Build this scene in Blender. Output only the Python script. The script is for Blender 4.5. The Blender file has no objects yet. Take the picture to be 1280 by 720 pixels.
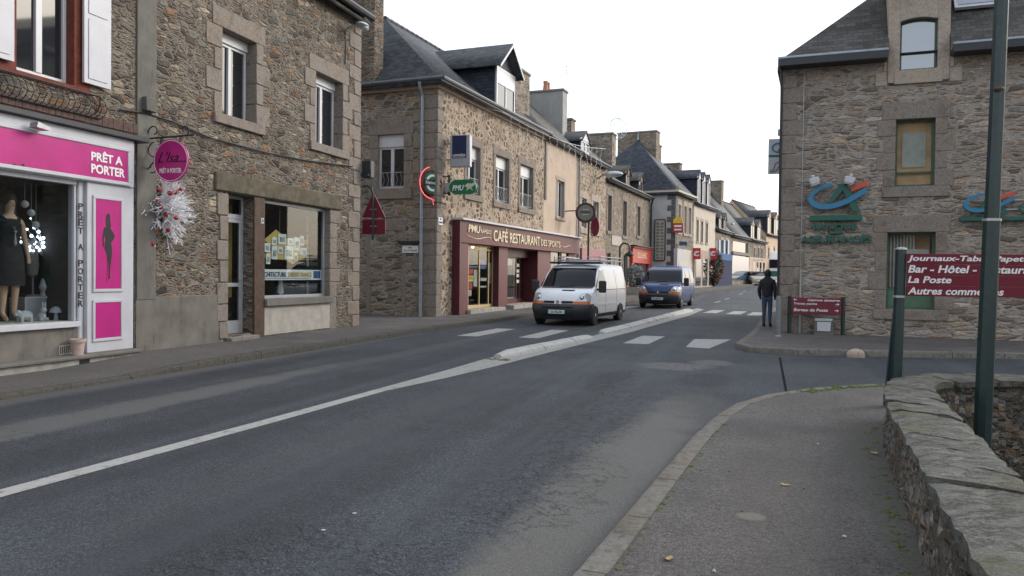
import bpy, bmesh, math, random
from math import sin, cos, pi, radians, atan, atan2, sqrt, hypot
from mathutils import Vector, Matrix
from mathutils.geometry import tessellate_polygon
random.seed(7)
S = bpy.context.scene
COL = S.collection

# ------------------------------------------------------------------ camera, sky, sun, exposure
FPX = 980.0
EYE = Vector((0, 0, 1.55))
CAM = (Matrix.Rotation(atan(308 / FPX), 4, 'Z') @ Matrix.Rotation(pi / 2 - atan(16.5 / FPX), 4, 'X') @ Matrix.Rotation(0.012, 4, 'Z'))
cd = bpy.data.cameras.new("camera"); cam = bpy.data.objects.new("camera", cd); COL.objects.link(cam)
cd.sensor_width = 36; cd.lens = 36 * FPX / 1280; cd.clip_start = 0.05; cd.clip_end = 3000
cam.matrix_world = Matrix.Translation(EYE) @ CAM
S.camera = cam
SUN_AZ, SUN_EL = radians(48), radians(28)
w = bpy.data.worlds.new("World"); S.world = w; w.use_nodes = True
nt = w.node_tree; nt.nodes.clear()
sky = nt.nodes.new('ShaderNodeTexSky'); sky.sky_type = 'NISHITA'; sky.sun_disc = False
sky.sun_elevation = SUN_EL; sky.sun_rotation = SUN_AZ; sky.air_density = 1.2; sky.dust_density = 2.5; sky.ozone_density = 1.0
hs = nt.nodes.new('ShaderNodeHueSaturation'); hs.inputs['Saturation'].default_value = 0.62
bg = nt.nodes.new('ShaderNodeBackground'); bg.inputs['Strength'].default_value = 0.15
wo = nt.nodes.new('ShaderNodeOutputWorld')
cm = nt.nodes.new('ShaderNodeMix'); cm.data_type = 'RGBA'; cm.inputs[0].default_value = .54; cm.inputs[7].default_value = (3.3, 3.42, 3.6, 1)   # thin even cloud over the blue
nt.links.new(sky.outputs[0], hs.inputs['Color']); nt.links.new(hs.outputs[0], cm.inputs[6]); nt.links.new(cm.outputs[2], bg.inputs[0]); nt.links.new(bg.outputs[0], wo.inputs[0])
sl = bpy.data.lights.new("sun", 'SUN'); sl.energy = 0.5; sl.angle = radians(22); sl.color = (1, .95, .88)
sun = bpy.data.objects.new("sun", sl); COL.objects.link(sun)
SD = Vector((sin(SUN_AZ) * cos(SUN_EL), cos(SUN_AZ) * cos(SUN_EL), sin(SUN_EL)))
sun.rotation_euler = SD.to_track_quat('Z', 'Y').to_euler(); sun.location = (20, 10, 40)
vs = S.view_settings; vs.view_transform = 'Standard'; vs.look = 'None'; vs.gamma = 1; vs.exposure = 1.27
S.render.resolution_x, S.render.resolution_y = 1024, 576

# ------------------------------------------------------------------ materials
def hexc(h):
    h = h.lstrip('#'); r = [int(h[i:i + 2], 16) / 255 for i in (0, 2, 4)]
    return tuple(((c + .055) / 1.055) ** 2.4 if c > .04045 else c / 12.92 for c in r) + (1,)
def c4(c): return tuple(c) + (1,) if len(c) == 3 else tuple(c)
class NT:
    def __init__(s, name):
        s.m = bpy.data.materials.new(name); s.m.use_nodes = True; s.t = s.m.node_tree
        s.b = s.t.nodes['Principled BSDF']; s.tc = s.n('ShaderNodeTexCoord')
    def n(s, t, **k):
        o = s.t.nodes.new(t)
        for a, v in k.items(): setattr(o, a, v)
        return o
    def l(s, a, b): s.t.links.new(a, b)
    def mapp(s, src, sc, loc=(0, 0, 0)):
        m = s.n('ShaderNodeMapping'); s.l(src, m.inputs[0]); m.inputs['Scale'].default_value = sc; m.inputs['Location'].default_value = loc; return m.outputs[0]
    def noise(s, vec, sc, det=4, rough=.55):
        o = s.n('ShaderNodeTexNoise'); s.l(vec, o.inputs['Vector']); o.inputs['Scale'].default_value = sc; o.inputs['Detail'].default_value = det; o.inputs['Roughness'].default_value = rough; return o
    def ramp(s, fac, stops, interp='LINEAR'):
        r = s.n('ShaderNodeValToRGB'); s.l(fac, r.inputs[0]); r.color_ramp.interpolation = interp
        e = r.color_ramp.elements
        while len(e) < len(stops): e.new(.5)
        for i, (p, c) in enumerate(stops): e[i].position = p; e[i].color = c4(c) if not isinstance(c, (int, float)) else (c, c, c, 1)
        return r.outputs[0]
    def mr(s, v, a, b, c=0, d=1, smooth=True):
        o = s.n('ShaderNodeMapRange'); o.interpolation_type = 'SMOOTHSTEP' if smooth else 'LINEAR'
        s.l(v, o.inputs[0])
        for i, x in enumerate((a, b, c, d)): o.inputs[i + 1].default_value = x
        return o.outputs[0]
    def mix(s, f, a, b, mode='MIX'):
        o = s.n('ShaderNodeMix', data_type='RGBA', blend_type=mode)
        for i, v in ((0, f), (6, a), (7, b)):
            if hasattr(v, 'is_linked'): s.l(v, o.inputs[i])
            else: o.inputs[i].default_value = v if i == 0 else c4(v)
        return o.outputs[2]
    def math(s, op, a, b=0.0):
        o = s.n('ShaderNodeMath', operation=op)
        for i, v in ((0, a), (1, b)):
            if hasattr(v, 'is_linked'): s.l(v, o.inputs[i])
            else: o.inputs[i].default_value = v
        return o.outputs[0]
    def bump(s, h, st=.5, dist=.02):
        b = s.n('ShaderNodeBump'); s.l(h, b.inputs['Height']); b.inputs['Strength'].default_value = st; b.inputs['Distance'].default_value = dist
        s.l(b.outputs[0], s.b.inputs['Normal'])
    def color(s, c): s.l(c, s.b.inputs['Base Color'])
    def set(s, **k):
        for a, v in k.items(): s.b.inputs[a.replace('_', ' ')].default_value = v
def plain(name, col, rough=.6, var=.12, sc=6, metal=0, bump=0, spec=.5, em=None, ems=1, dirt=0):
    k = NT(name); col = hexc(col) if isinstance(col, str) else c4(col)
    k.set(Roughness=rough, Metallic=metal); k.b.inputs['Specular IOR Level'].default_value = spec
    n = k.noise(k.tc.outputs['Object'], sc)
    a = tuple(min(1, x * (1 - var)) for x in col[:3]); b = tuple(min(1, x * (1 + var)) for x in col[:3])
    c = k.ramp(n.outputs[0], [(.3, a), (.7, b)])
    if dirt:
        n2 = k.noise(k.mapp(k.tc.outputs['Object'], (3, 3, .7)), 2.5, 6, .7)
        c = k.mix(k.mr(n2.outputs[0], .5, .75, 0, dirt), c, tuple(x * .35 for x in col[:3]))
    k.color(c)
    if bump: k.bump(k.noise(k.tc.outputs['Object'], sc * 6).outputs[0], bump, .01)
    if em: k.b.inputs['Emission Color'].default_value = hexc(em) if isinstance(em, str) else c4(em); k.b.inputs['Emission Strength'].default_value = ems
    return k.m
def stone(name, cols, mortar, sx=2.6, sz=5.0, mw=.07, dis=.18, bump=.7, stain=.35, rnd=1.0, split=.55, hollow_shade=.6):
    """rubble masonry: coarse stones, some of them broken up into small ones, with uneven smeared joints"""
    k = NT(name); uv = k.tc.outputs['UV']
    n0 = k.noise(uv, 1.9, 3); n1 = k.noise(uv, 7.5, 3); n2 = k.noise(uv, 26, 3)
    v = k.mapp(uv, (sx, sz, 1))
    for nn, am in ((n0, dis * 6), (n1, dis * 2.4), (n2, dis * .9)):
        a = k.n('ShaderNodeVectorMath', operation='MULTIPLY_ADD'); k.l(nn.outputs['Color'], a.inputs[0]); a.inputs[1].default_value = (am, am, 0); k.l(v, a.inputs[2]); v = a.outputs[0]
    def vor(vec, feat):
        o = k.n('ShaderNodeTexVoronoi', voronoi_dimensions='2D', feature=feat); o.inputs['Scale'].default_value = 1; o.inputs['Randomness'].default_value = rnd; k.l(vec, o.inputs['Vector']); return o
    e1, f1 = vor(v, 'DISTANCE_TO_EDGE'), vor(v, 'F1'); vb = k.mapp(v, (1.7, 1.9, 1), (3.3, 7.1, 0)); e2, f2 = vor(vb, 'DISTANCE_TO_EDGE'), vor(vb, 'F1')
    s1 = k.n('ShaderNodeSeparateColor'); k.l(f1.outputs['Color'], s1.inputs[0])
    br_ = k.math('GREATER_THAN', s1.outputs[2], 1 - split)
    col2 = k.mix(br_, f1.outputs['Color'], f2.outputs['Color'])
    ed0 = k.math('MINIMUM', e1.outputs['Distance'], k.math('ADD', k.math('MULTIPLY', e2.outputs['Distance'], .62), k.math('MULTIPLY', k.math('SUBTRACT', 1.0, br_), 9.0)))
    sep = k.n('ShaderNodeSeparateColor'); k.l(col2, sep.inputs[0]); N = len(cols)
    sc = k.ramp(sep.outputs[0], [(i / N, c) for i, c in enumerate(cols)], 'CONSTANT')
    fine = k.noise(uv, 42, 6, .75); med = k.noise(k.mapp(uv, (1, 1.8, 1)), 11, 4, .65)
    br2 = k.math('MULTIPLY', k.mr(sep.outputs[1], 0, 1, .62, 1.32, False), k.math('MULTIPLY', k.mr(fine.outputs[0], .25, .75, .3, 1.75, False), k.mr(med.outputs[0], .3, .7, .62, 1.4, False)))
    sc = k.mix(1.0, sc, br2, 'MULTIPLY')
    wv = k.noise(uv, 3.1, 5, .65)
    ed = k.math('SUBTRACT', ed0, k.mr(wv.outputs[0], .3, .72, -mw * .55, mw * 1.2, False))
    mask = k.mr(ed, mw * .2, mw * 1.05)
    mo = k.mix(k.mr(fine.outputs[0], .3, .7), tuple(x * .62 for x in mortar), tuple(min(1, x * 1.2) for x in mortar))
    mo = k.mix(1.0, mo, k.mr(n0.outputs[0], .3, .7, .75, 1.2, False), 'MULTIPLY')
    hol = k.noise(uv, 5.5, 5, .75); mo = k.mix(k.mr(hol.outputs[0], .54, .64, 0, hollow_shade), mo, (.035, .03, .026))   # joints that have lost their mortar, the shade of the recess painted in dark
    col = k.mix(mask, mo, sc)
    st = k.noise(k.mapp(uv, (.55, .28, 1)), 1.3, 5, .65)
    col = k.mix(k.mr(st.outputs[0], .45, .74, 0, stain), col, (.06, .055, .048))
    k.color(col); k.set(Roughness=.92); k.b.inputs['Specular IOR Level'].default_value = .25
    h = k.math('ADD', k.math('MULTIPLY', k.mr(ed, 0, mw * 2.6), .7), k.math('MULTIPLY', fine.outputs[0], .4))
    h = k.math('ADD', h, k.math('ADD', k.math('MULTIPLY', sep.outputs[2], .22), k.math('MULTIPLY', med.outputs[0], .3)))
    k.bump(h, bump, .06)
    return k.m
def granite(name, col, sc=30, stain=.4):
    k = NT(name); ob = k.tc.outputs['Object']
    n = k.noise(ob, sc, 5, .75); n2 = k.noise(ob, 2.2, 5, .65); n3 = k.noise(ob, 1.1, 2)
    c = k.ramp(n.outputs[0], [(.3, tuple(x * .62 for x in col)), (.5, col), (.72, tuple(min(1, x * 1.4) for x in col))])
    c = k.mix(k.mr(n2.outputs[0], .5, .72, 0, stain), c, (.07, .062, .05))
    c = k.mix(k.mr(n3.outputs[0], .45, .65, 0, .22), c, tuple(x * y for x, y in zip(col, (1.25, 1.0, .75))))
    n4 = k.noise(ob, 9, 6, .75); c = k.mix(k.mr(n4.outputs[0], .52, .66, 0, stain * .9), c, tuple(x * .33 for x in col)); c = k.mix(k.mr(n4.outputs[0], .3, .42, stain * .5, 0), c, tuple(x * 1.35 for x in col))
    k.color(c); k.set(Roughness=.9); k.b.inputs['Specular IOR Level'].default_value = .25; k.bump(k.math('ADD', n.outputs[0], k.math('ADD', n2.outputs[0], n4.outputs[0])), .45, .02)
    return k.m
def slate(name, col, bw=.24, rh=.13, moss=.25):
    k = NT(name); uv = k.tc.outputs['UV']
    b = k.n('ShaderNodeTexBrick'); k.l(uv, b.inputs['Vector']); b.offset = .5
    for a, v in (('Scale', 1), ('Mortar Size', .007), ('Brick Width', bw), ('Row Height', rh), ('Bias', 0), ('Mortar Smooth', .2)): b.inputs[a].default_value = v
    b.inputs['Color1'].default_value = c4(tuple(x * .65 for x in col)); b.inputs['Color2'].default_value = c4(tuple(x * 1.45 for x in col)); b.inputs['Mortar'].default_value = c4(tuple(x * .3 for x in col))
    n = k.noise(uv, 1.4, 6, .7); n2 = k.noise(uv, 22, 4, .7)
    c = k.mix(k.mr(n.outputs[0], .5, .72, 0, moss), b.outputs['Color'], (.14, .135, .1))
    c = k.mix(1.0, c, k.mr(n2.outputs[0], .3, .7, .7, 1.3, False), 'MULTIPLY')
    k.color(c); k.set(Roughness=.62); k.b.inputs['Specular IOR Level'].default_value = .3
    sp = k.n('ShaderNodeSeparateXYZ'); k.l(uv, sp.inputs[0])
    saw = k.math('FRACT', k.math('DIVIDE', sp.outputs[1], rh))
    h = k.math('SUBTRACT', k.math('MULTIPLY', n2.outputs[0], .4), k.math('ADD', saw, b.outputs['Fac']))
    k.bump(h, .6, .012)
    return k.m
def asphalt(name, base, streaks=True, sc=1.0, spots=(), cracks=(), chips=1.0):
    """worn bitumen: stone chips, long wheel-track streaks, patches (x, y, rx, ry, colour, strength) and crazed areas (x, y, rx, ry)"""
    k = NT(name); ob = k.tc.outputs['Object']
    fine = k.noise(ob, 105, 3, .85); mid = k.noise(ob, 30, 5, .8); big = k.noise(ob, .55, 6, .65); blot = k.noise(ob, 4.5, 5, .7)
    c = k.ramp(fine.outputs[0], [(.3, tuple(x * .3 for x in base)), (.48, tuple(x * .9 for x in base)), (.6, tuple(x * 1.7 for x in base)), (.72, tuple(x * 3.2 for x in base))])
    c = k.mix(1.0, c, k.mr(mid.outputs[0], .28, .72, .38, 1.7, False), 'MULTIPLY')
    ch = k.n('ShaderNodeTexVoronoi', voronoi_dimensions='2D'); ch.inputs['Scale'].default_value = 120; k.l(ob, ch.inputs['Vector']); cs = k.n('ShaderNodeSeparateColor'); k.l(ch.outputs['Color'], cs.inputs[0])
    c = k.mix(1.0, c, k.ramp(cs.outputs[0], [(0, 1 - .42 * chips), (.28, 1 - .15 * chips), (.7, 1.0), (.86, 1.0)], 'CONSTANT'), 'MULTIPLY'); c = k.mix(k.mr(cs.outputs[0], .82, .86, 0, .5 * chips), c, tuple(x * 3.0 for x in base))
    c = k.mix(1.0, c, k.mr(big.outputs[0], .3, .7, .74, 1.28, False), 'MULTIPLY')
    c = k.mix(1.0, c, k.mr(blot.outputs[0], .3, .7, .88, 1.13, False), 'MULTIPLY')
    if streaks:
        s1 = k.noise(k.mapp(ob, (1.15, .035, 1), (1.3, 0, 0)), 1.0, 4, .6)
        c = k.mix(k.mr(s1.outputs[0], .52, .66, 0, .4), c, tuple(x * 1.8 + .004 for x in base))
        s2 = k.noise(k.mapp(ob, (.9, .05, 1), (7.7, 3, 0)), 1.0, 4, .6)
        c = k.mix(k.mr(s2.outputs[0], .52, .7, 0, .5), c, tuple(x * .5 for x in base))
    sp = k.n('ShaderNodeSeparateXYZ'); k.l(ob, sp.inputs[0])
    edge = k.noise(ob, 1.6, 7, .75); grain = k.mr(fine.outputs[0], .35, .6, .25, 1.0, False)
    def blob(x, y, rx, ry, rag=1.5):
        a = k.math('POWER', k.math('ABSOLUTE', k.math('DIVIDE', k.math('SUBTRACT', sp.outputs[0], x), rx)), 2.0); b = k.math('POWER', k.math('ABSOLUTE', k.math('DIVIDE', k.math('SUBTRACT', sp.outputs[1], y), ry)), 2.0)
        q = k.math('SUBTRACT', 1.0, k.math('ADD', a, b)); q = k.math('ADD', q, k.math('MULTIPLY', k.math('SUBTRACT', edge.outputs[0], .5), rag)); return k.mr(q, .0, .75)
    for (x, y, rx, ry, col, st) in spots: c = k.mix(k.math('MULTIPLY', k.math('MULTIPLY', blob(x, y, rx, ry), grain), st), c, col)
    ns = k.noise(ob, 2.2, 6, .7)
    av = k.n('ShaderNodeVectorMath', operation='MULTIPLY_ADD'); k.l(ns.outputs['Color'], av.inputs[0]); av.inputs[1].default_value = (.9, .9, 0); k.l(ob, av.inputs[2])
    v = k.n('ShaderNodeTexVoronoi', voronoi_dimensions='2D', feature='DISTANCE_TO_EDGE'); v.inputs['Scale'].default_value = 5.5 * sc; k.l(av.outputs[0], v.inputs['Vector'])
    pn = k.noise(ob, .33, 3); area = k.mr(pn.outputs[0], .57, .64, 0, .6)
    for q in cracks: area = k.math('MAXIMUM', area, blob(*q, 2.0))
    cm = k.math('MULTIPLY', k.math('SUBTRACT', 1.0, k.mr(v.outputs['Distance'], .01, .07)), area); cm = k.math('MULTIPLY', cm, k.mr(blot.outputs[0], .36, .56))
    c = k.mix(k.math('MULTIPLY', cm, .6), c, (.01, .01, .011))
    k.color(c); k.set(Roughness=.8); k.b.inputs['Specular IOR Level'].default_value = .35
    k.bump(k.math('SUBTRACT', k.math('ADD', fine.outputs[0], k.math('MULTIPLY', mid.outputs[0], .8)), k.math('MULTIPLY', cm, 1.5)), .8, .012)
    return k.m
def paint(name, col, wear=.5, under=(.055, .056, .06)):
    k = NT(name); ob = k.tc.outputs['Object']
    n = k.noise(ob, 7, 7, .78); f = k.noise(ob, 120, 3, .8)
    c = k.mix(k.mr(f.outputs[0], .3, .7), tuple(x * .8 for x in col), col)
    m = k.math('MULTIPLY', k.mr(n.outputs[0], .5, .68), wear)
    m2 = k.math('MULTIPLY', k.mr(f.outputs[0], .6, .72), wear * .6)
    c = k.mix(k.math('MAXIMUM', m, m2), c, under); k.color(c); k.set(Roughness=.75); k.bump(f.outputs[0], .3, .005)
    return k.m
def clear_glass(name, tint=(.85, .88, .88)):
    k = NT(name); t = k.t
    tr = k.n('ShaderNodeBsdfTransparent'); tr.inputs[0].default_value = c4(tint)
    gl = k.n('ShaderNodeBsdfGlossy'); gl.inputs['Roughness'].default_value = .015
    lw = k.n('ShaderNodeLayerWeight'); lw.inputs[0].default_value = .5
    f = k.math('ADD', .035, k.math('MULTIPLY', k.math('POWER', lw.outputs['Facing'], 5.0), .9))
    mx = k.n('ShaderNodeMixShader'); k.l(f, mx.inputs[0]); k.l(tr.outputs[0], mx.inputs[1]); k.l(gl.outputs[0], mx.inputs[2])
    k.l(mx.outputs[0], t.nodes['Material Output'].inputs[0]); return k.m

M = {}
M['stone_house'] = stone('rubble_brown', [(.13, .106, .082), (.2, .162, .124), (.235, .14, .085), (.175, .162, .142), (.275, .228, .175), (.105, .087, .072), (.21, .182, .15), (.32, .265, .195)], (.26, .225, .185), 3.7, 9.4, .08, .2, .9, .3, split=.6, hollow_shade=.6)
M['stone_cafe'] = stone('opus_pale_joints', [(.14, .104, .076), (.195, .146, .105), (.12, .096, .077), (.225, .175, .126), (.175, .146, .119), (.21, .137, .084)], (.47, .385, .3), 3.9, 5.0, .165, .15, .6, .1, split=.35, hollow_shade=.3)
M['stone_side'] = stone('rubble_flat', [(.2, .16, .128), (.26, .215, .17), (.17, .145, .125), (.3, .215, .14), (.24, .217, .19), (.14, .117, .1)], (.36, .315, .265), 2.3, 6.6, .1, .15, .6, .25, split=.45)
M['stone_bank'] = stone('rubble_grey', [(.28, .22, .17), (.37, .29, .225), (.215, .175, .15), (.36, .262, .185), (.33, .295, .26), (.38, .31, .24), (.25, .205, .165)], (.4, .355, .31), 2.5, 8.2, .1, .17, .75, .15, split=.55, hollow_shade=.55)
M['stone_far'] = stone('rubble_far', [(.2, .165, .135), (.25, .205, .16), (.17, .145, .125), (.29, .23, .17)], (.3, .26, .215), 2.8, 5.6, .07, .15, .5, .2)
M['slate_wall'] = stone('slate_rubble', [(.13, .112, .096), (.19, .163, .14), (.22, .17, .12), (.15, .15, .148), (.26, .23, .195), (.2, .14, .1)], (.115, .105, .08), 3.0, 7.2, .06, .26, 1.0, .3, split=.5)
M['granite'] = granite('granite_dressed', (.25, .217, .188), 30, .5)
M['granite_grey'] = granite('granite_grey', (.24, .225, .21))
M['granite_pale'] = granite('granite_pale', (.4, .34, .285))
M['kerb'] = granite('kerb_granite', (.17, .16, .142), 22, .65)
M['kerb_dark'] = granite('kerb_stained', (.085, .08, .071), 22, .7)
M['coping'] = None
M['slate'] = slate('roof_slate', (.05, .056, .066))
M['slate_old'] = slate('roof_slate_old', (.062, .06, .056), moss=.45)
M['slate_blue'] = slate('roof_slate_blue', (.045, .053, .07), moss=.1)
M['slate_hung'] = slate('hung_slate', (.024, .03, .044), moss=.05)
M['road'] = asphalt('road_asphalt', (.046, .0525, .0605), spots=[
    (-.98, 4.2, .6, 6.5, (.21, .2, .178), .7), (-.75, 8.6, .55, 2.6, (.14, .135, .125), .5), (-1.35, 13.8, .75, .7, (.2, .197, .19), .85), (-.8, 14.6, .5, .6, (.2, .197, .19), .7), (-2.6, 13.4, 1.3, 1.1, (.1, .103, .108), .5), (.6, 14.2, 1.5, 1.2, (.09, .093, .097), .5), (-.75, 12.2, .5, 1.0, (.014, .014, .016), .6),
    (-6.75, 6.5, .42, 6.5, (.15, .148, .142), .85), (-6.5, 15.5, .35, 5, (.1, .1, .1), .45), (-8.35, 6, .22, 16, (.14, .13, .115), .8), (-7.7, 7, .45, 8, (.017, .019, .022), .6), (-5.6, 8, .5, 10, (.018, .02, .024), .5), (-3.0, 5.0, .55, 8, (.02, .021, .024), .5), (-2.0, 9, .4, 5, (.021, .022, .025), .45), (-3.7, 7.0, .35, 6, (.075, .077, .08), .35), (-.9, 19, .7, 6, (.1, .1, .1), .4)],
    cracks=[(-1.6, 8.6, .55, 2.6), (-1.5, 5.6, .6, 1.6), (-2.0, 11.5, .4, 1.6), (-2.2, 3.4, .9, 1.2), (-1.1, 14.0, .9, .8)])
M['pave'] = asphalt('pavement_asphalt', (.095, .088, .084), False, .8, chips=.35, spots=[(.9, 5.5, .3, 4.2, (.11, .105, .08), .6), (-.02, 4.95, .1, .09, (.28, .27, .22), .9), (.2, 6, .5, 3, (.085, .075, .07), .4), (.6, 10.2, .8, .8, (.09, .08, .078), .4), (-9.6, 9, .9, 6, (.13, .122, .11), .5)])
M['earth'] = plain('earth', (.09, .085, .07), .95, .3, 1.5, bump=.5)
M['line'] = paint('road_paint', (.38, .375, .36), .75, (.035, .037, .04))
M['line_worn'] = paint('road_paint_worn', (.33, .325, .31), .6, (.035, .037, .04))
M['concrete'] = plain('concrete_pale', (.33, .315, .285), .9, .25, 5, bump=.6, dirt=.6)
M['cement'] = plain('cement_render', (.17, .155, .135), .95, .25, 2.2, bump=.4, dirt=.55)
M['cement_strip'] = plain('cement_strip', (.15, .142, .127), .95, .2, 3, bump=.5, dirt=.5)
M['render_cream'] = plain('cream_render', (.5, .395, .31), .9, .08, 2, bump=.15)
M['render_white'] = plain('white_render', (.5, .495, .49), .9, .08, 2, bump=.15, dirt=.15)
M['render_ivory'] = plain('ivory_render', (.55, .485, .405), .9, .06, 2)
M['render_peach'] = plain('peach_render', (.58, .43, .3), .9, .06, 2)
M['brick'] = plain('red_brick_trim', (.17, .045, .028), .9, .3, 14, bump=.5)
M['pvc'] = plain('white_pvc', (.6, .61, .63), .35, .04)
M['white_paint'] = plain('white_paint', (.52, .525, .56), .45, .05, 3, dirt=.08)
M['off_white'] = plain('off_white_panel', (.42, .385, .335), .8, .15, 4, dirt=.35)
M['pink'] = plain('pink_panel', (.47, .02, .2), .35, .1, 3, dirt=.1)
M['black'] = plain('black_print', (.012, .012, .014), .5)
M['iron'] = plain('black_iron', (.02, .021, .022), .55, .2, 20)
M['dark_gutter'] = plain('dark_gutter', (.025, .027, .032), .45, .2, 6)
M['zinc'] = plain('zinc', (.32, .35, .39), .45, .15, 5, metal=.5)
M['alu'] = plain('brushed_alu', (.45, .47, .5), .4, .08, metal=.5)
M['silver'] = plain('silver_box', (.42, .43, .47), .4, .05, metal=.3)
M['island_paint'] = paint('flaked_white_kerb', (.5, .49, .46), .8, (.22, .21, .19))
M['wood'] = plain('brown_timber', (.085, .05, .032), .75, .3, 9, bump=.4, dirt=.3)
M['wood_weathered'] = plain('weathered_lintel', (.115, .098, .066), .9, .35, 5, bump=.6, dirt=.5)
M['pane'] = plain('window_pane', (.018, .021, .025), .04, .2, .8, spec=.5)
M['pane_sky'] = plain('window_pane_sky', (.05, .085, .14), .03, .1, .8, spec=1.0)  # blue of the reflected sky is put into the pane colour
M['pane_car'] = plain('vehicle_glass', (.006, .008, .014), .03, .2, 1, spec=.3)
M['shop_glass'] = clear_glass('shop_glass')
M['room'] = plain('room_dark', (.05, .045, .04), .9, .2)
M['room_warm'] = plain('room_warm', (.2, .15, .1), .9, .2)
M['black_cloth'] = plain('black_cloth', (.014, .014, .017), .9, .2)
M['skin_tone'] = plain('mannequin_skin', (.55, .36, .25), .55, .05)
M['hair'] = plain('brown_hair', (.035, .022, .015), .7, .3, 30)
M['terracotta'] = plain('terracotta', (.42, .2, .12), .8, .15, 8)
M['pot_pink'] = plain('pale_clay', (.5, .38, .33), .8, .15, 8)
M['maroon'] = plain('maroon_boards', (.08, .012, .02), .45, .12, 5)
M['maroon_lt'] = plain('maroon_fascia', (.12, .024, .03), .55, .1, 5)
M['gold'] = plain('gold_anodised', (.5, .39, .2), .4, .08, metal=.4)
M['cream_letter'] = plain('cream_lettering', (.72, .63, .42), .5, .05)
M['sign_red'] = plain('sign_maroon', (.16, .012, .03), .35, .08, 3)
M['white_letter'] = plain('white_lettering', (.82, .82, .82), .5, .03)
M['post_green'] = plain('dark_green_paint', (.012, .03, .03), .35, .25, 14, dirt=.3)
M['teal_back'] = plain('dark_teal_metal', (.015, .035, .045), .4, .2)
M['green_frame'] = plain('green_frame', (.06, .12, .075), .5, .1)
M['green_panel'] = plain('green_panel', (.075, .16, .095), .5, .1)
M['ca_blue'] = plain('cyan_blue', (.03, .2, .36), .4, .05)
M['ca_green'] = plain('dark_emerald', (.014, .11, .085), .45, .1)
M['ca_red'] = plain('orange_red', (.6, .08, .045), .4, .05)
M['van_white'] = plain('white_lacquer', (.8, .82, .86), .28, .04, 2, dirt=.1)
M['van_blue'] = plain('blue_lacquer', (.012, .042, .16), .25, .06, 2)
M['plastic'] = plain('grey_black_plastic', (.026, .028, .033), .55, .12, 9)
M['rubber'] = plain('tyre_rubber', (.018, .018, .019), .85, .2)
M['lamp_clear'] = plain('lamp_glass', (.5, .53, .55), .12, .15, 9, metal=.4)
M['lamp_amber'] = plain('amber_lens', (.55, .13, .015), .25, .15, 9)
M['chrome'] = plain('chrome', (.6, .62, .65), .18, .05, metal=.9)
M['steel'] = plain('galvanised', (.4, .41, .42), .45, .12, 6, metal=.6)
M['silver_grey_paint'] = plain('silver_grey_paint', (.17, .18, .19), .5, .1)
M['grey_render'] = plain('grey_render', (.33, .325, .31), .9, .1, 2, dirt=.3)
M['plate'] = plain('plate_white', (.75, .8, .8), .4, .03)
M['plate_blue'] = plain('plate_blue', (.02, .35, .5), .4, .03)
M['car_gold'] = plain('champagne_lacquer', (.5, .46, .36), .3, .05)
M['navy'] = plain('navy_print', (.012, .02, .075), .4, .1)
M['pmu_green'] = plain('green_print', (.012, .16, .06), .4, .05)
M['neon'] = plain('neon_tube', (.9, .15, .1), .4, .02, em=(1, .1, .1), ems=.7)
M['shop_red'] = plain('red_shopfront', (.42, .035, .025), .45, .08)
M['sign_scarlet'] = plain('scarlet_sign', (.5, .02, .035), .4, .06)
M['yellow'] = plain('yellow_board', (.6, .43, .1), .6, .08)
M['blue_shutter'] = plain('blue_shutter', (.36, .47, .62), .6, .06)
M['shop_blue'] = plain('shop_blue', (.05, .055, .1), .9, .1, spec=.1)
M['denim'] = plain('denim', (.05, .075, .13), .85, .2, 18)
M['jacket'] = plain('dark_jacket', (.02, .021, .027), .8, .25, 14)
M['amber'] = plain('amber_backing', (.9, .52, .28), .9, .2, 3)  # upper bank window: a sunlit reflection put into this sheet's colour
M['paper'] = plain('paper', (.6, .57, .5), .8, .12, 7)
M['leaf_gold'] = plain('dead_leaf', (.4, .26, .12), .8, .3, 20)
M['twig_white'] = plain('white_tinsel', (.84, .84, .86), .5, .08)
M['bauble'] = plain('red_bauble', (.4, .015, .03), .25, .1)
M['moss'] = plain('moss', (.075, .1, .02), .95, .4, 30)
M['pebble'] = plain('pebble', (.12, .11, .095), .9, .4, 9)
M['silver_leaf'] = plain('silver_foliage', (.2, .23, .23), .8, .3, 12)
M['dark_leaf'] = plain('dark_foliage', (.04, .07, .03), .8, .4, 12)
M['red_flower'] = plain('red_flower', (.42, .03, .03), .7, .3, 12)
M['fairy'] = plain('fairy_light', (.85, .87, .9), .4, .03)
M['red_print'] = plain('red_print', (.6, .05, .03), .5); M['yellow_print'] = plain('yellow_print', (.75, .5, .05), .5)
M['blue_print'] = plain('blue_print', (.06, .13, .27), .8, .3, 9, spec=.2); M['green_print'] = plain('light_green_print', (.3, .6, .08), .5)
M['photo_print'] = plain('photo_print', (.3, .38, .36), .5, .6, 9)
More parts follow.
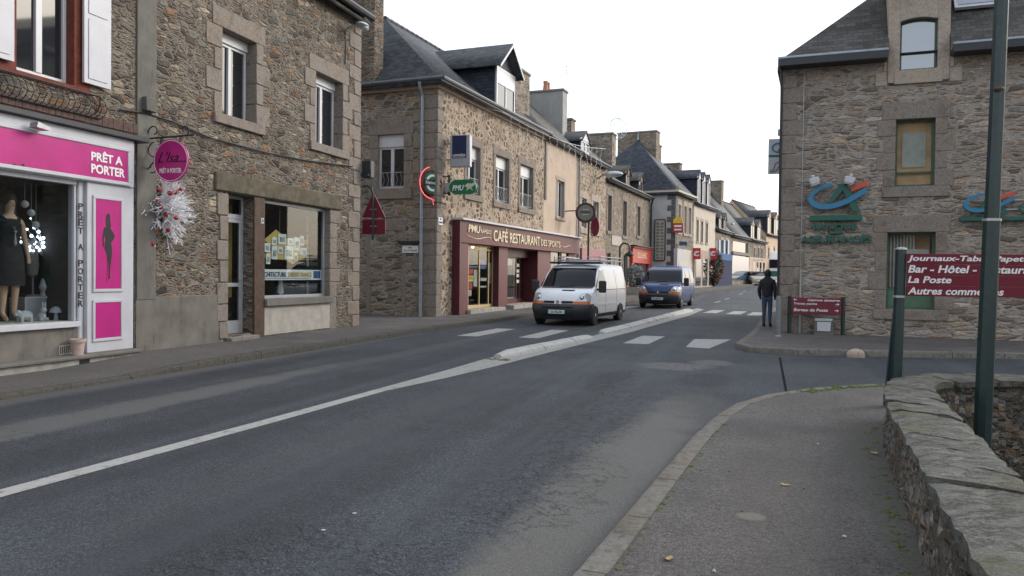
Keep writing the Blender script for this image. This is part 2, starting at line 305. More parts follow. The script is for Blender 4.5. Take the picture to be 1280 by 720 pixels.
def coping_mat():
    k = NT('slate_coping'); ob = k.tc.outputs['Object']
    wob = k.noise(ob, 1.6, 4); a = k.n('ShaderNodeVectorMath', operation='MULTIPLY_ADD'); k.l(wob.outputs['Color'], a.inputs[0]); a.inputs[1].default_value = (.25, .25, 0); k.l(ob, a.inputs[2])
    s1 = k.noise(k.mapp(a.outputs[0], (3.6, 4.6, 5)), 1.7, 9, .72); s2 = k.noise(ob, 60, 5, .8); s3 = k.noise(ob, 2.3, 5, .7); s4 = k.noise(k.mapp(a.outputs[0], (2.6, 5, 5), (5, 2, 0)), 1.0, 7, .75)
    c = k.ramp(s1.outputs[0], [(.28, (.08, .081, .072)), (.42, (.13, .129, .115)), (.56, (.175, .172, .155)), (.66, (.235, .232, .215)), (.78, (.36, .36, .345))])
    c = k.mix(k.mr(s4.outputs[0], .56, .6, 0, .85), c, (.02, .02, .02)) if False else k.mix(k.math('SUBTRACT', 1.0, k.mr(k.math('ABSOLUTE', k.math('SUBTRACT', s4.outputs[0], .5)), .0, .014)), c, (.06, .058, .053))
    c = k.mix(1.0, c, k.mr(s2.outputs[0], .3, .7, .6, 1.4, False), 'MULTIPLY')
    c = k.mix(k.mr(s3.outputs[0], .48, .7, 0, .7), c, (.125, .125, .06)); c = k.mix(k.mr(s3.outputs[0], .3, .36, .5, 0), c, (.34, .34, .32))
    k.color(c); k.set(Roughness=.8); k.b.inputs['Specular IOR Level'].default_value = .3; k.bump(k.math('ADD', k.math('MULTIPLY', s1.outputs[0], 2.4), k.math('ADD', k.math('MULTIPLY', s2.outputs[0], .4), k.math('MULTIPLY', k.mr(k.math('ABSOLUTE', k.math('SUBTRACT', s4.outputs[0], .5)), .0, .03), .5))), .9, .03); return k.m
M['coping'] = coping_mat()
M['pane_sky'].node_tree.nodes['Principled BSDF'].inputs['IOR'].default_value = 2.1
M['pane'].node_tree.nodes['Principled BSDF'].inputs['IOR'].default_value = 1.85

# ------------------------------------------------------------------ geometry helpers
WM = {}
def ray(px, py): return CAM.to_3x3() @ Vector(((px - 640) / FPX, -(py - 360) / FPX, -1))
def tz(Y):
    P = [(-50, 0), (24, 0), (40, .12), (58, .5), (88, .78), (100, 1.02), (135, 1.3), (900, 1.3)]
    for (a, za), (b, zb) in zip(P, P[1:]):
        if Y <= b: return za + (zb - za) * max(0, (Y - a)) / (b - a)
    return 1.3
def gnd(px, py, h=0.0):
    d = ray(px, py); z = h
    for i in range(12):
        t = (z - EYE.z) / d.z; p = EYE + d * t; z = .5 * z + .5 * (tz(p.y) + h)
    return Vector((p.x, p.y, tz(p.y) + h))
class Fr:
    def __init__(s, x, y, deg, z=0):
        s.W = Matrix.Translation((x, y, z)) @ Matrix.Rotation(radians(deg), 4, 'Z'); s.I = s.W.inverted()
    def p(s, px, py, y=0):
        o = s.I @ EYE; d = s.I.to_3x3() @ ray(px, py); t = (y - o.y) / d.y; return o + d * t
    def u(s, px, y=0, py=300): return s.p(px, py, y).x
    def rect(s, x0, y0, x1, y1, y=0):
        xc, yc = (x0 + x1) / 2, (y0 + y1) / 2
        return (s.p(x0, yc, y).x, s.p(x1, yc, y).x, s.p(xc, y1, y).z, s.p(xc, y0, y).z)
    def w(s, u, y, z=0): return s.W @ Vector((u, y, z))
class MB:
    def __init__(s): s.v = []; s.f = []; s.s = []; s.uv = {}
    def add(s, vs, fs, sm=False):
        n = len(s.v); s.v += [Vector(v) for v in vs]
        for f in fs: s.f.append([i + n for i in f]); s.s.append(sm)
        return s
    def box(s, x0, x1, y0, y1, z0, z1):
        return s.add([(x0, y0, z0), (x1, y0, z0), (x1, y1, z0), (x0, y1, z0), (x0, y0, z1), (x1, y0, z1), (x1, y1, z1), (x0, y1, z1)],
                     [(0, 3, 2, 1), (4, 5, 6, 7), (0, 1, 5, 4), (1, 2, 6, 5), (2, 3, 7, 6), (3, 0, 4, 7)])
    def quad(s, *p): return s.add(p, [tuple(range(len(p)))])
    def prism(s, poly, y0, y1, sm=False):          # polygon in (x,z), extruded along y
        n = len(poly); vs = [(x, y0, z) for x, z in poly] + [(x, y1, z) for x, z in poly]
        fs = [(i, (i + 1) % n, n + (i + 1) % n, n + i) for i in range(n)]
        s.add(vs, fs, sm)
        tris = tessellate_polygon([[Vector((x, z, 0)) for x, z in poly]])
        s.add(vs, [tuple(t) for t in tris] + [tuple(n + i for i in t) for t in tris]); return s
    def plate(s, poly, z0, z1):                     # polygon in (x,y), extruded along z
        n = len(poly); vs = [(x, y, z0) for x, y in poly] + [(x, y, z1) for x, y in poly]
        s.add(vs, [(i, (i + 1) % n, n + (i + 1) % n, n + i) for i in range(n)])
        tris = tessellate_polygon([[Vector((x, y, 0)) for x, y in poly]])
        s.add(vs, [tuple(t) for t in tris] + [tuple(n + i for i in t) for t in tris]); return s
    def sheet(s, poly, z):
        tris = tessellate_polygon([[Vector((x, y, 0)) for x, y in poly]])
        zz = z if callable(z) else (lambda x, y: z)
        vs = [(x, y, zz(x, y)) for x, y in poly]; out = []
        for t in tris:
            a, b, c = (Vector(vs[i]) for i in t)
            out.append(t if (b - a).cross(c - a).z > 0 else t[::-1])
        return s.add(vs, out)
    def tube(s, pts, r, n=8):
        pts = [Vector(p) for p in pts]; R = r if isinstance(r, (list, tuple)) else [r] * len(pts); base = len(s.v); up = None
        for i, p in enumerate(pts):
            d = (pts[min(i + 1, len(pts) - 1)] - pts[max(i - 1, 0)]).normalized()
            if up is None: up = Vector((0, 0, 1)) if abs(d.z) < .9 else Vector((1, 0, 0))
            a = d.cross(up)
            a = a.normalized() if a.length > 1e-5 else d.orthogonal().normalized()
            b = a.cross(d).normalized(); up = b
            for k in range(n): s.v.append(p + (a * cos(2 * pi * k / n) + b * sin(2 * pi * k / n)) * R[i])
        for i in range(len(pts) - 1):
            for k in range(n):
                s.f.append([base + i * n + k, base + i * n + (k + 1) % n, base + (i + 1) * n + (k + 1) % n, base + (i + 1) * n + k]); s.s.append(n > 4)
        for e in (0, len(pts) - 1):
            s.f.append([base + e * n + k for k in range(n)]); s.s.append(False)
        return s
    def lathe(s, prof, c=(0, 0, 0), n=16, sx=1, sy=1):
        b = len(s.v); c = Vector(c)
        for r, z in prof:
            for k in range(n): s.v.append(c + Vector((r * sx * cos(2 * pi * k / n), r * sy * sin(2 * pi * k / n), z)))
        for i in range(len(prof) - 1):
            for k in range(n): s.f.append([b + i * n + k, b + i * n + (k + 1) % n, b + (i + 1) * n + (k + 1) % n, b + (i + 1) * n + k]); s.s.append(True)
        for e in (0, len(prof) - 1):
            if prof[e][0] > 1e-4: s.f.append([b + e * n + k for k in range(n)]); s.s.append(False)
        return s
    def sphere(s, c, r, n=8, sx=1, sy=1, sz=1):
        m = max(4, n // 2); return s.lathe([(max(r * sin(pi * i / m), 1e-5), -r * cos(pi * i / m) * sz) for i in range(m + 1)], c, n, sx, sy)
    def xf(s, Mt, start=0):
        for i in range(start, len(s.v)): s.v[i] = Mt @ s.v[i]
        return s
    def jit(s, a, start=0):
        for i in range(start, len(s.v)): s.v[i] = s.v[i] + Vector((random.uniform(-a, a), random.uniform(-a, a), random.uniform(-a, a)))
        return s
    def build(s, name, mat, parent=None, fr=None, bev=0, seg=1, sharp=35, Mt=None):
        me = bpy.data.meshes.new(name); me.from_pydata([tuple(v) for v in s.v], [], s.f)
        bm = bmesh.new(); bm.from_mesh(me)
        for f, sm in zip(bm.faces, s.s): f.smooth = sm
        bmesh.ops.recalc_face_normals(bm, faces=bm.faces[:])
        uvl = bm.loops.layers.uv.new('UVMap')
        for f in bm.faces:
            n = f.normal
            if abs(n.z) > .95: t, b = Vector((1, 0, 0)), Vector((0, 1, 0))
            else: t = Vector((-n.y, n.x, 0)).normalized(); b = n.cross(t)
            for l in f.loops: l[uvl].uv = (l.vert.co.dot(t) + n.x * 3.1 - n.y * 1.7, l.vert.co.dot(b))
        bm.to_mesh(me); bm.free(); me.set_sharp_from_angle(angle=radians(sharp))
        o = bpy.data.objects.new(name, me); COL.objects.link(o)
        if mat: me.materials.append(M[mat] if isinstance(mat, str) else mat)
        X = Mt or Matrix.Identity(4)
        if parent is not None:
            W = WM[parent.name]; X = (W.inverted() @ fr.W if fr else Matrix.Identity(4)) @ X; o.parent = parent; WM[o.name] = W
            me.transform(X)
        else:
            W = fr.W if fr else Matrix.Identity(4); o.matrix_world = W; WM[o.name] = W
            if Mt: me.transform(Mt)
        if bev:
            md = o.modifiers.new('bevel', 'BEVEL'); md.width = bev; md.segments = seg; md.limit_method = 'ANGLE'; md.angle_limit = radians(40)
        return o
def tag(o, label=None, cat=None, group=None, kind=None):
    if label: o['label'] = label
    if cat: o['category'] = cat
    if group: o['group'] = group
    if kind: o['kind'] = kind
    return o
def thing(name, label, cat, fr=None, group=None, W=None):
    o = bpy.data.objects.new(name, None); COL.objects.link(o); o.empty_display_size = .2
    W = W if W is not None else fr.W
    o.matrix_world = W; WM[o.name] = W
    return tag(o, label, cat, group)
def place(x, y, z=0, deg=0): return Matrix.Translation((x, y, z)) @ Matrix.Rotation(radians(deg), 4, 'Z')
def struct(o): o['kind'] = 'structure'; return o
def text(s, box, y, mat, parent, fr=None, name='lettering', ext=.006, bold=0.0, shear=0.0, Mt=None):
    """lettering facing -y, scaled to fill box (u0,u1,z0,z1)"""
    cu = bpy.data.curves.new('t', 'FONT'); cu.body = s; cu.extrude = .01; cu.offset = bold; cu.shear = shear; cu.resolution_u = 3
    ob = bpy.data.objects.new('t', cu); COL.objects.link(ob); dg = bpy.context.evaluated_depsgraph_get()
    me = bpy.data.meshes.new_from_object(ob.evaluated_get(dg)); bpy.data.objects.remove(ob); bpy.data.curves.remove(cu)
    xs = [v.co.x for v in me.vertices]; ys = [v.co.y for v in me.vertices]
    x0, x1, y0, y1 = min(xs), max(xs), min(ys), max(ys); u0, u1, z0, z1 = box
    for v in me.vertices:
        v.co = ((v.co.x - x0) / (x1 - x0) * (u1 - u0) + u0, y - (v.co.z + .01) / .02 * ext, (v.co.y - y0) / (y1 - y0) * (z1 - z0) + z0)
    me.name = name; me.materials.append(M[mat] if isinstance(mat, str) else mat)
    o = bpy.data.objects.new(name, me); COL.objects.link(o)
    X = (WM[parent.name].inverted() @ fr.W if fr else Matrix.Identity(4)) @ (Mt or Matrix.Identity(4))
    o.parent = parent; WM[o.name] = WM[parent.name]; me.transform(X); return o
def wall(mb, L, z0, z1, ops, depth=.2, x0=0):
    us = sorted({x0, L, *[o[0] for o in ops], *[o[1] for o in ops]}); zs = sorted({z0, z1, *[o[2] for o in ops], *[o[3] for o in ops]})
    for a, b in zip(us, us[1:]):
        for c, d in zip(zs, zs[1:]):
            um, zm = (a + b) / 2, (c + d) / 2
            if not any(o[0] < um < o[1] and o[2] < zm < o[3] for o in ops): mb.quad((a, 0, c), (b, 0, c), (b, 0, d), (a, 0, d))
    for o in ops:
        a, b, c, d = o[:4]; y = o[4] if len(o) > 4 else depth
        mb.quad((a, 0, c), (a, y, c), (a, y, d), (a, 0, d)); mb.quad((b, 0, c), (b, y, c), (b, y, d), (b, 0, d))
        mb.quad((a, 0, c), (b, 0, c), (b, y, c), (a, y, c)); mb.quad((a, 0, d), (b, 0, d), (b, y, d), (a, y, d))
def shell(mb, L, D, z0, z1, hr=None, hip0=0, hip1=0, x0=0, left=True, right=True):
    mb.quad((x0, D, z0), (L, D, z0), (L, D, z1), (x0, D, z1))
    for x, h, on in ((x0, hip0, left), (L, hip1, right)):
        if not on: continue
        if hr and not h: mb.quad((x, 0, z0), (x, D, z0), (x, D, z1), (x, D / 2, hr - .05), (x, 0, z1))
        else: mb.quad((x, 0, z0), (x, D, z0), (x, D, z1), (x, 0, z1))
def roof(root, fr, L, D, he, hr, mat, over=.25, hip0=0, hip1=0, x0=0, name='roof', th=.09, side=.05):
    sl = (hr - he) / (D / 2); ze = he - over * sl
    a = [(x0 - (over if hip0 else side), -over, ze), (L + (over if hip1 else side), -over, ze), (L + (over if hip1 else side), D + over, ze), (x0 - (over if hip0 else side), D + over, ze)]
    r = [(x0 + hip0 - (0 if hip0 else side), D / 2, hr), (L - hip1 + (0 if hip1 else side), D / 2, hr)]
    mb = MB().add(a + r, [(0, 1, 5, 4), (2, 3, 4, 5)] + ([(3, 0, 4)] if hip0 else []) + ([(1, 2, 5)] if hip1 else []))
    o = mb.build(name, mat, root, fr)
    bm = bmesh.new(); bm.from_mesh(o.data)
    if sum(f.normal.z for f in bm.faces) < 0: bmesh.ops.reverse_faces(bm, faces=bm.faces[:])
    bm.to_mesh(o.data); bm.free()
    md = o.modifiers.new('thick', 'SOLIDIFY'); md.thickness = th; md.offset = -1
    rt = MB()
    n = max(2, int((r[1][0] - r[0][0]) / .4))
    for i in range(n):
        xa = r[0][0] + (r[1][0] - r[0][0]) * i / n; xb = r[0][0] + (r[1][0] - r[0][0]) * (i + 1) / n
        rt.tube([(xa, D / 2, hr), (xb + .03, D / 2, hr)], [.1, .085], 8)
    if r[1][0] - r[0][0] > .5: rt.build('ridge_tiles', mat, o, fr)
    return o
def surround(mb, r, w=.2, d=.2, lintel=.28, sill=.18, blocks=5, pr=.02, alt=.14, sill_out=.05):
    a, b, c, e = r[:4]; g = .004; g2 = .007
    hs_ = [c + (e - c) * i / blocks for i in range(blocks + 1)]
    for i in range(blocks):
        k = alt if i % 2 else 0
        mb.box(a - w - k, a + g, -pr - random.uniform(0, .006), d, hs_[i] + g2, hs_[i + 1] - g2); mb.box(b - g, b + w + alt - k, -pr - random.uniform(0, .006), d, hs_[i] + g2, hs_[i + 1] - g2)
    if lintel: mb.box(a - w - .06, b + w + .06, -pr - .004, d, e - g, e + lintel)
    if sill: mb.box(a - w - .03, b + w + .03, -pr - sill_out, d, c - sill, c + g)
def window(root, fr, r, depth=.18, fw=.055, leaves=2, mat='pvc', pane='pane', sbox=0, bars=0, name='window', surr=None, surr_mat='granite', rail=0, trans=0, **sk):
    a, b, c, e = r[:4]; y = depth; m = MB(); top = e
    if sbox: m.box(a + .005, b - .005, y - .06, y + .04, e - sbox, e - .006); top = e - sbox
    m.box(a + .005, a + fw, y - .02, y + .05, c + .006, top - .001); m.box(b - fw, b - .005, y - .02, y + .05, c + .006, top - .001)
    m.box(a + fw, b - fw, y - .02, y + .05, c + .006, c + fw + .02); m.box(a + fw, b - fw, y - .02, y + .05, top - fw, top - .002)
    for i in range(1, leaves):
        x = a + (b - a) * i / leaves; m.box(x - fw * .8, x + fw * .8, y - .032, y + .048, c + fw + .02, top - fw)
    for i in range(1, bars + 1):
        z = c + (top - c) * i / (bars + 1); m.box(a + fw, b - fw, y - .012, y + .044, z - .02, z + .02)
    if trans:
        z = c + (top - c) * trans; m.box(a + fw, b - fw, y - .025, y + .046, z - fw * .7, z + fw * .7)
    o = m.build(name, mat, root, fr, bev=.006)
    MB().box(a + fw - .003, b - fw + .003, y + .018, y + .026, c + fw + .015, top - fw + .003).build('pane', pane, o, fr)
    if surr is not None:
        s = MB(); surround(s, r, surr, depth + .02, **sk); s.build('stone_surround', surr_mat, o, fr, bev=.012)
    if rail:
        q = MB(); q.tube([(a, .05, c + rail), (b, .05, c + rail)], .012, 6); q.tube([(a, .05, c + .08), (b, .05, c + .08)], .01, 6)
        n = max(3, int((b - a) / .16))
        for i in range(1, n): q.tube([(a + (b - a) * i / n, .05, c + .08), (a + (b - a) * (i + .5) / n, .03, c + rail * .55), (a + (b - a) * i / n, .05, c + rail)], .008, 5)
        q.build('railing', 'steel' if rail > .5 else 'iron', o, fr)
    return o
def chimney(root, fr, u0, u1, y0, y1, z0, z1, mat='stone_far', pots=0, cap='granite_grey'):
    m = MB(); m.box(u0, u1, y0, y1, z0, z1); o = m.build('chimney', mat, root, fr)
    MB().box(u0 - .06, u1 + .06, y0 - .06, y1 + .06, z1 + .001, z1 + .12).build('chimney_cap', cap, o, fr, bev=.02)
    for i in range(pots):
        c = (u0 + (u1 - u0) * (i + .6) / (pots + .2), (y0 + y1) / 2, z1 + .12)
        MB().lathe([(.16, 0), (.14, .1), (.11, .38), (.14, .44), (.13, .5), (.09, .5), (.08, .1)], c, 12).build('chimney_pot', 'terracotta', o, fr)
    return o
def dormer(root, fr, u0, u1, z0, z1, zr, y0, y1, cheek='slate_hung', front='white_paint', rf='slate', win=True, ov=.12, pane='pane', sb=0, gable=True):
    m = MB(); m.box(u0, u1, y0 + .02, y1, z0, z1); uc = (u0 + u1) / 2
    m.quad((u0, y0 + .02, z1), (u1, y0 + .02, z1), (uc, y0 + .02, zr - .06))
    o = m.build('dormer', cheek, root, fr)
    r = MB().add([(u0 - ov, y0 - ov, z1 - .08), (u0 - ov, y1 + .6, z1 - .08), (uc, y0 - ov, zr), (uc, y1 + .6, zr), (u1 + ov, y0 - ov, z1 - .08), (u1 + ov, y1 + .6, z1 - .08)], [(0, 2, 3, 1), (2, 4, 5, 3)]).build('dormer_roof', rf, o, fr)
    md = r.modifiers.new('t', 'SOLIDIFY'); md.thickness = .06; md.offset = 0
    f = MB(); W = .09; f.box(u0, u0 + W, y0 - .03, y0 + .06, z0, z1); f.box(u1 - W, u1, y0 - .03, y0 + .06, z0, z1); f.box(u0 + W, u1 - W, y0 - .03, y0 + .06, z1 - W, z1); f.box(u0 + W, u1 - W, y0 - .05, y0 + .06, z0, z0 + W)
    if sb: f.box(u0 + W, u1 - W, y0 - .02, y0 + .05, z1 - W - sb, z1 - W)
    f.box(uc - .04, uc + .04, y0 - .022, y0 + .05, z0 + W, z1 - W - sb)
    if gable: f.prism([(u0 - ov, z1), (u1 + ov, z1), (uc, zr - .07)], y0 - .06, y0 + .03)
    else:
        f.prism([(u0 - ov, z1 - .16), (uc, zr - .12), (u1 + ov, z1 - .16), (u1 + ov, z1 - .06), (uc, zr - .01), (u0 - ov, z1 - .06)], y0 - ov - .03, y0 - ov)
    f.build('dormer_front', front, o, fr); MB().box(u0 + W - .003, u1 - W + .003, y0 + .004, y0 + .012, z0 + W, z1 - W).build('dormer_pane', pane, o, fr)
    return o
def gutter(root, fr, x0, x1, y, z, mat='zinc', r=.07): return MB().tube([(x0, y, z), (x1, y, z)], r, 8).build('gutter', mat, root, fr)
def skin(name, J, E, mat, parent, lv=2, Mt=None, fr=None):
    me = bpy.data.meshes.new(name); ks = list(J); me.from_pydata([J[k][:3] for k in ks], [(ks.index(a), ks.index(b)) for a, b in E], [])
    o = bpy.data.objects.new(name, me); COL.objects.link(o); md = o.modifiers.new('s', 'SKIN'); md.use_smooth_shade = True
    sv = me.skin_vertices[0].data
    for i, k in enumerate(ks):
        r = J[k][3]; sv[i].radius = r if isinstance(r, tuple) else (r, r); sv[i].use_root = (i == 0)
    sb = o.modifiers.new('u', 'SUBSURF'); sb.levels = lv; sb.render_levels = lv
    dg = bpy.context.evaluated_depsgraph_get(); m2 = bpy.data.meshes.new_from_object(o.evaluated_get(dg)); bpy.data.objects.remove(o); m2.name = name
    for p in m2.polygons: p.use_smooth = True
    o = bpy.data.objects.new(name, m2); COL.objects.link(o); m2.materials.clear(); m2.materials.append(M[mat]); o.parent = parent; WM[o.name] = WM[parent.name]
    if fr: m2.transform(WM[parent.name].inverted() @ fr.W)
    if Mt: m2.transform(Mt)
    return o
def copy_tree(o, parent=None):
    c = o.copy(); COL.objects.link(c)
    if parent: c.parent = parent
    for ch in list(o.children): copy_tree(ch, c)
    return c

# ------------------------------------------------------------------ ground, road, pavements, kerbs
KL = [(-8.55, -30), (-8.52, 7), (-8.42, 14), (-8.42, 20), (-7.9, 27), (-7.0, 36), (-5.4, 46), (-3.75, 54), (-2.6, 62), (-1.1, 75), (.1, 90), (2.2, 105), (8, 135)]
KR = [(.07, 27.6), (.55, 36), (1.6, 46), (2.9, 54), (4.1, 62), (5.8, 75), (7.4, 90), (10, 105), (16, 135)]
def lerp(P, Y):
    for (xa, a), (xb, b) in zip(P, P[1:]):
        if Y <= b: return xa + (xb - xa) * (Y - a) / (b - a)
    return P[-1][0]
def lerpv(P, t):
    for (a, va), (b, vb) in zip(P, P[1:]):
        if t <= b: return va + (vb - va) * max(0, min(1, (t - a) / (b - a)))
    return P[-1][1]
HK = [(-30, .05), (9, .05), (10.5, .11), (25, .12), (200, .13)]
g = MB()
xs = [-400, -120, -40, -8.4, .9, 1.3, 7.5, 40, 150, 400]; ys = [-300, -80, -20, .6, 9.2, 16, 24, 40, 50, 58, 74, 88, 100, 118, 135, 220, 500, 1200]
for i in range(len(xs) - 1):
    for j in range(len(ys) - 1):
        if 1.29 < (xs[i] + xs[i + 1]) / 2 < 7.5 and .6 < (ys[j] + ys[j + 1]) / 2 < 9.2: continue
        q = [(xs[i], ys[j]), (xs[i + 1], ys[j]), (xs[i + 1], ys[j + 1]), (xs[i], ys[j + 1])]
        g.quad(*[(x, y, tz(y) - .03) for x, y in q])
struct(g.build('ground', 'earth'))
r = MB()
def grid(x0, x1, y0, y1, n, m):
    for i in range(n):
        for j in range(m):
            a, b = x0 + (x1 - x0) * i / n, x0 + (x1 - x0) * (i + 1) / n; c, d = y0 + (y1 - y0) * j / m, y0 + (y1 - y0) * (j + 1) / m
            r.quad((a, c, 0), (b, c, 0), (b, d, 0), (a, d, 0))
grid(-8.7, 1.25, -30, 9.25, 1, 1); grid(-8.7, 1.25, 9.25, 24, 1, 1); grid(1.25, 60, 9.25, 24, 1, 1)
Y = 24.0
while Y < 134:
    Y2 = min(Y + 2, 135); f = lambda y: (lerp(KL, y) - .4, lerp(KR, max(y, 27.6)) + .5)
    (a, b), (c, d) = f(Y), f(Y2); r.quad((a, Y, tz(Y)), (b, Y, tz(Y)), (d, Y2, tz(Y2)), (c, Y2, tz(Y2))); Y = Y2
struct(r.build('road', 'road'))

def resample(P, step):
    out = [Vector((P[0][0], P[0][1], 0))]; acc = 0
    for a, b in zip(P, P[1:]):
        a, b = Vector((*a[:2], 0)), Vector((*b[:2], 0)); L = (b - a).length; t = step - acc
        while t <= L: out.append(a + (b - a) * (t / L)); t += step
        acc = L - (t - step)
    if (out[-1] - Vector((*P[-1][:2], 0))).length > .25: out.append(Vector((*P[-1][:2], 0)))
    return out
def smooth(P, it=2):
    for _ in range(it):
        Q = [P[0]]
        for a, b in zip(P, P[1:]): Q += [(a[0] * .75 + b[0] * .25, a[1] * .75 + b[1] * .25), (a[0] * .25 + b[0] * .75, a[1] * .25 + b[1] * .75)]
        P = Q + [P[-1]]
    return P
def offset(P, d):
    out = []
    for i, p in enumerate(P):
        a, b = Vector((*P[max(i - 1, 0)][:2], 0)), Vector((*P[min(i + 1, len(P) - 1)][:2], 0)); t = (b - a).normalized(); out.append((p[0] + t.y * d, p[1] - t.x * d))
    return out
def kerb(P, side, h, w=.17, step=1.0, mat='kerb', name='kerb'):
    """separate kerb stones along P; the road lies to the right of P when side=1"""
    m = MB(); R = resample(P, step)
    for a, b in zip(R, R[1:]):
        t = (b - a).normalized(); n = Vector((t.y, -t.x, 0)) * side; a2, b2 = a + t * .006, b - t * .006; j = random.uniform(-.006, .006)
        vs = []
        for p in (a2, b2):
            z = tz(p.y); H = (h(p.y) if callable(h) else h) + .006 + j
            for o, zz in ((0, -.05), (0, H - .03), (-.012, H - .008), (-.03, H), (-w, H), (-w, -.05)): vs.append(p + n * (o + j * .6) + Vector((0, 0, z + zz)))
        m.add(vs, [(i, i + 1, 7 + i, 6 + i) for i in range(5)] + [tuple(range(6)), tuple(range(6, 12))])
    return struct(m.build(name, mat))
kerb(KL, 1, lambda y: lerpv(HK, y), .16, 1.0, 'kerb_dark', 'kerb')
# left pavement, between the kerb and the house fronts
FL = [(-10.9, -30), (-10.9, 20.5), (-14.5, 20.51), (-14.5, 23.9), (-10.4, 24.3), (-8.5, 46), (-7.4, 57), (-6.1, 58), (-3.9, 71), (-2.8, 80), (-1.3, 89), (.6, 99), (6, 130)]
p = MB(); yy = sorted({-30, 0, 5, 9, 10.5, 15, 19, 20.5, 20.51, 22, 23.9, 24.3, 30, 40, 50, 57, 58, 71, 80, 88, 99, 110, 130, *[24 + 3 * i for i in range(35)]})
row = []
for y in yy:
    z = tz(y) + lerpv(HK, y); n_ = 4; a, b = lerp(KL, y) - .155, lerp(FL, y) - .6
    row.append([(a + (b - a) * i / n_, y, z + .02 * i / n_) for i in range(n_ + 1)])
for a, b in zip(row, row[1:]):
    for i in range(4): p.quad(a[i], a[i + 1], b[i + 1], b[i])
struct(p.build('pavement', 'pave'))
# near pavement with the kerb that swings into the side street
KN = smooth([(-1.25, -1), (-.98, 2), (-.81, 3.96), (-.64, 6.2), (-.47, 8.2), (-.2, 9.6), (.25, 10.55), (.85, 11.3), (1.7, 11.95), (2.8, 12.35), (5, 12.9), (14, 14.9)], 2)
kerb(KN, -1, .105, .16, .95, 'kerb', 'kerb')
inn = offset(KN, .155)
def deal(poly_pts, name, h):
    m = MB(); m.sheet(poly_pts, h); return m
pn = MB(); pn.sheet(inn + [(14, 10.4), (6.1, 9.9), (2.9, 9.55), (1.6, 9.1), (1.22, 8.3), (1.0, 6.2), (.88, 4.5), (.8, 2.9), (.72, -1)], .105)
struct(pn.build('pavement', 'pave'))
# bank corner pavement
KB = smooth([(40, 24.6), (12, 19.35), (5.04, 17.84), (2.6, 17.15), (1.1, 16.8), (.3, 16.75), (-.25, 17.0), (-.5, 17.6), (-.42, 18.6), (-.25, 20.5), (-.08, 23.5)], 2) + KR
kerb(KB, -1, .115, .17, 1.0, 'kerb', 'kerb')
ib = offset(KB, .165)
pb = MB(); ya = [q for q in ib if q[1] < 26.5 or q[0] > 12]
i0 = max(range(len(ib)), key=lambda i: -abs(ib[i][1] - 27.6) if ib[i][0] < 3 else -99)
pb.sheet(ib[:i0 + 1] + [(9, ib[i0][1]), (40, 26.5)], lambda x, y: .115 + tz(y))
for (a, b) in zip(ib[i0:], ib[i0 + 1:]):
    n_ = max(1, int((b[1] - a[1]) / 2))
    for k in range(n_):
        f = lambda t: (a[0] + (b[0] - a[0]) * t, a[1] + (b[1] - a[1]) * t)
        c, d = f(k / n_), f((k + 1) / n_); zc, zd = tz(c[1]) + .115, tz(d[1]) + .115
        pb.quad((c[0], c[1], zc), (c[0] + 5, c[1], zc), (d[0] + 5, d[1], zd), (d[0], d[1], zd))
struct(pb.build('pavement', 'pave'))
# painted markings: thin sheets 4 mm above the road
def mark(pts, mat='line', h=.004, name='road_marking'):
    P = [gnd(*q) if q[1] > 200 else Vector((q[0], q[1], 0)) for q in pts]
    m = MB(); m.sheet([(q.x, q.y) for q in P], lambda x, y: tz(y) + h); return struct(m.build(name, mat))
cl = [(-5.28, -3), (-5.08, 1), (-4.96, 4.0), (-4.82, 7.0), (-4.72, 10.2), (-4.66, 12.3)]
q = MB(); wl = offset(cl, .09); wr = offset(cl, -.09)
for i in range(len(cl) - 1): q.quad((*wl[i], .004), (*wl[i + 1], .004), (*wr[i + 1], .004), (*wr[i], .004))
struct(q.build('centre_line', 'line'))
mark([(-4.64, 9.4), (560, 472.3), (620, 458), (680, 442.5), (740, 427.5), (790, 415), (862, 394.5), (880, 387), (872, 385.5), (850, 390), (745, 419), (650, 440), (606, 449), (560, 462.5), (-4.82, 9.4)], 'line_worn', .0055, 'island_hatching')
def stripe(x, y, L=2.6, w_=.5, lean=0, mat='line_worn'):
    z = lambda X, Y_: tz(Y_) + .005
    m = MB(); m.sheet([(x - w_ / 2 - lean, y - L / 2), (x + w_ / 2 - lean, y - L / 2), (x + w_ / 2 + lean, y + L / 2), (x - w_ / 2 + lean, y + L / 2)], z)
    return struct(m.build('crossing_stripe', mat))
stripe(-6.9, 19.85, 3.0, .55, .03, 'line'); stripe(-5.35, 20.0, 3.0, .52, .03, 'line')
stripe(-2.62, 19.25, 2.5, .58, .05, 'line'); mark([(857, 434), (868, 424), (914, 424.5), (886, 436)], 'line', .005, 'crossing_stripe')
for px, py in ((893, 389.5), (921, 391), (946, 392.5)):
    c = gnd(px, py); stripe(c.x, c.y, 2.6, .55, .12, 'line')
for px, py in ((787, 384), (700, 392)): c = gnd(px, py); stripe(c.x, c.y, 2.6, .5, .12)
for px, py in ((897, 377.5), (909, 373.5), (926, 367.5), (930, 364)): c = gnd(px, py); stripe(c.x, c.y, 1.6, .14, .1)
# the trench patch line and the light repair patch in the junction
mark([(973.5, 447), (976, 447), (985, 493), (982, 494)], plain('tar_seam', (.01, .01, .01), .95, .3, 9, spec=.1), .006, 'tar_seam')

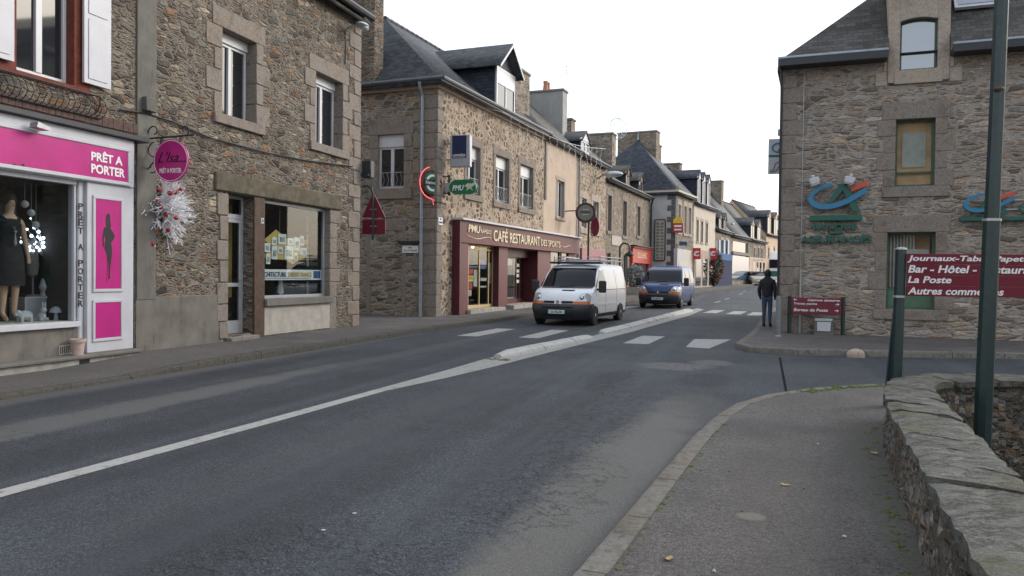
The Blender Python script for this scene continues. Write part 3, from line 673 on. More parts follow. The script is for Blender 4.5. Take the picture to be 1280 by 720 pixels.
# traffic separators: long low humped kerb blocks down the middle of the road
def island(pts, wd, label):
    R = resample(pts, .62); m = MB()
    for k, (a, b) in enumerate(zip(R, R[1:])):
        t = (b - a).normalized(); n = Vector((t.y, -t.x, 0)); j = random.uniform(-.012, .012); vs = []
        s0 = .45 if k == 0 else 1
        for p_, sc_ in ((a + t * .008, s0), (b - t * .008, 1)):
            z = tz(p_.y)
            for o, zz in ((-wd / 2, -.02), (-wd / 2 + .03, .06), (-wd / 4, .1), (0, .112), (wd / 4, .1), (wd / 2 - .03, .06), (wd / 2, -.02)):
                vs.append(p_ + n * (o * sc_ + j) + Vector((0, 0, z + zz * (.6 if sc_ < 1 else 1) + j * .5)))
        m.add(vs, [(i, i + 1, 8 + i, 7 + i) for i in range(6)] + [tuple(range(7)), tuple(range(7, 14))])
    return tag(m.jit(.004).build('traffic_separator', 'island_paint'), label, 'traffic separator', 'traffic separators down the middle of the road')
g1, g2 = gnd(622, 447), gnd(733, 424); i1 = island([(g1.x, g1.y), (g2.x, g2.y)], .42, 'nearer pale concrete traffic separator with moss at its rounded nose')
g1, g2 = gnd(752, 417.5), gnd(860, 389); island([(g1.x, g1.y), ((g1.x + g2.x) / 2, (g1.y + g2.y) / 2), (g2.x, g2.y)], .46, 'farther pale concrete traffic separator running past the vans')

# ------------------------------------------------------------------ low slate wall round the sunken yard
OUT = smooth([(.66, 1.0), (.74, 2.95), (.84, 4.5), (.94, 6.2), (1.08, 7.7), (1.22, 8.5), (1.5, 9.05), (2.0, 9.4), (2.9, 9.62), (6, 10.1)], 2)
INN = smooth([(1.12, 1.0), (1.2, 2.95), (1.27, 4.5), (1.41, 6.2), (1.5, 7.5), (1.56, 8.1), (1.72, 8.55), (2.1, 8.82), (2.9, 9.05), (6, 9.5)], 2)
lw = thing('low_wall', 'low rubble wall with slate coping curving round the sunken yard', 'wall', W=place(1.1, 5, 0))
def strip(P, z0, z1, batter, nz=7, sd=1, amp=.014):
    m = MB(); P = [tuple(v[:2]) for v in resample(P, .07)]; ts = [i / nz for i in range(nz + 1)]; vs = []
    for i, q_ in enumerate(P):
        a, b = Vector(P[max(i - 1, 0)]), Vector(P[min(i + 1, len(P) - 1)]); t = (b - a).normalized(); n = Vector((-t.y, t.x)) * sd
        for tt in ts:
            e = batter * (1 - tt) + random.uniform(-amp, amp); vs.append((q_[0] + n.x * e, q_[1] + n.y * e, z0 + (z1 - z0) * tt))
    k = nz + 1
    m.add(vs, [(i * k + j, (i + 1) * k + j, (i + 1) * k + j + 1, i * k + j + 1) for i in range(len(P) - 1) for j in range(nz)]); return m
class I4: W = Matrix.Identity(4)
strip(offset(OUT, .045), .03, .5, .05, 7, 1).build('outer_face', 'slate_wall', lw, I4)
strip(offset(INN, -.05), -.75, .5, .05, 14, -1).build('inner_face', 'slate_wall', lw, I4)
ta = resample(OUT, .02)
def at(P, t):
    R = resample(P, .02); return R[min(int(t * (len(R) - 1)), len(R) - 1)]
cp = MB(); Ro, Ri = resample(OUT, .02), resample(INN, .02); t = 0
def pick(R, t): return R[max(0, min(int(t * (len(R) - 1)), len(R) - 1))]
while t < 1:
    dt = random.uniform(.024, .05); t2 = min(1, t + dt); n_ = 4; j = random.uniform(-.008, .008); vs = []; tl = random.uniform(-.012, .012); so = random.uniform(-.006, .006); sk1 = random.uniform(-.004, .004)
    for k in range(n_ + 1):
        tt = t + (t2 - t - .0007) * k / n_; a, b = pick(Ro, tt), pick(Ri, tt + sk1 * (1 if 0 < tt + sk1 < 1 else 0)); d = (b - a).normalized()
        for e in range(7):
            pp = a + (b - a) * (e / 6) + d * ((random.uniform(-.013, .013) + so * (1 if e == 0 else -1)) if e in (0, 6) else 0)
            vs += [pp + Vector((0, 0, .495 + j)), pp + Vector((0, 0, .562 + j + random.uniform(-.005, .005) - (random.uniform(.004, .024) if e in (0, 6) else 0) + tl * (e / 6 - .5)))]
    fs = []
    for k in range(n_):
        for e in range(6):
            a0 = (k * 7 + e) * 2; b0 = a0 + 14
            fs += [(a0 + 1, a0 + 3, b0 + 3, b0 + 1), (a0, b0, b0 + 2, a0 + 2)]
        for e in (0, 6): a0 = (k * 7 + e) * 2; fs.append((a0, a0 + 1, a0 + 15, a0 + 14))
    for k in (0, n_):
        for e in range(6): a0 = (k * 7 + e) * 2; fs.append((a0, a0 + 2, a0 + 3, a0 + 1))
    cp.add(vs, fs); t = t2
cp.build('coping', 'coping', lw, I4)
m = MB(); m.sheet([(1.0, .5), (7.6, .5), (7.6, 9.8), (1.0, 9.8)], -.72); struct(m.build('sunken_ground', 'earth'))
m = MB(); m.quad((7.45, .5, -.75), (7.45, 9.8, -.75), (7.45, 9.8, 0), (7.45, .5, 0)); m.quad((1.1, .62, -.75), (7.45, .62, -.75), (7.45, .62, 0), (1.1, .62, 0)); struct(m.build('yard_bank', 'earth'))
# moss and weeds along the kerb joint and the wall foot; loose grit; a few fallen leaves
def tuft(m, x, y, z, r):
    for k in range(5):
        a = random.uniform(0, 6.3); q_ = Vector((x + cos(a) * r * random.random(), y + sin(a) * r * random.random(), z)); m.sphere(q_, r * random.uniform(.25, .5), 5, 1, 1, .5)
ms = MB()
for i, q_ in enumerate(inn):
    pass
for q_ in resample(inn, .05):
    d = 1.3 if (q_.y > 10.6 and q_.x < 1.7) else .3
    if 3.3 < q_.y < 12.2 and random.random() < d * .8: tuft(ms, q_.x + random.uniform(0, .1 if d > 1 else .03), q_.y + random.uniform(-.12 if d > 1 else -.02, .02), .105, random.uniform(.05, .1) if d > 1 else random.uniform(.015, .035))
for q_ in resample(offset(OUT, -.02), .06):
    if 3 < q_.y < 8.6 and random.random() < .5: tuft(ms, q_.x - random.uniform(.01, .12), q_.y, .105, random.uniform(.015, .045))
a_ = gnd(625, 449)
for k in range(26): tuft(ms, a_.x + random.uniform(-.2, .25), a_.y + random.uniform(-.25, .1), .006, .04)
for k in range(50): tuft(ms, random.uniform(1.6, 4), random.uniform(8.6, 9.0), -.1 - random.random() * .6, .03)
tag(ms.build('moss', 'moss'), 'green moss and weeds along kerb joints and the foot of the low wall', 'moss', kind='stuff')
gr = MB()
for k in range(260):
    if random.random() < .6:
        q_ = pick(resample(OUT, .05), random.uniform(.08, .5)); x, y = q_.x - abs(random.gauss(0.03, .07)) - .02, q_.y
    else: x, y = random.uniform(-.6, 1.0), random.uniform(3, 11)
    if x > -.95 + (y - 3) * .06: gr.sphere((x, y, .107), random.uniform(.002, .008), 5, random.uniform(.7, 1.5), 1, .6)
tag(gr.build('grit', 'pebble'), 'loose grit scattered on the near pavement and against the low wall', 'grit', kind='stuff')
for i, (px, py, lab, sz, mt) in enumerate([(981, 607, 'tan fallen leaf in the middle of the near pavement', .032, 'leaf_gold'), (836, 700, 'small orange scrap lying near the bottom of the near pavement', .035, 'leaf_gold'), (1022, 556, 'pale fallen leaf on the near pavement below the kerb bend', .022, 'paper'), (1055, 672, 'whitish scrap on the near pavement left of the low wall', .016, 'paper'), (1093, 567, 'curled brown leaf at the foot of the low wall', .045, 'leaf_gold'), (893, 716, 'white scrap at the very bottom of the near pavement', .014, 'paper')]):
    c = gnd(px, py, .106); m = MB(); n_ = 9
    m.add([(0, 0, .006)] + [(sz * cos(6.283 * k / n_) * (1.2 if k % 2 else .8), sz * .6 * sin(6.283 * k / n_), .004 + .012 * random.random()) for k in range(n_)], [(0, 1 + k, 1 + (k + 1) % n_) for k in range(n_)])
    o = m.build('fallen_leaf' if mt == 'leaf_gold' and i != 1 else 'litter_scrap', mt); o.matrix_world = place(c.x, c.y, c.z, random.uniform(0, 360)); tag(o, lab, 'leaf' if 'leaf' in lab else 'litter')
for px, py, lab in ((443, 642, 'white scrap lying in the middle of the near lane'), (404, 663, 'pale chip left of the white scrap on the road')):
    c = gnd(px, py, .001); m = MB().sphere((0, 0, .003), .012, 6, 1.3, .8, .3); o = m.build('litter_scrap', 'paper'); o.matrix_world = place(c.x, c.y, c.z, 20); tag(o, lab, 'litter')
# ------------------------------------------------------------------ the pink clothes shop
A = Fr(-10.35, 4.0, 90, .02)
sh = thing('clothes_shop', 'stone house with white and pink boutique front at the left edge', 'house', A)
UL = 7.05
def cl_(r, **k): return r
rw = (A.u(19, .0, 60), A.u(92, .0, 95), 4.42, 6.6)           # upper window
SW = A.rect(-60, 233, 90, 402, -.02); SW = (1.6, SW[1] + .02, .72, 2.86)
m = MB(); wall(m, UL, -.1, 9.0, [(*rw, .2), (1.2, UL - .02, .1, 3.7, .05)]); shell(m, UL, 8, -.1, 9.0, 13, right=False); m.build('wall', 'stone_house', sh, A)
roof(sh, A, UL, 8, 9.0, 13, 'slate_old')
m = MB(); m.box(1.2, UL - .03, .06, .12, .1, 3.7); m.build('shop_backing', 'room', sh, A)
# upper floor
wn = window(sh, A, rw, .16, .07, 2)
m = MB(); a, b, c, e = rw; m.box(b - .004, b + .3, -.02, .2, c - .02, e + .3); m.box(a - .3, a + .004, -.02, .2, c - .02, e + .3); m.box(a - .3, b + .3, -.024, .2, c - .08, c + .003); m.build('brick_trim', 'brick', wn, A)
def shutter(u0, u1, z0, z1, deg, hinge):
    m = MB(); W = u1 - u0; s_ = -1 if hinge == 1 else 1
    x0, x1 = u0, u1
    m.box(x0, x1, -.045, 0, z0, z1)
    for (za, zb) in ((z0 + .08, z0 + (z1 - z0) * .5 - .04), (z0 + (z1 - z0) * .5 + .04, z1 - .08)): m.box(x0 + .08, x1 - .08, -.057, -.046, za, zb)
    return m.build('shutter', 'white_paint', wn, A, bev=.006, Mt=None)
su0, su1 = A.u(105, -.1, 50), A.u(139, -.1, 60)
shutter(su0, su1, 4.5, 6.65, 0, 0).location = (0, -.06, 0)
shutter(a - .75, A.u(18, -.1, 50), 4.5, 6.65, 0, 0).location = (0, -.06, 0)
m = MB()                                                           # bellied balcony guard
ra, rb = A.u(-40, -.15, 100), A.u(128, -.15, 120)
for z, y in ((4.34, -.1), (3.98, -.12)): m.tube([(ra, y, z), (rb, y, z)], .014, 6)
n_ = 22
for i in range(n_ + 1):
    u = ra + (rb - ra) * i / n_; m.tube([(u, -.1, 4.34), (u, -.2, 4.24), (u, -.25, 4.12), (u, -.19, 4.02), (u, -.12, 3.98)], .0065, 5)
m.tube([(rb, -.1, 4.34), (rb + .05, -.05, 4.2), (rb, 0, 4.05)], .012, 5); m.tube([(rb - .1, 0, 4.34), (rb - .1, -.1, 4.34)], .012, 5)
m.build('balcony_guard', 'iron', sh, A)
m = MB(); u = .3
while u < UL - .1: m.box(u, u + .105, -.09 - random.uniform(0, .008), .02, 3.88, 4.04); u += .112
m.box(.2, UL - .02, -.07, .02, 3.82, 3.879); m.build('brick_course', plain('dull_brick', (.1, .062, .052), .9, .35, 12, bump=.5), sh, A)
# timber front
y = -.2; fz0, fz1 = 2.93, 3.72
m = MB(); m.box(.8, UL + .02, -.3, .02, fz1 + .003, fz1 + .09); m.prism([(.8, fz1 + .09), (UL + .02, fz1 + .09), (UL + .02, fz1 + .13), (.8, fz1 + .13)], -.12, .02); m.build('lead_flashing', 'dark_gutter', sh, A, bev=.01)
fe = A.u(168, y, 205)
m = MB(); m.box(.8, fe, y, .05, fz0, fz1); fas = m.build('fascia', 'white_paint', sh, A, bev=.008)
m = MB()
p0, p1 = A.p(160, 190, y - .02), A.p(160, 228, y - .02); pz1, pz0 = p0.z, p1.z
for (zz0, zz1) in ((pz0 - .06, pz0), (pz1, pz1 + .06)): m.box(.9, p0.x + .06, y - .03, y - .001, zz0, zz1)
m.box(p0.x, p0.x + .06, y - .03, y - .001, pz0, pz1); m.build('moulding', 'white_paint', fas, A, bev=.01)
MB().box(.9, p0.x - .002, y - .012, y - .001, pz0 + .003, pz1 - .003).build('pink_panel', 'pink', fas, A)
ta_, tb_ = A.u(113, y, 205), A.u(155, y, 205); hz = (pz1 - pz0)
text('PRÊT A', (ta_, tb_ - .05, pz0 + hz * .52, pz0 + hz * .86), y - .014, 'white_letter', fas, A, bold=.03)
text('PORTER', (ta_, tb_, pz0 + hz * .13, pz0 + hz * .42), y - .014, 'white_letter', fas, A, bold=.03)
for px in (5, 17, 28):
    m = MB(); q_ = A.p(px, 207, y); m.add([(q_.x + .028 * cos(i), y - .015, q_.z + .028 * sin(i)) for i in [k * .5236 for k in range(12)]], [tuple(range(12))]); m.build('dot', 'black', fas, A)
m = MB(); q_ = A.p(46, 158, -.3); m.prism([(q_.x - .1, q_.z - .03), (q_.x + .12, q_.z - .05), (q_.x + .14, q_.z + .0), (q_.x - .08, q_.z + .05)], -.42, -.27); m.build('spotlight', 'steel', fas, A, bev=.01)
# display window
m = MB(); fr_ = .055; a, b, c, e = SW
m.box(a, b, -.1, .06, e, e + .09); m.box(a - .02, b + .03, -.16, .06, c - .09, c - .004); m.box(b - .035, b, -.08, .05, c, e)
swn = m.build('display_window', 'white_paint', sh, A, bev=.008)
MB().box(a, b - .035, -.03, -.022, c, e).build('glass', 'shop_glass', swn, A)
m = MB()                                                           # lined show-window box
D_ = 1.5
m.quad((a, D_, c), (b, D_, c), (b, D_, e), (a, D_, e)); m.quad((b + .001, -.0, c), (b + .001, D_, c), (b + .001, D_, e), (b + .001, 0, e)); m.quad((a, 0, e), (b, 0, e), (b, D_, e), (a, D_, e)); m.quad((a, 0, c), (a, D_, c), (a, D_, e), (a, 0, e))
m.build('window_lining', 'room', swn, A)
MB().box(a, b, -.02, D_, c - .06, c + .002).build('window_floor', 'paper', swn, A)
m = MB(); m.box(b - .62, b - .54, .7, .76, c, e); m.build('inner_post', 'wood', swn, A)
# the wall behind the shop front has to open for that box
for o_ in list(sh.children):
    if o_.name.startswith('shop_backing'): bpy.data.objects.remove(o_)
m = MB(); m.box(1.2, a - .01, .06, .12, .1, 3.7); m.box(b + .02, UL - .03, .06, .12, .1, 3.7); m.box(a - .01, b + .02, .06, .12, e + .02, 3.7); m.build('shop_backing', 'room', sh, A)
MB().box(1.0, fe - .02, -.12, .05, e + .092, fz0 - .002).build('transom', 'white_paint', sh, A)
# jamb strip with upright lettering, pilaster with pink panels
pu0, pu1 = A.u(109, -.16, 330), A.u(167, -.16, 330)
MB().box(b + .03, pu0, -.1, .06, .2, e + .09).build('jamb_strip', 'white_paint', sh, A, bev=.03, seg=3)
js = A.u(100.5, -.1, 320)
for i, ch in enumerate('PRÊT A PORTER'):
    if ch == ' ': continue
    z1_ = 2.58 - i * .128; text(ch, (js - .045, js + .045, z1_ - .1, z1_ + (.03 if ch == 'Ê' else 0)), -.102, 'black', sh, A, bold=.01)
pil = MB().box(pu0, pu1, -.16, .06, .2, fz0 - .002).build('pilaster', 'white_paint', sh, A, bev=.006)
zz = lambda py: A.p(135, py, -.17).z
for (ya, yb) in ((250, 361), (378, 422)):
    z1_, z0_ = zz(ya), zz(yb); x0_, x1_ = A.u(119, -.17, 330), A.u(151, -.17, 330)
    fm = MB()
    for q_ in ((x0_ - .05, x1_ + .05, z1_, z1_ + .05), (x0_ - .05, x1_ + .05, z0_ - .05, z0_), (x0_ - .05, x0_, z0_, z1_), (x1_, x1_ + .05, z0_, z1_)): fm.box(q_[0], q_[1], -.185, -.161, q_[2], q_[3])
    f_ = fm.build('panel_frame', 'white_paint', pil, A, bev=.006)
    MB().box(x0_ + .002, x1_ - .002, -.172, -.161, z0_ + .002, z1_ - .002).build('pink_panel', 'pink', pil, A)
z1_, z0_ = zz(267), zz(348); h = z1_ - z0_; xc = (x0_ + x1_) / 2
sil = [(-.03, 1), (.03, 1), (.06, .95), (.055, .9), (.09, .83), (.07, .77), (.16, .72), (.23, .66), (.17, .6), (.09, .55), (.12, .48), (.12, .36), (.08, .22), (.05, .08), (.06, 0), (.0, -.02), (.02, .2), (0, .3), (-.02, .12), (-.07, -.06), (-.03, .2), (-.05, .36), (-.14, .47), (-.12, .56), (-.1, .6), (-.15, .66), (-.17, .6), (-.16, .48), (-.2, .5), (-.21, .64), (-.16, .77), (-.08, .8), (-.1, .9), (-.08, .97)]
m = MB(); m.prism([(xc + x_ * h * .55, z0_ + z_ * h) for x_, z_ in sil], -.176, -.173); m.build('silhouette', 'black', pil, A)
# base: rendered stall riser, plinth step, vent
MB().box(.8, b + .03, -.08, .06, .2, c - .092).build('stall_riser', 'cement', sh, A)
MB().box(.4, fe, -.34, .06, -.1, .145).build('plinth', 'concrete', sh, A, bev=.01)
MB().box(.4, fe + .03, -.4, .06, .146, .2).build('plinth_slab', 'cement_strip', sh, A, bev=.012)
q_ = A.rect(73, 431, 92, 443, -.08); m = MB(); m.box(q_[0], q_[1], -.095, -.08, q_[2], q_[3])
vv = m.build('vent_grille', 'off_white', sh, A); m = MB()
for i in range(7): x_ = q_[0] + .02 + (q_[1] - q_[0] - .04) * i / 7; m.box(x_, x_ + .015, -.097, -.0955, q_[2] + .02, q_[3] - .02)
m.build('slots', 'black', vv, A)
q_ = A.rect(99, 455, 112, 463, -.34); MB().box(q_[0], q_[1], -.345, -.3405, .01, .13).build('drain_hole', 'black', sh, A)
# flower pot on the step
q_ = A.p(98, 440, -.26); m = MB(); m.lathe([(.075, 0), (.1, .2), (.115, .2), (.118, .25), (.1, .25), (.092, .2), (.07, .02)], (0, 0, 0), 18)
W_ = A.w(q_.x, -.25, .2); o = m.build('flower_pot', 'pot_pink'); o.matrix_world = place(*W_); tag(o, 'small empty clay flower pot on the step by the pink pilaster', 'flower pot')
# mannequin and decorations
def mannequin(u, y_):
    t = thing('mannequin', 'mannequin in a black sleeveless dress standing in the boutique window', 'mannequin', W=A.W @ Matrix.Translation((u, y_, c + .004)) @ Matrix.Rotation(radians(-8), 4, 'Z') @ Matrix.Scale(1.1, 4))
    H = 1.0
    J = {'pel': (0, 0, .93, (.13, .1)), 'wai': (0, -.01, 1.1, (.105, .085)), 'che': (0, 0, 1.28, (.13, .1)), 'neck0': (0, .01, 1.43, (.06, .06)), 'neck': (0, .0, 1.5, (.048, .05)), 'h0': (0, -.015, 1.56, (.062, .075)), 'h1': (0, -.015, 1.65, (.07, .088)), 'h2': (0, -.01, 1.71, (.05, .06))}
    for s_, n in ((1, 'r'), (-1, 'l')):
        J.update({'sh' + n: (s_ * .17, .01, 1.39, .05), 'el' + n: (s_ * .24, .03, 1.13, .038), 'wr' + n: (s_ * .25, -.03, .9, .026), 'ha' + n: (s_ * .25, -.05, .8, (.018, .035)), 'hi' + n: (s_ * .085, 0, .85, .085), 'kn' + n: (s_ * .08 + (.03 if s_ < 0 else 0), -.02 * s_, .5, .055), 'an' + n: (s_ * .08, .02, .12, .034), 'to' + n: (s_ * .09, -.12, .03, (.03, .02))})
    E_ = [('pel', 'wai'), ('wai', 'che'), ('che', 'neck0'), ('neck0', 'neck'), ('neck', 'h0'), ('h0', 'h1'), ('h1', 'h2')]
    for n in 'rl': E_ += [('neck0', 'sh' + n), ('sh' + n, 'el' + n), ('el' + n, 'wr' + n), ('wr' + n, 'ha' + n), ('pel', 'hi' + n), ('hi' + n, 'kn' + n), ('kn' + n, 'an' + n), ('an' + n, 'to' + n)]
    b_ = skin('body', J, E_, 'skin_tone', t)
    MB().lathe([(.2, .5), (.205, .6), (.19, .85), (.175, .95), (.135, 1.1), (.155, 1.27), (.16, 1.34), (.115, 1.41), (.07, 1.43)], (0, .005, 0), 20, 1.05, .78).build('dress', 'black_cloth', t)
    skin('bodice', {'c': (0, .0, 1.3, (.135, .115)), 'n': (0, .01, 1.425, (.075, .07)), 'r': (.165, .01, 1.385, .062), 'l': (-.165, .01, 1.385, .062)}, [('c', 'n'), ('n', 'r'), ('n', 'l')], 'black_cloth', t)
    m = MB(); m.sphere((0, .03, 1.685), .118, 12, .95, 1.0, 1.1); m.tube([(-.07, .06, 1.62), (-.085, .05, 1.45)], [.06, .045]); m.tube([(.07, .06, 1.62), (.085, .05, 1.45)], [.06, .045]); m.build('hair', 'hair', t)
    m = MB()
    for s_ in (-1, 1): m.sphere((s_ * .028, -.098, 1.645), .009, 6, 1.4, .6, .7); 
    m.sphere((0, -.105, 1.592), .012, 6, 1.7, .6, .5); m.build('face_features', 'hair', t)
    m = MB(); m.sphere((0, -.112, 1.617), .012, 6, .8, 1, 1.4); m.build('nose', 'skin_tone', t)
    m = MB(); m.tube([(-.07, -.06, 1.43), (0, -.135, 1.27), (.07, -.06, 1.43)], .004, 5); m.sphere((0, -.14, 1.24), .02, 8); m.lathe([(.008, 1.05), (.02, 1.08), (.005, 1.22)], (0, -.14, 0), 8); m.build('pendant', 'silver', t)
mannequin(A.u(11, .45, 310), .45)
q_ = A.rect(29, 368, 62, 396, .35)
def deco(name, label, u, y_, z_, mb, mat, cat='decoration', group=None):
    o = mb.build(name, mat); o.matrix_world = A.W @ Matrix.Translation((u, y_, z_)); WM[o.name] = o.matrix_world.copy(); return tag(o, label, cat, group)
f0 = c + .003
t = thing('display_plinth', 'glittery silver plinth box in the boutique window behind the white rabbit', 'plinth', W=A.W @ Matrix.Translation((A.u(46, .55, 385), .55, f0)))
w_ = (A.u(62, .55, 385) - A.u(30, .55, 385)) / 2
MB().box(-w_, w_, -.03, .3, 0, .36).build('box', 'silver', t); m = MB()
for q_ in ((-w_ - .01, w_ + .01, .345, .375), (-w_ - .01, w_ + .01, .002, .03)): m.box(q_[0], q_[1], -.045, -.031, q_[2], q_[3])
for s_ in (-1, 1): m.box(s_ * w_ - .015, s_ * w_ + .015, -.045, -.031, .03, .345)
m.build('frame', 'white_paint', t)
m = MB(); m.sphere((0, 0, .07), .075, 10, .8, 1, 1); m.sphere((0, -.04, .17), .048, 10); m.sphere((.02, -.05, .25), .018, 8, .7, .6, 3); m.sphere((-.025, -.05, .25), .018, 8, .7, .6, 3); m.sphere((.05, -.05, .03), .03, 6); m.sphere((-.05, -.05, .03), .03, 6)
deco('rabbit_figure', 'white rabbit figurine sitting before the silver plinth in the boutique window', A.u(52, .3, 390), .3, f0, m, 'white_paint', 'figurine')
m = MB(); m.sphere((0, 0, .1), .085, 10, 1.5, 1, .9); m.sphere((-.13, -.02, .14), .05, 8); m.sphere((-.18, -.03, .12), .025, 6)
for x_ in (-.08, .08): 
    for yy_ in (-.04, .04): m.tube([(x_, yy_, 0), (x_, yy_, .08)], .022, 6)
deco('bear_figure', 'white four legged animal figurine left of the rabbit in the boutique window', A.u(31, .3, 390), .3, f0, m, 'white_paint', 'figurine')
m = MB(); m.tube([(0, 0, 0), (0, 0, .13)], [.035, .025], 8); m.lathe([(.1, .12), (.085, .17), (.04, .21), (1e-4, .22)], (0, 0, 0), 12)
deco('mushroom_figure', 'white mushroom figurine right of the rabbit in the boutique window', A.u(70, .3, 388), .3, f0, m, 'white_paint', 'figurine')
m = MB(); m.lathe([(.09, 0), (.07, .06), (.1, .14), (.05, .3), (.035, .42), (.05, .46), (.03, .6)], (0, 0, 0), 14)
deco('vase', 'slim white vase with twisted neck on the silver plinth in the boutique window', A.u(57, .6, 350), .6, f0 + .378, m, 'white_paint', 'vase')
m = MB(); m.lathe([(.1, 0), (.1, .02), (.015, .03), (.015, .3), (.07, .34), (.09, .5), (.075, .7), (.1, .85), (.03, .9), (.025, .95)], (0, 0, 0), 14)
deco('bust_stand', 'grey jewellery bust stand on the silver plinth beside the white vase', A.u(41, .65, 350), .65, f0 + .378, m, 'granite_grey', 'stand')
for i, (px, py, r_) in enumerate([(31, 255, .05), (39, 266, .05), (45, 281, .05)]):
    q_ = A.p(px, py, .4); m = MB().sphere((0, 0, 0), r_ * 1.15, 12); m.tube([(0, 0, r_), (0, 0, e - q_.z - .01)], .003, 4); deco('hanging_ball', ['topmost white ball hanging in the boutique window beside the mannequin', 'middle white ball of the three hanging in the boutique window', 'lowest white ball of the three hanging in the boutique window'][i], q_.x, .4, q_.z, m, 'white_paint', 'ornament', 'white balls hanging in the boutique window')
q_ = A.p(72, 265, .5); m = MB().sphere((0, 0, 0), .09, 10); m.tube([(0, 0, .09), (0, 0, e - q_.z - .01)], .003, 4); deco('wire_ball', 'grey wire ball hanging at the right of the boutique window', q_.x, .5, q_.z, m, 'steel', 'ornament')
t = thing('lit_branch', 'bare branch strung with little white lights in the boutique window', 'branch', W=A.W @ Matrix.Translation((A.u(56, .62, 340), .62, f0 + .97)))
m = MB(); bl = MB(); zt = A.p(56, 310, .62).z - (f0 + .97)
m.tube([(0, 0, -.1), (-.02, 0, zt * .6)], .012, 6)
for k in range(22):
    a_ = random.uniform(-.4, 3.0); L_ = random.uniform(.3, .75); e_ = Vector((cos(a_) * L_, random.uniform(-.15, .15), zt * .5 + sin(a_) * L_ * .8)); s_ = Vector((-.01, 0, zt * random.uniform(.2, .6)))
    m.tube([s_, (s_ + e_) / 2 + Vector((0, 0, .04)), e_], [.008, .006, .003], 4)
    for q_ in (.5, .75, 1): bl.sphere(s_ + (e_ - s_) * q_, random.uniform(.014, .028), 6)
m.build('branch', 'twig_white', t); bl.build('lights', plain('led_white', (.8, .85, 1), .4, .02, em=(.75, .85, 1), ems=2.2), t)
t = thing('warm_lamps', 'row of four small warm lamps deep in the boutique window', 'lamp', W=A.W @ Matrix.Translation((A.u(73, 1.3, 275), 1.3, A.p(73, 274, 1.3).z)))
for k in range(4): MB().sphere((-.21 + k * .14, 0, 0), .042, 8).build('bulb', plain('warm_bulb', (1, .7, .3), .4, em=(1, .55, .15), ems=3) if k == 0 else bpy.data.materials['warm_bulb'], t)
MB().box(-.32, .32, -.01, .01, .05, .07).build('rail', 'iron', t)

# ------------------------------------------------------------------ the architect's stone house
B = Fr(-10.35, 11.05, 90, .03)
ah = thing('stone_house', 'brown rubble stone house with architect office window and weathered lintel', 'house', B)
BL = 8.0
def up(p0, p1, z0, z1, yc): return (B.u(p0, 0, yc), B.u(p1, 0, yc), z0, z1)
w1 = up(277, 320, B.p(298, 142).z - .06, B.p(292, 48).z, 100); w2 = up(394, 428, B.p(407, 178).z - .03, B.p(407, 97).z, 135)
w1 = (w1[0], w1[1], 4.68, 6.42); w2 = (w2[0], w2[1], 4.68, 6.42)
lz = 3.12
dr = (B.u(284, 0, 330), B.u(316, 0, 330), .2, lz); sw = (B.u(330, 0, 330), B.u(412, 0, 330), .9, lz)
ops = [(*w1, .3), (*w2, .3), (*dr, .32), (dr[1] + .001, sw[0] - .001, .02, lz, .3), (*sw, .22)]
m = MB(); wall(m, BL, -.1, 8.55, ops); shell(m, BL, 8, -.1, 8.55, 13, left=False); m.build('wall', 'stone_house', ah, B)
roof(ah, B, BL, 8, 8.55, 13, 'slate_old', over=.3, side=.02)
gutter(ah, B, 0, BL, -.36, 8.36, 'dark_gutter', .09); MB().box(0, BL, -.3, -.02, 8.42, 8.46).build('eaves_board', 'dark_gutter', ah, B)
MB().box(.0, .46, -.035, .05, 1.0, 8.4).build('cement_strip', 'cement_strip', ah, B, bev=.01)
m = MB(); m.box(0, dr[0] - .28, -.03, .05, -.1, 1.05); m.jit(.008).build('render_plinth', 'cement', ah, B, bev=.01)
for r_, sc_ in ((w1, .24), (w2, .24)):
    window(ah, B, r_, .27, .06, 2, sbox=.2, surr=sc_, blocks=4, alt=.24, lintel=.38, sill=.2)
# quoins at the far corner
m = MB(); z = -.05; i = 0
while z < 8.3:
    h = random.uniform(.34, .46); l = .62 if i % 2 else .36; m.box(BL - l, BL + .016, -.018 - random.uniform(0, .01), .62 if not i % 2 else .36, z + .008, min(z + h, 8.4) - .008); z += h; i += 1
m.build('quoins', 'granite', ah, B, bev=.018)
m = MB(); m.box(dr[0] - .42, sw[1] + .5, -.06, .3, lz - .003, lz + .4); m.jit(.02).build('timber_lintel', 'wood_weathered', ah, B, bev=.03)
dw = MB(); y = .24; a, b, c, e = dr; tr = B.p(299, 272, .24).z; 
dw.box(a + .004, a + .07, y, y + .06, c, e); dw.box(b - .07, b - .004, y, y + .06, c, e); dw.box(a + .07, b - .07, y, y + .06, e - .07, e - .002); dw.box(a + .07, b - .07, y, y + .06, tr - .04, tr + .06)
df = dw.build('door_frame', 'alu', ah, B, bev=.004)
lf = MB(); x0_, x1_ = a + .075, b - .075; md_ = .2 + (tr - .2) * .42
lf.box(x0_, x0_ + .07, y - .01, y + .04, c + .01, tr - .045); lf.box(x1_ - .07, x1_, y - .01, y + .04, c + .01, tr - .045); lf.box(x0_ + .07, x1_ - .07, y - .01, y + .04, c + .01, c + .28); lf.box(x0_ + .07, x1_ - .07, y - .01, y + .04, tr - .12, tr - .045); lf.box(x0_ + .07, x1_ - .07, y - .01, y + .04, md_ - .04, md_ + .04)
lf = lf.build('door', 'alu', ah, B, bev=.004)
MB().box(x0_ + .068, x1_ - .068, y + .012, y + .02, c + .28, tr - .12).build('glass', 'shop_glass', lf, B); MB().box(a + .07, b - .07, y + .012, y + .02, tr + .06, e - .07).build('glass', 'shop_glass', df, B)
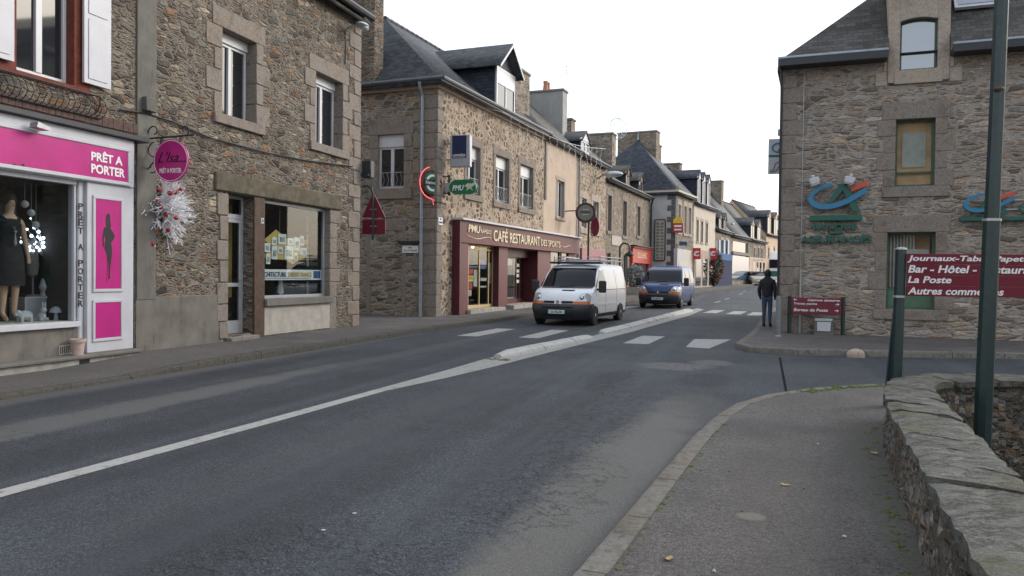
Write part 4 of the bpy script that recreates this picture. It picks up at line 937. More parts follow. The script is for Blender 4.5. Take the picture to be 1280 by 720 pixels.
MB().tube([(x1_ - .04, y - .01, md_ + .12), (x1_ - .04, y - .06, md_ + .12), (x1_ - .16, y - .06, md_ + .12)], .012, 6).build('handle', 'steel', lf, B)
MB().box(a - .05, b + .05, -.16, .3, .02, .17).build('doorstep', 'granite_grey', ah, B, bev=.015)
MB().box(dr[1] + .01, sw[0] - .005, -.03, .28, .06, lz - .005).jit(.012).build('timber_post', 'wood', ah, B, bev=.015)
m = MB(); a, b, c, e = sw
zz = c
while zz < e - .05:
    h = min(random.uniform(.3, .5), e - zz); m.box(b - .004, b + random.choice((.34, .5)), -.015, .24, zz + .006, zz + h - .006); zz += h
m.build('jamb_stones', 'granite', ah, B, bev=.015); m = MB(); zz = .15
while zz < e - .05:
    h = min(random.uniform(.35, .55), e - zz); m.box(dr[0] - random.choice((.26, .34)), dr[0] + .004, -.034, .33, zz + .006, zz + h - .006); zz += h
m.build('jamb_stones', 'granite', ah, B, bev=.015); MB().box(b - .003, b + .34, -.012, .24, .05, c - .006).build('jamb_foot', 'granite', ah, B, bev=.015)
wf = MB(); y = .14; wf.box(a + .004, b - .004, y, y + .07, c + .02, c + .09); wf.box(a + .004, b - .004, y, y + .07, e - .07, e - .002); wf.box(a + .004, a + .05, y, y + .07, c + .09, e - .07); wf.box(b - .07, b - .004, y, y + .07, c + .09, e - .07)
wfo = wf.build('display_window', 'alu', ah, B, bev=.004); MB().box(a + .05, b - .07, y + .03, y + .038, c + .09, e - .07).build('glass', 'shop_glass', wfo, B)
MB().box(a - .02, b + .06, -.1, .2, c - .14, c + .018).jit(.008).build('sill', 'cement', ah, B, bev=.015)
MB().box(a + .0, b + .0, -.02, .2, .12, c - .145).build('panel_below_window', 'off_white', ah, B, bev=.006)
m = MB(); x0_, x1_ = dr[0], b + .0; D_ = 2.4
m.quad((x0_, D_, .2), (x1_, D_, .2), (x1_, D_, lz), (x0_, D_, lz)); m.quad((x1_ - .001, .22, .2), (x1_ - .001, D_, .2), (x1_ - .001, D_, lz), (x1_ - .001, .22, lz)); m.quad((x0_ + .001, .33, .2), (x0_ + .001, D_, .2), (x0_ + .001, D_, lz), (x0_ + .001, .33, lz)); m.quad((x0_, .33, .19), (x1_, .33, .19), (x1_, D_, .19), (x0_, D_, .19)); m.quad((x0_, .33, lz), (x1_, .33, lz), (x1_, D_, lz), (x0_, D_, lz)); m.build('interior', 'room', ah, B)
MB().box(sw[0] + .05, sw[0] + .4, 1.7, 1.72, .9, lz - .02).build('curtain', 'yellow', ah, B); MB().box(sw[0] + .9, sw[0] + 1.15, 1.7, 1.72, .9, lz - .02).build('curtain', 'yellow', ah, B)
MB().box(dr[0] + .25, dr[0] + .5, 1.2, 1.22, .3, 1.5).build('curtain', 'yellow', ah, B)
q_ = B.p(328, 276, -.03); MB().box(q_.x - .05, q_.x + .04, -.04, -.031, q_.z - .06, q_.z + .06).build('number_plate', 'white_paint', ah, B); text('1', (q_.x - .015, q_.x + .01, q_.z - .035, q_.z + .035), -.041, 'black', ah, B)
m = MB(); P_ = [B.p(x_, y_, -.04) for x_, y_ in ((150, 137), (184, 142), (215, 152), (262, 172), (330, 190), (380, 200), (441, 208))]; m.tube(P_, .018, 6); m.build('cable', 'iron', ah, B)
q_ = B.p(185, 131, -.05); MB().box(q_.x - .13, q_.x + .13, -.14, -.034, q_.z - .12, q_.z + .12).build('junction_box', 'cement_strip', ah, B, bev=.01)
# display inside the office window: yellow board, framed pictures, banner
yb = .5; V = lambda px, py, yy=yb: B.p(px, py, yy)
t = thing('display_board', 'yellow star shaped display board hung in the architect office window', 'board', W=B.W @ Matrix.Translation((0, 0, 0)))
pts = [(330, 300), (345, 287), (360, 299), (386, 300), (386, 304), (371, 310), (385, 316), (386, 320), (366, 330), (358, 325), (332, 323), (330, 318), (345, 311)]
m = MB(); m.prism([(V(*p_).x, V(*p_).z) for p_ in pts], yb, yb + .015); m.build('board', 'yellow', t, B); MB().tube([(V(350, 300).x, yb + .01, V(350, 300).z), (V(350, 300).x, yb + .01, lz - .01)], .004, 4).build('hanging_wire', 'steel', t, B)
pic = 0
for (x0_, y0_, x1_, y1_) in [(330, 304, 337, 315), (339, 297, 345, 306), (347, 293, 357, 305), (359, 298, 366, 306), (367, 297, 374, 313), (375, 295, 379, 307), (339, 308, 346, 324), (347, 309, 353, 317), (355, 308, 366, 324), (367, 316, 371, 327), (375, 310, 383, 320), (332, 317, 337, 330)]:
    a_, b_ = V(x0_, y1_), V(x1_, y0_); o = MB().box(a_.x, b_.x, yb - .02, yb - .002, a_.z, b_.z).build('framed_picture', 'white_letter', None, B)
    tag(o, 'small white framed picture pinned among others on the yellow star board', 'picture', 'small pictures on the yellow board')
    w_, h_ = b_.x - a_.x, b_.z - a_.z; MB().box(a_.x + w_ * .2, b_.x - w_ * .2, yb - .023, yb - .0205, a_.z + h_ * .22, b_.z - h_ * .3).build('print', 'photo_print', o, B)
for i, (x0_, y0_, x1_, y1_) in enumerate([(384, 273, 401, 290), (384, 295, 401, 311), (384, 316, 401, 333), (384, 352, 401, 368)]):
    a_, b_ = V(x0_, y1_, .6), V(x1_, y0_, .6); o = MB().box(a_.x, b_.x, .6, .62, a_.z, b_.z).build('framed_picture', 'paper', None, B); w_, h_ = b_.x - a_.x, b_.z - a_.z
    tag(o, ['landscape picture at the top right of the architect office window', 'second landscape picture from the top right in the architect office window', 'picture just above the banner at the right of the office window', 'black and white picture under the banner at the right of the office window'][i], 'picture', 'large pictures in the office window')
    MB().box(a_.x + w_ * .08, b_.x - w_ * .08, .596, .5995, a_.z + h_ * .1, b_.z - h_ * .1).build('print', ['green_frame', 'blue_print', 'photo_print', 'granite_grey'][i], o, B); m = MB(); m.prism([(a_.x + w_ * .15, a_.z + h_ * .3), (a_.x + w_ * .5, a_.z + h_ * .75), (a_.x + w_ * .85, a_.z + h_ * .3)], .593, .5955); m.build('drawn_house', ['paper', 'green_frame', 'yellow', 'black'][i], o, B)
a_, b_ = B.p(329, 351, .2), B.p(402, 338, .2); bz0, bz1 = B.p(365, 350, .2).z, B.p(365, 337, .2).z
o = MB().box(sw[0] + .06, b_.x, .19, .2, bz0, bz1).build('window_banner', 'white_letter', None, B); tag(o, 'white banner with the architect name across the office window', 'banner'); w_ = b_.x - sw[0] - .06; h_ = bz1 - bz0; u_ = sw[0] + .06
text('ARCHITECTURE', (u_ + .02, u_ + w_ * .4, bz0 + h_ * .3, bz0 + h_ * .75), .188, 'navy', o, B, bold=.02); text('THIERRY FRANCK', (u_ + w_ * .43, u_ + w_ * .82, bz0 + h_ * .3, bz0 + h_ * .75), .188, 'yellow', o, B, bold=.02)
MB().box(u_ + .02, u_ + w_ * .8, .186, .1895, bz0 + h_ * .14, bz0 + h_ * .18).build('rule', 'navy', o, B); MB().box(u_ + w_ * .85, u_ + w_ * .97, .186, .1895, bz0 + h_ * .15, bz0 + h_ * .9).build('logo_patch', 'blue_print', o, B)
m = MB(); m.prism([(0, 0), (.14, .05), (.02, .5)], -.02, .02); m.prism([(-.01, .02), (-.1, .06), (-.01, .42)], -.02, .02); m.box(-.15, .18, -.05, .05, -.06, .0)
q_ = V(350, 362, .55); o = m.build('model_boat', 'white_paint'); o.matrix_world = B.W @ Matrix.Translation((q_.x, .55, .97)); tag(o, 'small white sailing boat model on the sill of the architect office window', 'model boat')
# street lamp on the house front
t = thing('wall_lamp', 'grey street lamp head on a short arm under the stone house eaves', 'street lamp', W=B.W @ Matrix.Translation((B.u(431, -.0, 25), 0, B.p(436, 26, -.3).z)))
MB().tube([(0, .0, -.12), (0, -.16, -.04), (.05, -.3, .0)], .03, 8).build('arm', 'steel', t); m = MB(); m.sphere((.16, -.42, .02), .2, 12, 1.25, .8, .42); m.build('housing', 'steel', t); m = MB(); m.sphere((.2, -.47, -.05), .13, 12, 1.1, .8, .55); m.build('lens', 'lamp_clear', t); MB().tube([(0, 0, -.12), (.02, -.02, -.5), (.0, -.02, -1.0)], .012, 5).build('cable', 'iron', t)
# box on the corner
q_ = B.p(461, 212, 0); t = thing('equipment_box', 'dark grey equipment box fixed high on the stone house corner', 'box', W=place(-10.25, 19.2, 4.35)); c_ = Fr(-10.25, 19.2, 0, 0); q_ = c_.p(461, 212, 0)
t.matrix_world = place(-10.25 + q_.x, 19.2, q_.z); WM[t.name] = t.matrix_world.copy(); MB().box(-.16, .12, -.12, .1, -.23, .23).build('case', 'dark_gutter', t, bev=.015); MB().box(-.4, -.15, -.03, .03, -.16, -.1).build('bracket', 'iron', t); MB().box(.04, .08, -.126, -.121, -.18, -.14).build('lock', 'steel', t)
# the maroon give-way sign, seen from behind, on a bent post
gY = 19.55; G_ = Fr(0, gY, 0, 0); P = lambda px, py: G_.p(px, py)
t = thing('road_sign', 'plain dark red triangle above a rectangle on a bent green post', 'road sign', W=place(P(466, 300).x, gY, P(466, 300).z)); 
a_, b_, c_ = P(453, 272), P(482, 272), P(467, 243); m = MB(); m.prism([(a_.x, a_.z), (b_.x, b_.z), (c_.x + .03, c_.z), (c_.x - .03, c_.z)], -.015, .015); m.build('triangle', 'sign_red', t, G_, bev=.005)
a_, b_ = P(453, 293), P(482, 274); MB().box(a_.x, b_.x, -.015, .015, a_.z, b_.z).build('plate', 'sign_red', t, G_, bev=.005)
x_ = P(467, 300).x; zt = P(466, 232).z; m = MB(); m.tube([(x_, -.05, P(466, 300).z), (x_, -.05, zt - .25), (x_ - .05, -.05, zt - .08), (x_ - .17, -.05, zt), (x_ - .3, -.15, zt - .04), (-10.38, -.52, zt - .1)], .035, 8); m.build('post', 'post_green', t, G_)
m = MB(); [m.tube([(x_ - .09, -.03, z_), (x_ + .09, -.03, z_)], .016, 6) for z_ in (P(466, 262).z, P(466, 283).z)]; m.build('clamps', 'steel', t, G_)

# ------------------------------------------------------------------ hanging sign and tinsel tree between the two houses
hY = 11.3; Hf = Fr(0, hY, 0, 0); P = lambda px, py: Hf.p(px, py); cc = P(214, 201); R_ = P(236, 201).x - cc.x
t = thing('hanging_sign', 'round pink shop sign hanging from a scrolled black iron bracket', 'sign', W=place(-10.3, hY, cc.z))
m = MB(); zt = P(214, 172).z; x0_ = -10.33; x1_ = P(243, 170).x
m.tube([(x0_, 0, zt), (x1_, 0, zt + .03)], .016, 6); m.tube([(x0_, 0, zt + .2), (x0_, 0, zt - .62)], .016, 6)
def scroll(cx, cz, r, a0, a1, w0=.011): 
    n = 18; m.tube([(cx + cos(a0 + (a1 - a0) * k / n) * r * (1 - .65 * k / n), 0, cz + sin(a0 + (a1 - a0) * k / n) * r * (1 - .65 * k / n)) for k in range(n + 1)], w0, 5)
scroll(x0_ + .14, zt + .12, .12, 3.4, -1.6); scroll(x1_ - .2, zt + .12, .1, -1.5, 4.2); scroll(x0_ + .16, zt - .22, .16, 1.6, 7.2); scroll(x0_ + .12, zt - .5, .11, -2, 3.5); m.tube([(x0_, 0, zt - .55), (x0_ + .25, 0, zt - .3), (x0_ + .3, 0, zt)], .012, 5)
for px in (203, 225): m.tube([(P(px, 180).x, 0, zt + .01), (P(px, 180).x, 0, cc.z + R_ * .8)], .012, 5)
m.build('bracket', 'iron', t, Hf)
ring = lambda r, y0, y1, n=40: MB().prism([(cc.x + r * cos(2 * pi * k / n), cc.z + r * sin(2 * pi * k / n)) for k in range(n)], y0, y1)
ring(R_, -.015, .015).build('disc', 'pink', t, Hf); m = MB(); n = 40
m.tube([(cc.x + R_ * .95 * cos(2 * pi * k / n), -.016, cc.z + R_ * .95 * sin(2 * pi * k / n)) for k in range(n + 1)], .006, 4); m.build('rim_line', 'white_letter', t, Hf)
text("L'Isa...", (cc.x - R_ * .72, cc.x + R_ * .85, cc.z - .03, cc.z + R_ * .42), -.017, 'black', t, Hf, shear=.45); text('PRÊT A PORTER', (cc.x - R_ * .62, cc.x + R_ * .62, cc.z - R_ * .58, cc.z - R_ * .3), -.017, 'white_letter', t, Hf, bold=.02)
tY = 11.75; Tf = Fr(0, tY, 0, 0); P = lambda px, py: Tf.p(px, py); cc = P(196, 264)
t = thing('tinsel_tree', 'white tinsel christmas bush with red baubles fixed to the stone wall', 'christmas decoration', W=place(cc.x, tY, cc.z))
m = MB(); tips = []
for k in range(380):
    d = Vector((random.gauss(0, 1), random.gauss(0, .8), random.gauss(.1, .9))); d.normalize()
    L_ = random.uniform(.42, .8) * (.8 if d.x < -.6 else 1); e_ = Vector((d.x * L_, d.y * L_ * .75, d.z * L_ * .9)); o_ = Vector((random.uniform(-.1, .1), random.uniform(-.1, .1), random.uniform(-.12, .12)))
    mid = o_ + e_ * .55 + Vector((0, 0, random.uniform(-.02, .05))); m.tube([o_, mid, o_ + e_], [.012, .013, .006], 4); tips.append(o_ + e_)
    for j in range(7):
        s_ = o_ + e_ * random.uniform(.35, .95); f_ = s_ + e_.normalized() * .07 + Vector((random.gauss(0, .05), random.gauss(0, .05), random.gauss(0, .05))); m.tube([s_, f_], [.009, .005], 4)
for k in range(5): m.tube([(random.uniform(-.15, .3), 0, .3), (random.uniform(-.1, .45), random.uniform(-.1, .1), random.uniform(.6, .8))], [.012, .008], 4)
m.build('branches', 'twig_white', t)
for k in range(24):
    q_ = random.choice([v_ for v_ in tips if v_.y < .05]) * random.uniform(.75, 1.0); q_.y -= .06; MB().sphere(q_, random.uniform(.03, .048), 8).build('bauble', 'bauble', t)
m = MB(); m.tube([(.0, 0, -.2), (-.22, .05, -.5)], .03, 6); m.tube([(-.42, .05, -.42), (-.1, .0, -.38)], .022, 6); m.build('bracket', 'wood', t)
# ------------------------------------------------------------------ the corner café
C = Fr(-10.2, 24.04, 85.5, 0)
U = lambda px, py=300, y=0: C.u(px, y, py)
ch = thing('cafe', 'corner stone café with maroon shopfront and pale jointed walls', 'house', C)
CL = U(680, 220); CE = 7.95; CD = 8.0; CR = 11.4
ws = []
for (p0, p1, yc, z0, z1) in ((583, 600, 215, 4.45, 6.22), (619, 636, 225, 4.4, 6.22), (650, 666, 235, 4.4, 6.22)): ws.append((U(p0, yc), U(p1, yc), z0, z1))
y0s = .02
d1 = (U(577, 340), U(620, 340), .3, 2.64); d2 = (U(631, 340), U(669, 340), .35, 2.64); d3 = (U(686, 320), U(708, 320), 1.2, 2.64)
SE = U(717, 305)
# side wall frame: seen from the camera, left to right, ending at the corner
SLN = 7.0
sx, sy = cos(radians(-4.5)), sin(radians(-4.5))
Sd = Fr(-10.2 - SLN * sx, 24.04 - SLN * sy, -4.5, 0)
m = MB(); wall(m, CL, -.1, CE, [*ws, (*d1, .25), (*d2, .6)]); shell(m, CL, CD, -.1, CE, CR, hip0=3.2, left=False, right=True); m.build('wall', 'stone_cafe', ch, C)
sw_ = (Sd.u(472, 0, 200), Sd.u(505, 0, 200), Sd.p(488, 236).z, Sd.p(488, 168).z)
m = MB(); wall(m, SLN, -.1, CE, [sw_]); m.build('side_wall', 'stone_side', ch, Sd)
roof(ch, C, CL, CD, CE + .12, CR, 'slate', over=.3, hip0=3.2, side=0)
m = MB(); m.tube([(-.36, -.36, CE - .02), (CL, -.36, CE - .02)], .075, 8); m.tube([(-.36, -.36, CE - .02), (-.36, CD, CE - .02)], .075, 8); m.build('gutter', plain('weathered_zinc', (.1, .108, .12), .5, .2, 5, metal=.3), ch, C)
m = MB(); m.prism([(-.14, CE - .28), (-.14, CE + .0), (-.3, CE + .02), (-.3, CE - .07), (-.2, CE - .12)], 0, 1)  # cornice under the eaves
m.v = []; m.f = []; m.s = []
m.box(-.12, CL, -.12, .02, CE - .26, CE - .14); m.box(-.22, CL, -.22, .02, CE - .139, CE - .03); m.box(-.12, .02, .02, CD, CE - .26, CE - .14); m.box(-.22, .02, .02, CD, CE - .139, CE - .03)
m.build('cornice', 'render_cream', ch, C, bev=.02)
window(ch, Sd, sw_, .14, .07, 2, sbox=.42, surr=.3, blocks=4, alt=.06, lintel=.55, sill=.35, rail=.55)
for r_ in ws: window(ch, C, r_, .2, .06, 2, sbox=.45, surr=.2, blocks=1, alt=0, lintel=.3, sill=.22, rail=.6)
# corner pillar of dressed granite
m = MB(); z = 0; i = 0
while z < CE - .3:
    h = random.uniform(.36, .5); l = (.9, .72)[i % 2]; f = (.42, .3)[i % 2]; m.box(-.02, f, -.024, .06, z + .006, z + h - .006); m.box(-.027, .06, .061, l, z + .006, z + h - .006); z += h; i += 1
m.build('quoins', 'granite', ch, C, bev=.012)
xx = Sd.u(527, -.1, 250); m = MB(); m.tube([(xx + .0, -.34, CE - .05), (xx, -.3, CE - .25), (xx, -.1, CE - .5), (xx, -.1, 1.2)], .055, 10); m.tube([(xx, -.1, 1.25), (xx, -.1, .05)], .062, 10)
dp = m.build('downpipe', 'zinc', ch, Sd); m = MB(); [m.tube([(xx, -.1, z_), (xx, -.1, z_ + .04)], .066, 10) for z_ in (1.9, 3.4, 4.9, 6.4)]; m.build('pipe_collars', 'steel', dp, Sd)
chimney(ch, C, -.03, .55, SLN - Sd.u(472, .2, 100), SLN - Sd.u(440, .2, 100), CE - .3, 13.2, 'stone_house')
# blocked doorway: paler stone panel between granite jambs; street name plates
a_, b_ = Sd.u(463, 0, 350), Sd.u(502, 0, 350); m = MB(); m.box(a_ - .16, a_, -.015, .03, .05, 3.0); m.box(b_, b_ + .16, -.015, .03, .05, 3.0); m.box(a_ - .16, b_ + .16, -.019, .03, 3.001, 3.4); m.build('blocked_doorway', 'granite', ch, Sd, bev=.012)
q_ = Sd.rect(503, 307, 523, 316, -.03); o = MB().box(q_[0], q_[1], -.04, -.012, q_[2], q_[3]).build('street_plate', 'white_letter', None, Sd); tag(o, 'white street name plate on the café side wall left of the downpipe', 'street plate')
h_ = q_[3] - q_[2]; w_ = q_[1] - q_[0]; text('RUE', (q_[0] + w_ * .4, q_[0] + w_ * .6, q_[2] + h_ * .6, q_[2] + h_ * .82), -.041, 'navy', o, Sd); text('DE LA PALAIS', (q_[0] + w_ * .1, q_[1] - w_ * .08, q_[2] + h_ * .2, q_[2] + h_ * .45), -.041, 'navy', o, Sd)
MB().box(q_[0] - .14, q_[1] + .04, -.12, -.0, q_[3] + .06, q_[3] + .16).build('drip_ledge', 'dark_gutter', ch, Sd, bev=.01)
q_ = (.06, .34, C.p(556, 282).z, C.p(556, 273).z); o = MB().box(q_[0], q_[1], -.05, -.026, q_[2], q_[3]).build('street_plate', 'white_letter', None, C); tag(o, 'small white street plate on the café corner beside the maroon shopfront', 'street plate')
text('RUE', (.14, .26, q_[2] + .16, q_[2] + .22), -.051, 'navy', o, C); text('DU CENTRE', (.09, .31, q_[2] + .05, q_[2] + .11), -.051, 'navy', o, C)
m = MB(); m.tube([(SLN - .75, -.05, 3.9), (SLN - .3, -.05, 3.86), (SLN + .03, -.05, 3.95), (SLN + .05, .6, 3.92)], .02, 6); m.tube([(SLN - .8, -.04, 3.1), (SLN - .3, -.05, 3.02), (SLN - .05, -.04, 3.04)], .016, 6); m.tube([(sw_[1], -.02, 2.1), (SLN - 1.6, -.03, 1.85), (SLN - 1.05, -.03, 2.0)], .012, 5); m.build('cable', 'cement_strip', ch, Sd)
# shopfront
m = MB(); e1 = U(566, 340)
y = -.12
m.box(e1, d1[0] + .004, -.26, .11, .05, 2.64); m.build('shopfront_pier', 'maroon_lt', ch, C, bev=.006); m = MB(); m.box(d1[1] - .004, d2[0] + .004, y, .115, .05, 2.64); m.build('shopfront_pier', 'maroon_lt', ch, C, bev=.006); MB().box(d2[1] - .006, d2[1] + .05, y + .004, .6, .06, 2.63).build('reveal_board', 'maroon', ch, C); MB().box(d1[1] - .008, d1[1] - .005, y + .004, .25, .06, 2.63).build('reveal_board', 'maroon', ch, C); m = MB(); m.box(d2[1] + .051, d3[0] - .05, y, .02, .05, 2.64); m.box(d3[0] - .049, SE, y, .02, .05, 1.2); m.box(d3[1], SE, y, .02, 1.201, 2.64)
z = .3
pn_ = m.build('shopfront', 'maroon_lt', ch, C, bev=.006)
m = MB(); z = .16
while z < 2.6:
    for a_, b_, yy_ in ((e1, d1[0], -.262), (d1[1], d2[0], y - .002), (d2[1], d3[0] - .05, y - .002)): m.box(a_ + .003, b_ - .003, yy_ - .001, yy_ + .01, z, z + .016)
    z += .125
m.build('board_joints', 'maroon', pn_, C)
MB().box(e1 - .08, e1 - .002, -.3, .02, .03, 3.5).build('end_board', 'maroon', ch, C, bev=.005)
fs = MB().box(e1, SE, -.3, .02, 2.645, 3.42).build('sign_board', 'maroon_lt', ch, C, bev=.006)
m = MB(); u = e1 + .11
while u < SE - .05: m.box(u, u + .008, -.302, -.296, 2.66, 3.4); u += .13
m.build('board_joints', 'maroon', fs, C)
MB().box(e1 - .1, SE + .15, -.42, .02, 3.424, 3.5).build('canopy_edge', 'white_paint', ch, C, bev=.008)
sg = lambda p0, p1, y0, y1: (C.u(p0, -.31, 290), C.u(p1, -.31, 290))
def st(s, p0, p1, zf0, zf1, **k):
    a_, b_ = C.u(p0, -.31, 292), C.u(p1, -.31, 296); text(s, (a_, b_, 2.645 + .775 * zf0, 2.645 + .775 * zf1), -.303, 'cream_letter', fs, C, ext=.03, **k)
st('PMU', 585, 599.5, .5, .85, bold=.02, shear=.1); st('RAPIDO', 600.5, 613.5, .52, .72); st('CAFÉ', 616.5, 634, .22, .9, bold=.01); st('RESTAURANT', 637, 674.5, .22, .74, bold=.01); st('DES SPORTS', 676, 700, .26, .62)
for p0, p1, zz in ((584, 614, .3), (701, 713, .4)):
    m = MB(); a_, b_ = C.u(p0, -.31, 296), C.u(p1, -.31, 300); m.tube([(a_ + (b_ - a_) * k / 10, -.31, 2.645 + .775 * zz + .05 * sin(k * .62 + 2.4)) for k in range(11)], .014, 5); m.build('flourish', 'cream_letter', fs, C)
# doors and windows of the café
def glazed(r, y, nm, mat, posts, bot=.0, top=.0, gl='shop_glass', fw=.06):
    a, b, c, e = r; m = MB(); m.box(a, a + fw, y, y + .06, c, e); m.box(b - fw, b, y, y + .06, c, e); m.box(a + fw, b - fw, y, y + .06, e - fw, e); m.box(a + fw, b - fw, y, y + .06, c, c + fw + bot)
    for p_ in posts: m.box(a + (b - a) * p_ - fw / 2, a + (b - a) * p_ + fw / 2, y - .004, y + .056, c + fw + bot, e - fw)
    if top: m.box(a + fw, b - fw, y - .003, y + .055, e - top - fw, e - top)
    o = m.build(nm, mat, ch, C, bev=.004); MB().box(a + fw, b - fw, y + .02, y + .028, c + fw + bot, e - fw).build('glass', gl, o, C); return o
g_ = glazed((d1[0], d1[1], .3, 2.64), .12, 'glazed_door', 'gold', (.26, .58, .86), .05, .12)
MB().box(d1[0] - .05, d1[1] + .1, -.4, .12, .02, .295).build('doorstep', 'concrete', ch, C, bev=.015)
MB().box(d1[0], d1[1], .12, .14, .1, .3).build('threshold', 'concrete', ch, C)
glazed((d2[0], d2[0] + (d2[1] - d2[0]) * .62, .5, 2.3), .35, 'shop_window', 'maroon', (), .0, .0); dd = glazed((d2[0] + (d2[1] - d2[0]) * .63, d2[1], .35, 2.3), .5, 'glazed_door', 'maroon', (.5,), .1)
m = MB(); m.box(d2[0], d2[1], .3, .6, 2.301, 2.64); m.box(d2[0], d2[0] + (d2[1] - d2[0]) * .62, .34, .6, .3, .499); m.build('transom_panel', 'maroon', ch, C)
MB().box(d2[0] - .1, d2[1] + .1, -.45, .5, .05, .345).build('doorstep', 'concrete', ch, C, bev=.015)
dk = MB().box(d3[0], d3[1], -.05, .0, 1.2, 2.64).build('upper_light', 'pane', ch, C); MB().box((d3[0] + d3[1]) / 2 - .04, (d3[0] + d3[1]) / 2 + .04, -.1, -.051, 1.2, 2.64).build('mullion', 'maroon', dk, C)
m = MB(); x0_, x1_, D_ = d1[0] + .01, d2[1] - .01, 4; 
m.quad((x0_, D_, .3), (x1_, D_, .3), (x1_, D_, 2.64), (x0_, D_, 2.64)); m.quad((x0_, .3, .3), (x0_, D_, .3), (x0_, D_, 2.64), (x0_, .3, 2.64)); m.quad((x1_, .62, .3), (x1_, D_, .3), (x1_, D_, 2.64), (x1_, .62, 2.64)); m.quad((x0_, .62, .29), (x1_, .62, .29), (x1_, D_, .29), (x0_, D_, .29)); m.quad((x0_, .3, 2.645), (x1_, .3, 2.645), (x1_, D_, 2.645), (x0_, D_, 2.645)); m.build('interior', 'room_warm', ch, C)
for k, (f0_, f1_, z0_, z1_, mt) in enumerate([(.03, .2, 1.9, 2.4, 'green_print'), (.03, .19, 1.25, 1.6, 'red_print'), (.3, .42, 1.55, 1.75, 'red_print'), (.3, .43, 1.28, 1.52, 'yellow_print'), (.3, .4, 1.0, 1.25, 'red_print'), (.44, .54, 1.1, 1.72, 'paper'), (.3, .38, .75, .98, 'paper'), (.64, .78, 1.75, 2.1, 'blue_print'), (.64, .82, 1.3, 1.42, 'paper'), (.64, .82, 1.05, 1.12, 'paper'), (.04, .2, .95, 1.15, 'paper'), (.88, .97, 1.2, 2.0, 'photo_print')]):
    MB().box(d1[0] + (d1[1] - d1[0]) * f0_, d1[0] + (d1[1] - d1[0]) * f1_, .155, .16, z0_, z1_).build('poster', mt, g_, C)
w2_ = d2[1] - d2[0]
for f0_, f1_, z0_, z1_, mt in ((.05, .5, 1.95, 2.25, 'paper'), (.1, .25, 1.9, 2.2, 'photo_print'), (.05, .55, .55, .6, 'paper')): MB().box(d2[0] + w2_ * f0_, d2[0] + w2_ * f1_, .40 if f0_ != .1 else .392, .405 if f0_ != .1 else .397, z0_, z1_).build('poster', mt, ch, C)
for z_ in (1.9, 1.65, 1.45, 1.2): MB().box(d2[0] + w2_ * .7, d2[0] + w2_ * .8, .49, .497, z_, z_ + .14).build('notice', 'paper', dd, C)
lamp_ = MB().sphere(((d1[0] + d1[1]) / 2, .3, 2.58), .06, 8).build('ceiling_lamp', plain('ceiling_bulb', (1, .8, .5), .5, em=(1, .75, .4), ems=4), ch, C)
# roof furniture
dz0 = CE + .15
du0, du1 = C.u(623, -.05, 120), C.u(646, -.05, 110); zt_ = C.p(640, 92, -.05).z
dormer(ch, C, du0, du1, dz0, zt_, zt_ + 1.05, .05, 3.6, ov=.3, sb=.55, front='pvc', gable=False)
chimney(ch, C, C.u(645, 1.0, 110), C.u(662, 1.0, 110), 1.0, 2.2, 8.3, C.p(655, 92, 1.2).z - .1, 'stone_side')
# projecting signs
Lf = Fr(0, 24.6, 0, 0); P = lambda px, py: Lf.p(px, py)
a_, b_ = P(562, 209), P(587.5, 168)
t = thing('lightbox_sign', 'tall silver lightbox sign with navy panel projecting from the café wall', 'sign', W=place(a_.x, 24.6, a_.z)); w_, h_ = b_.x - a_.x, b_.z - a_.z
MB().box(a_.x, b_.x, 0, .22, a_.z, b_.z).build('case', 'silver', t, Lf, bev=.02); MB().box(a_.x + w_ * .12, a_.x + w_ * .83, -.006, .001, a_.z + h_ * .27, b_.z - .02).build('navy_panel', 'navy', t, Lf)
text('LAVAZZA', (a_.x + w_ * .16, a_.x + w_ * .79, a_.z + h_ * .33, a_.z + h_ * .4), -.007, 'white_letter', t, Lf, bold=.03); MB().box(a_.x + w_ * .17, a_.x + w_ * .78, -.009, -.007, a_.z + h_ * .295, a_.z + h_ * .305).build('rule', 'white_letter', t, Lf)
m = MB(); [m.tube([(-10.3, .1, z_), (a_.x + .01, .1, z_)], .03, 6) for z_ in (a_.z + h_ * .25, a_.z + h_ * .75)]; m.build('arms', 'steel', t, Lf)
a_, b_ = P(561.5, 243), P(595, 224); zc, rr = (a_.z + b_.z) / 2, (b_.z - a_.z) / 2
t = thing('betting_sign', 'green rounded sign projecting from the café wall under the navy lightbox', 'sign', W=place(a_.x, 24.6, a_.z))
pts = [(a_.x + rr - rr * sin(pi * k / 12), zc + rr * cos(pi * k / 12)) for k in range(13)] + [(b_.x - rr + rr * sin(pi * k / 12), zc - rr * cos(pi * k / 12)) for k in range(13)]
m = MB().prism(pts, 0, .14); m.build('panel', 'pmu_green', t, Lf, bev=.02); text('PMU', (a_.x + rr * .45, a_.x + (b_.x - a_.x) * .55, zc - rr * .5, zc + rr * .25), -.004, 'white_letter', t, Lf, shear=.25, bold=.03)
m = MB(); cx = b_.x - rr * 1.0; m.prism([(cx - .18, zc + .02), (cx - .05, zc + .12), (cx + .1, zc + .1), (cx + .2, zc + .16), (cx + .22, zc + .06), (cx + .08, zc - .02), (cx + .14, zc - .14), (cx + .02, zc - .05), (cx - .1, zc - .14), (cx - .06, zc - .02)], -.006, -.001); m.build('emblem', 'paper', t, Lf)
MB().box(a_.x - .22, a_.x + .02, .04, .1, zc - .15, zc + .15).build('mount', 'silver', t, Lf)
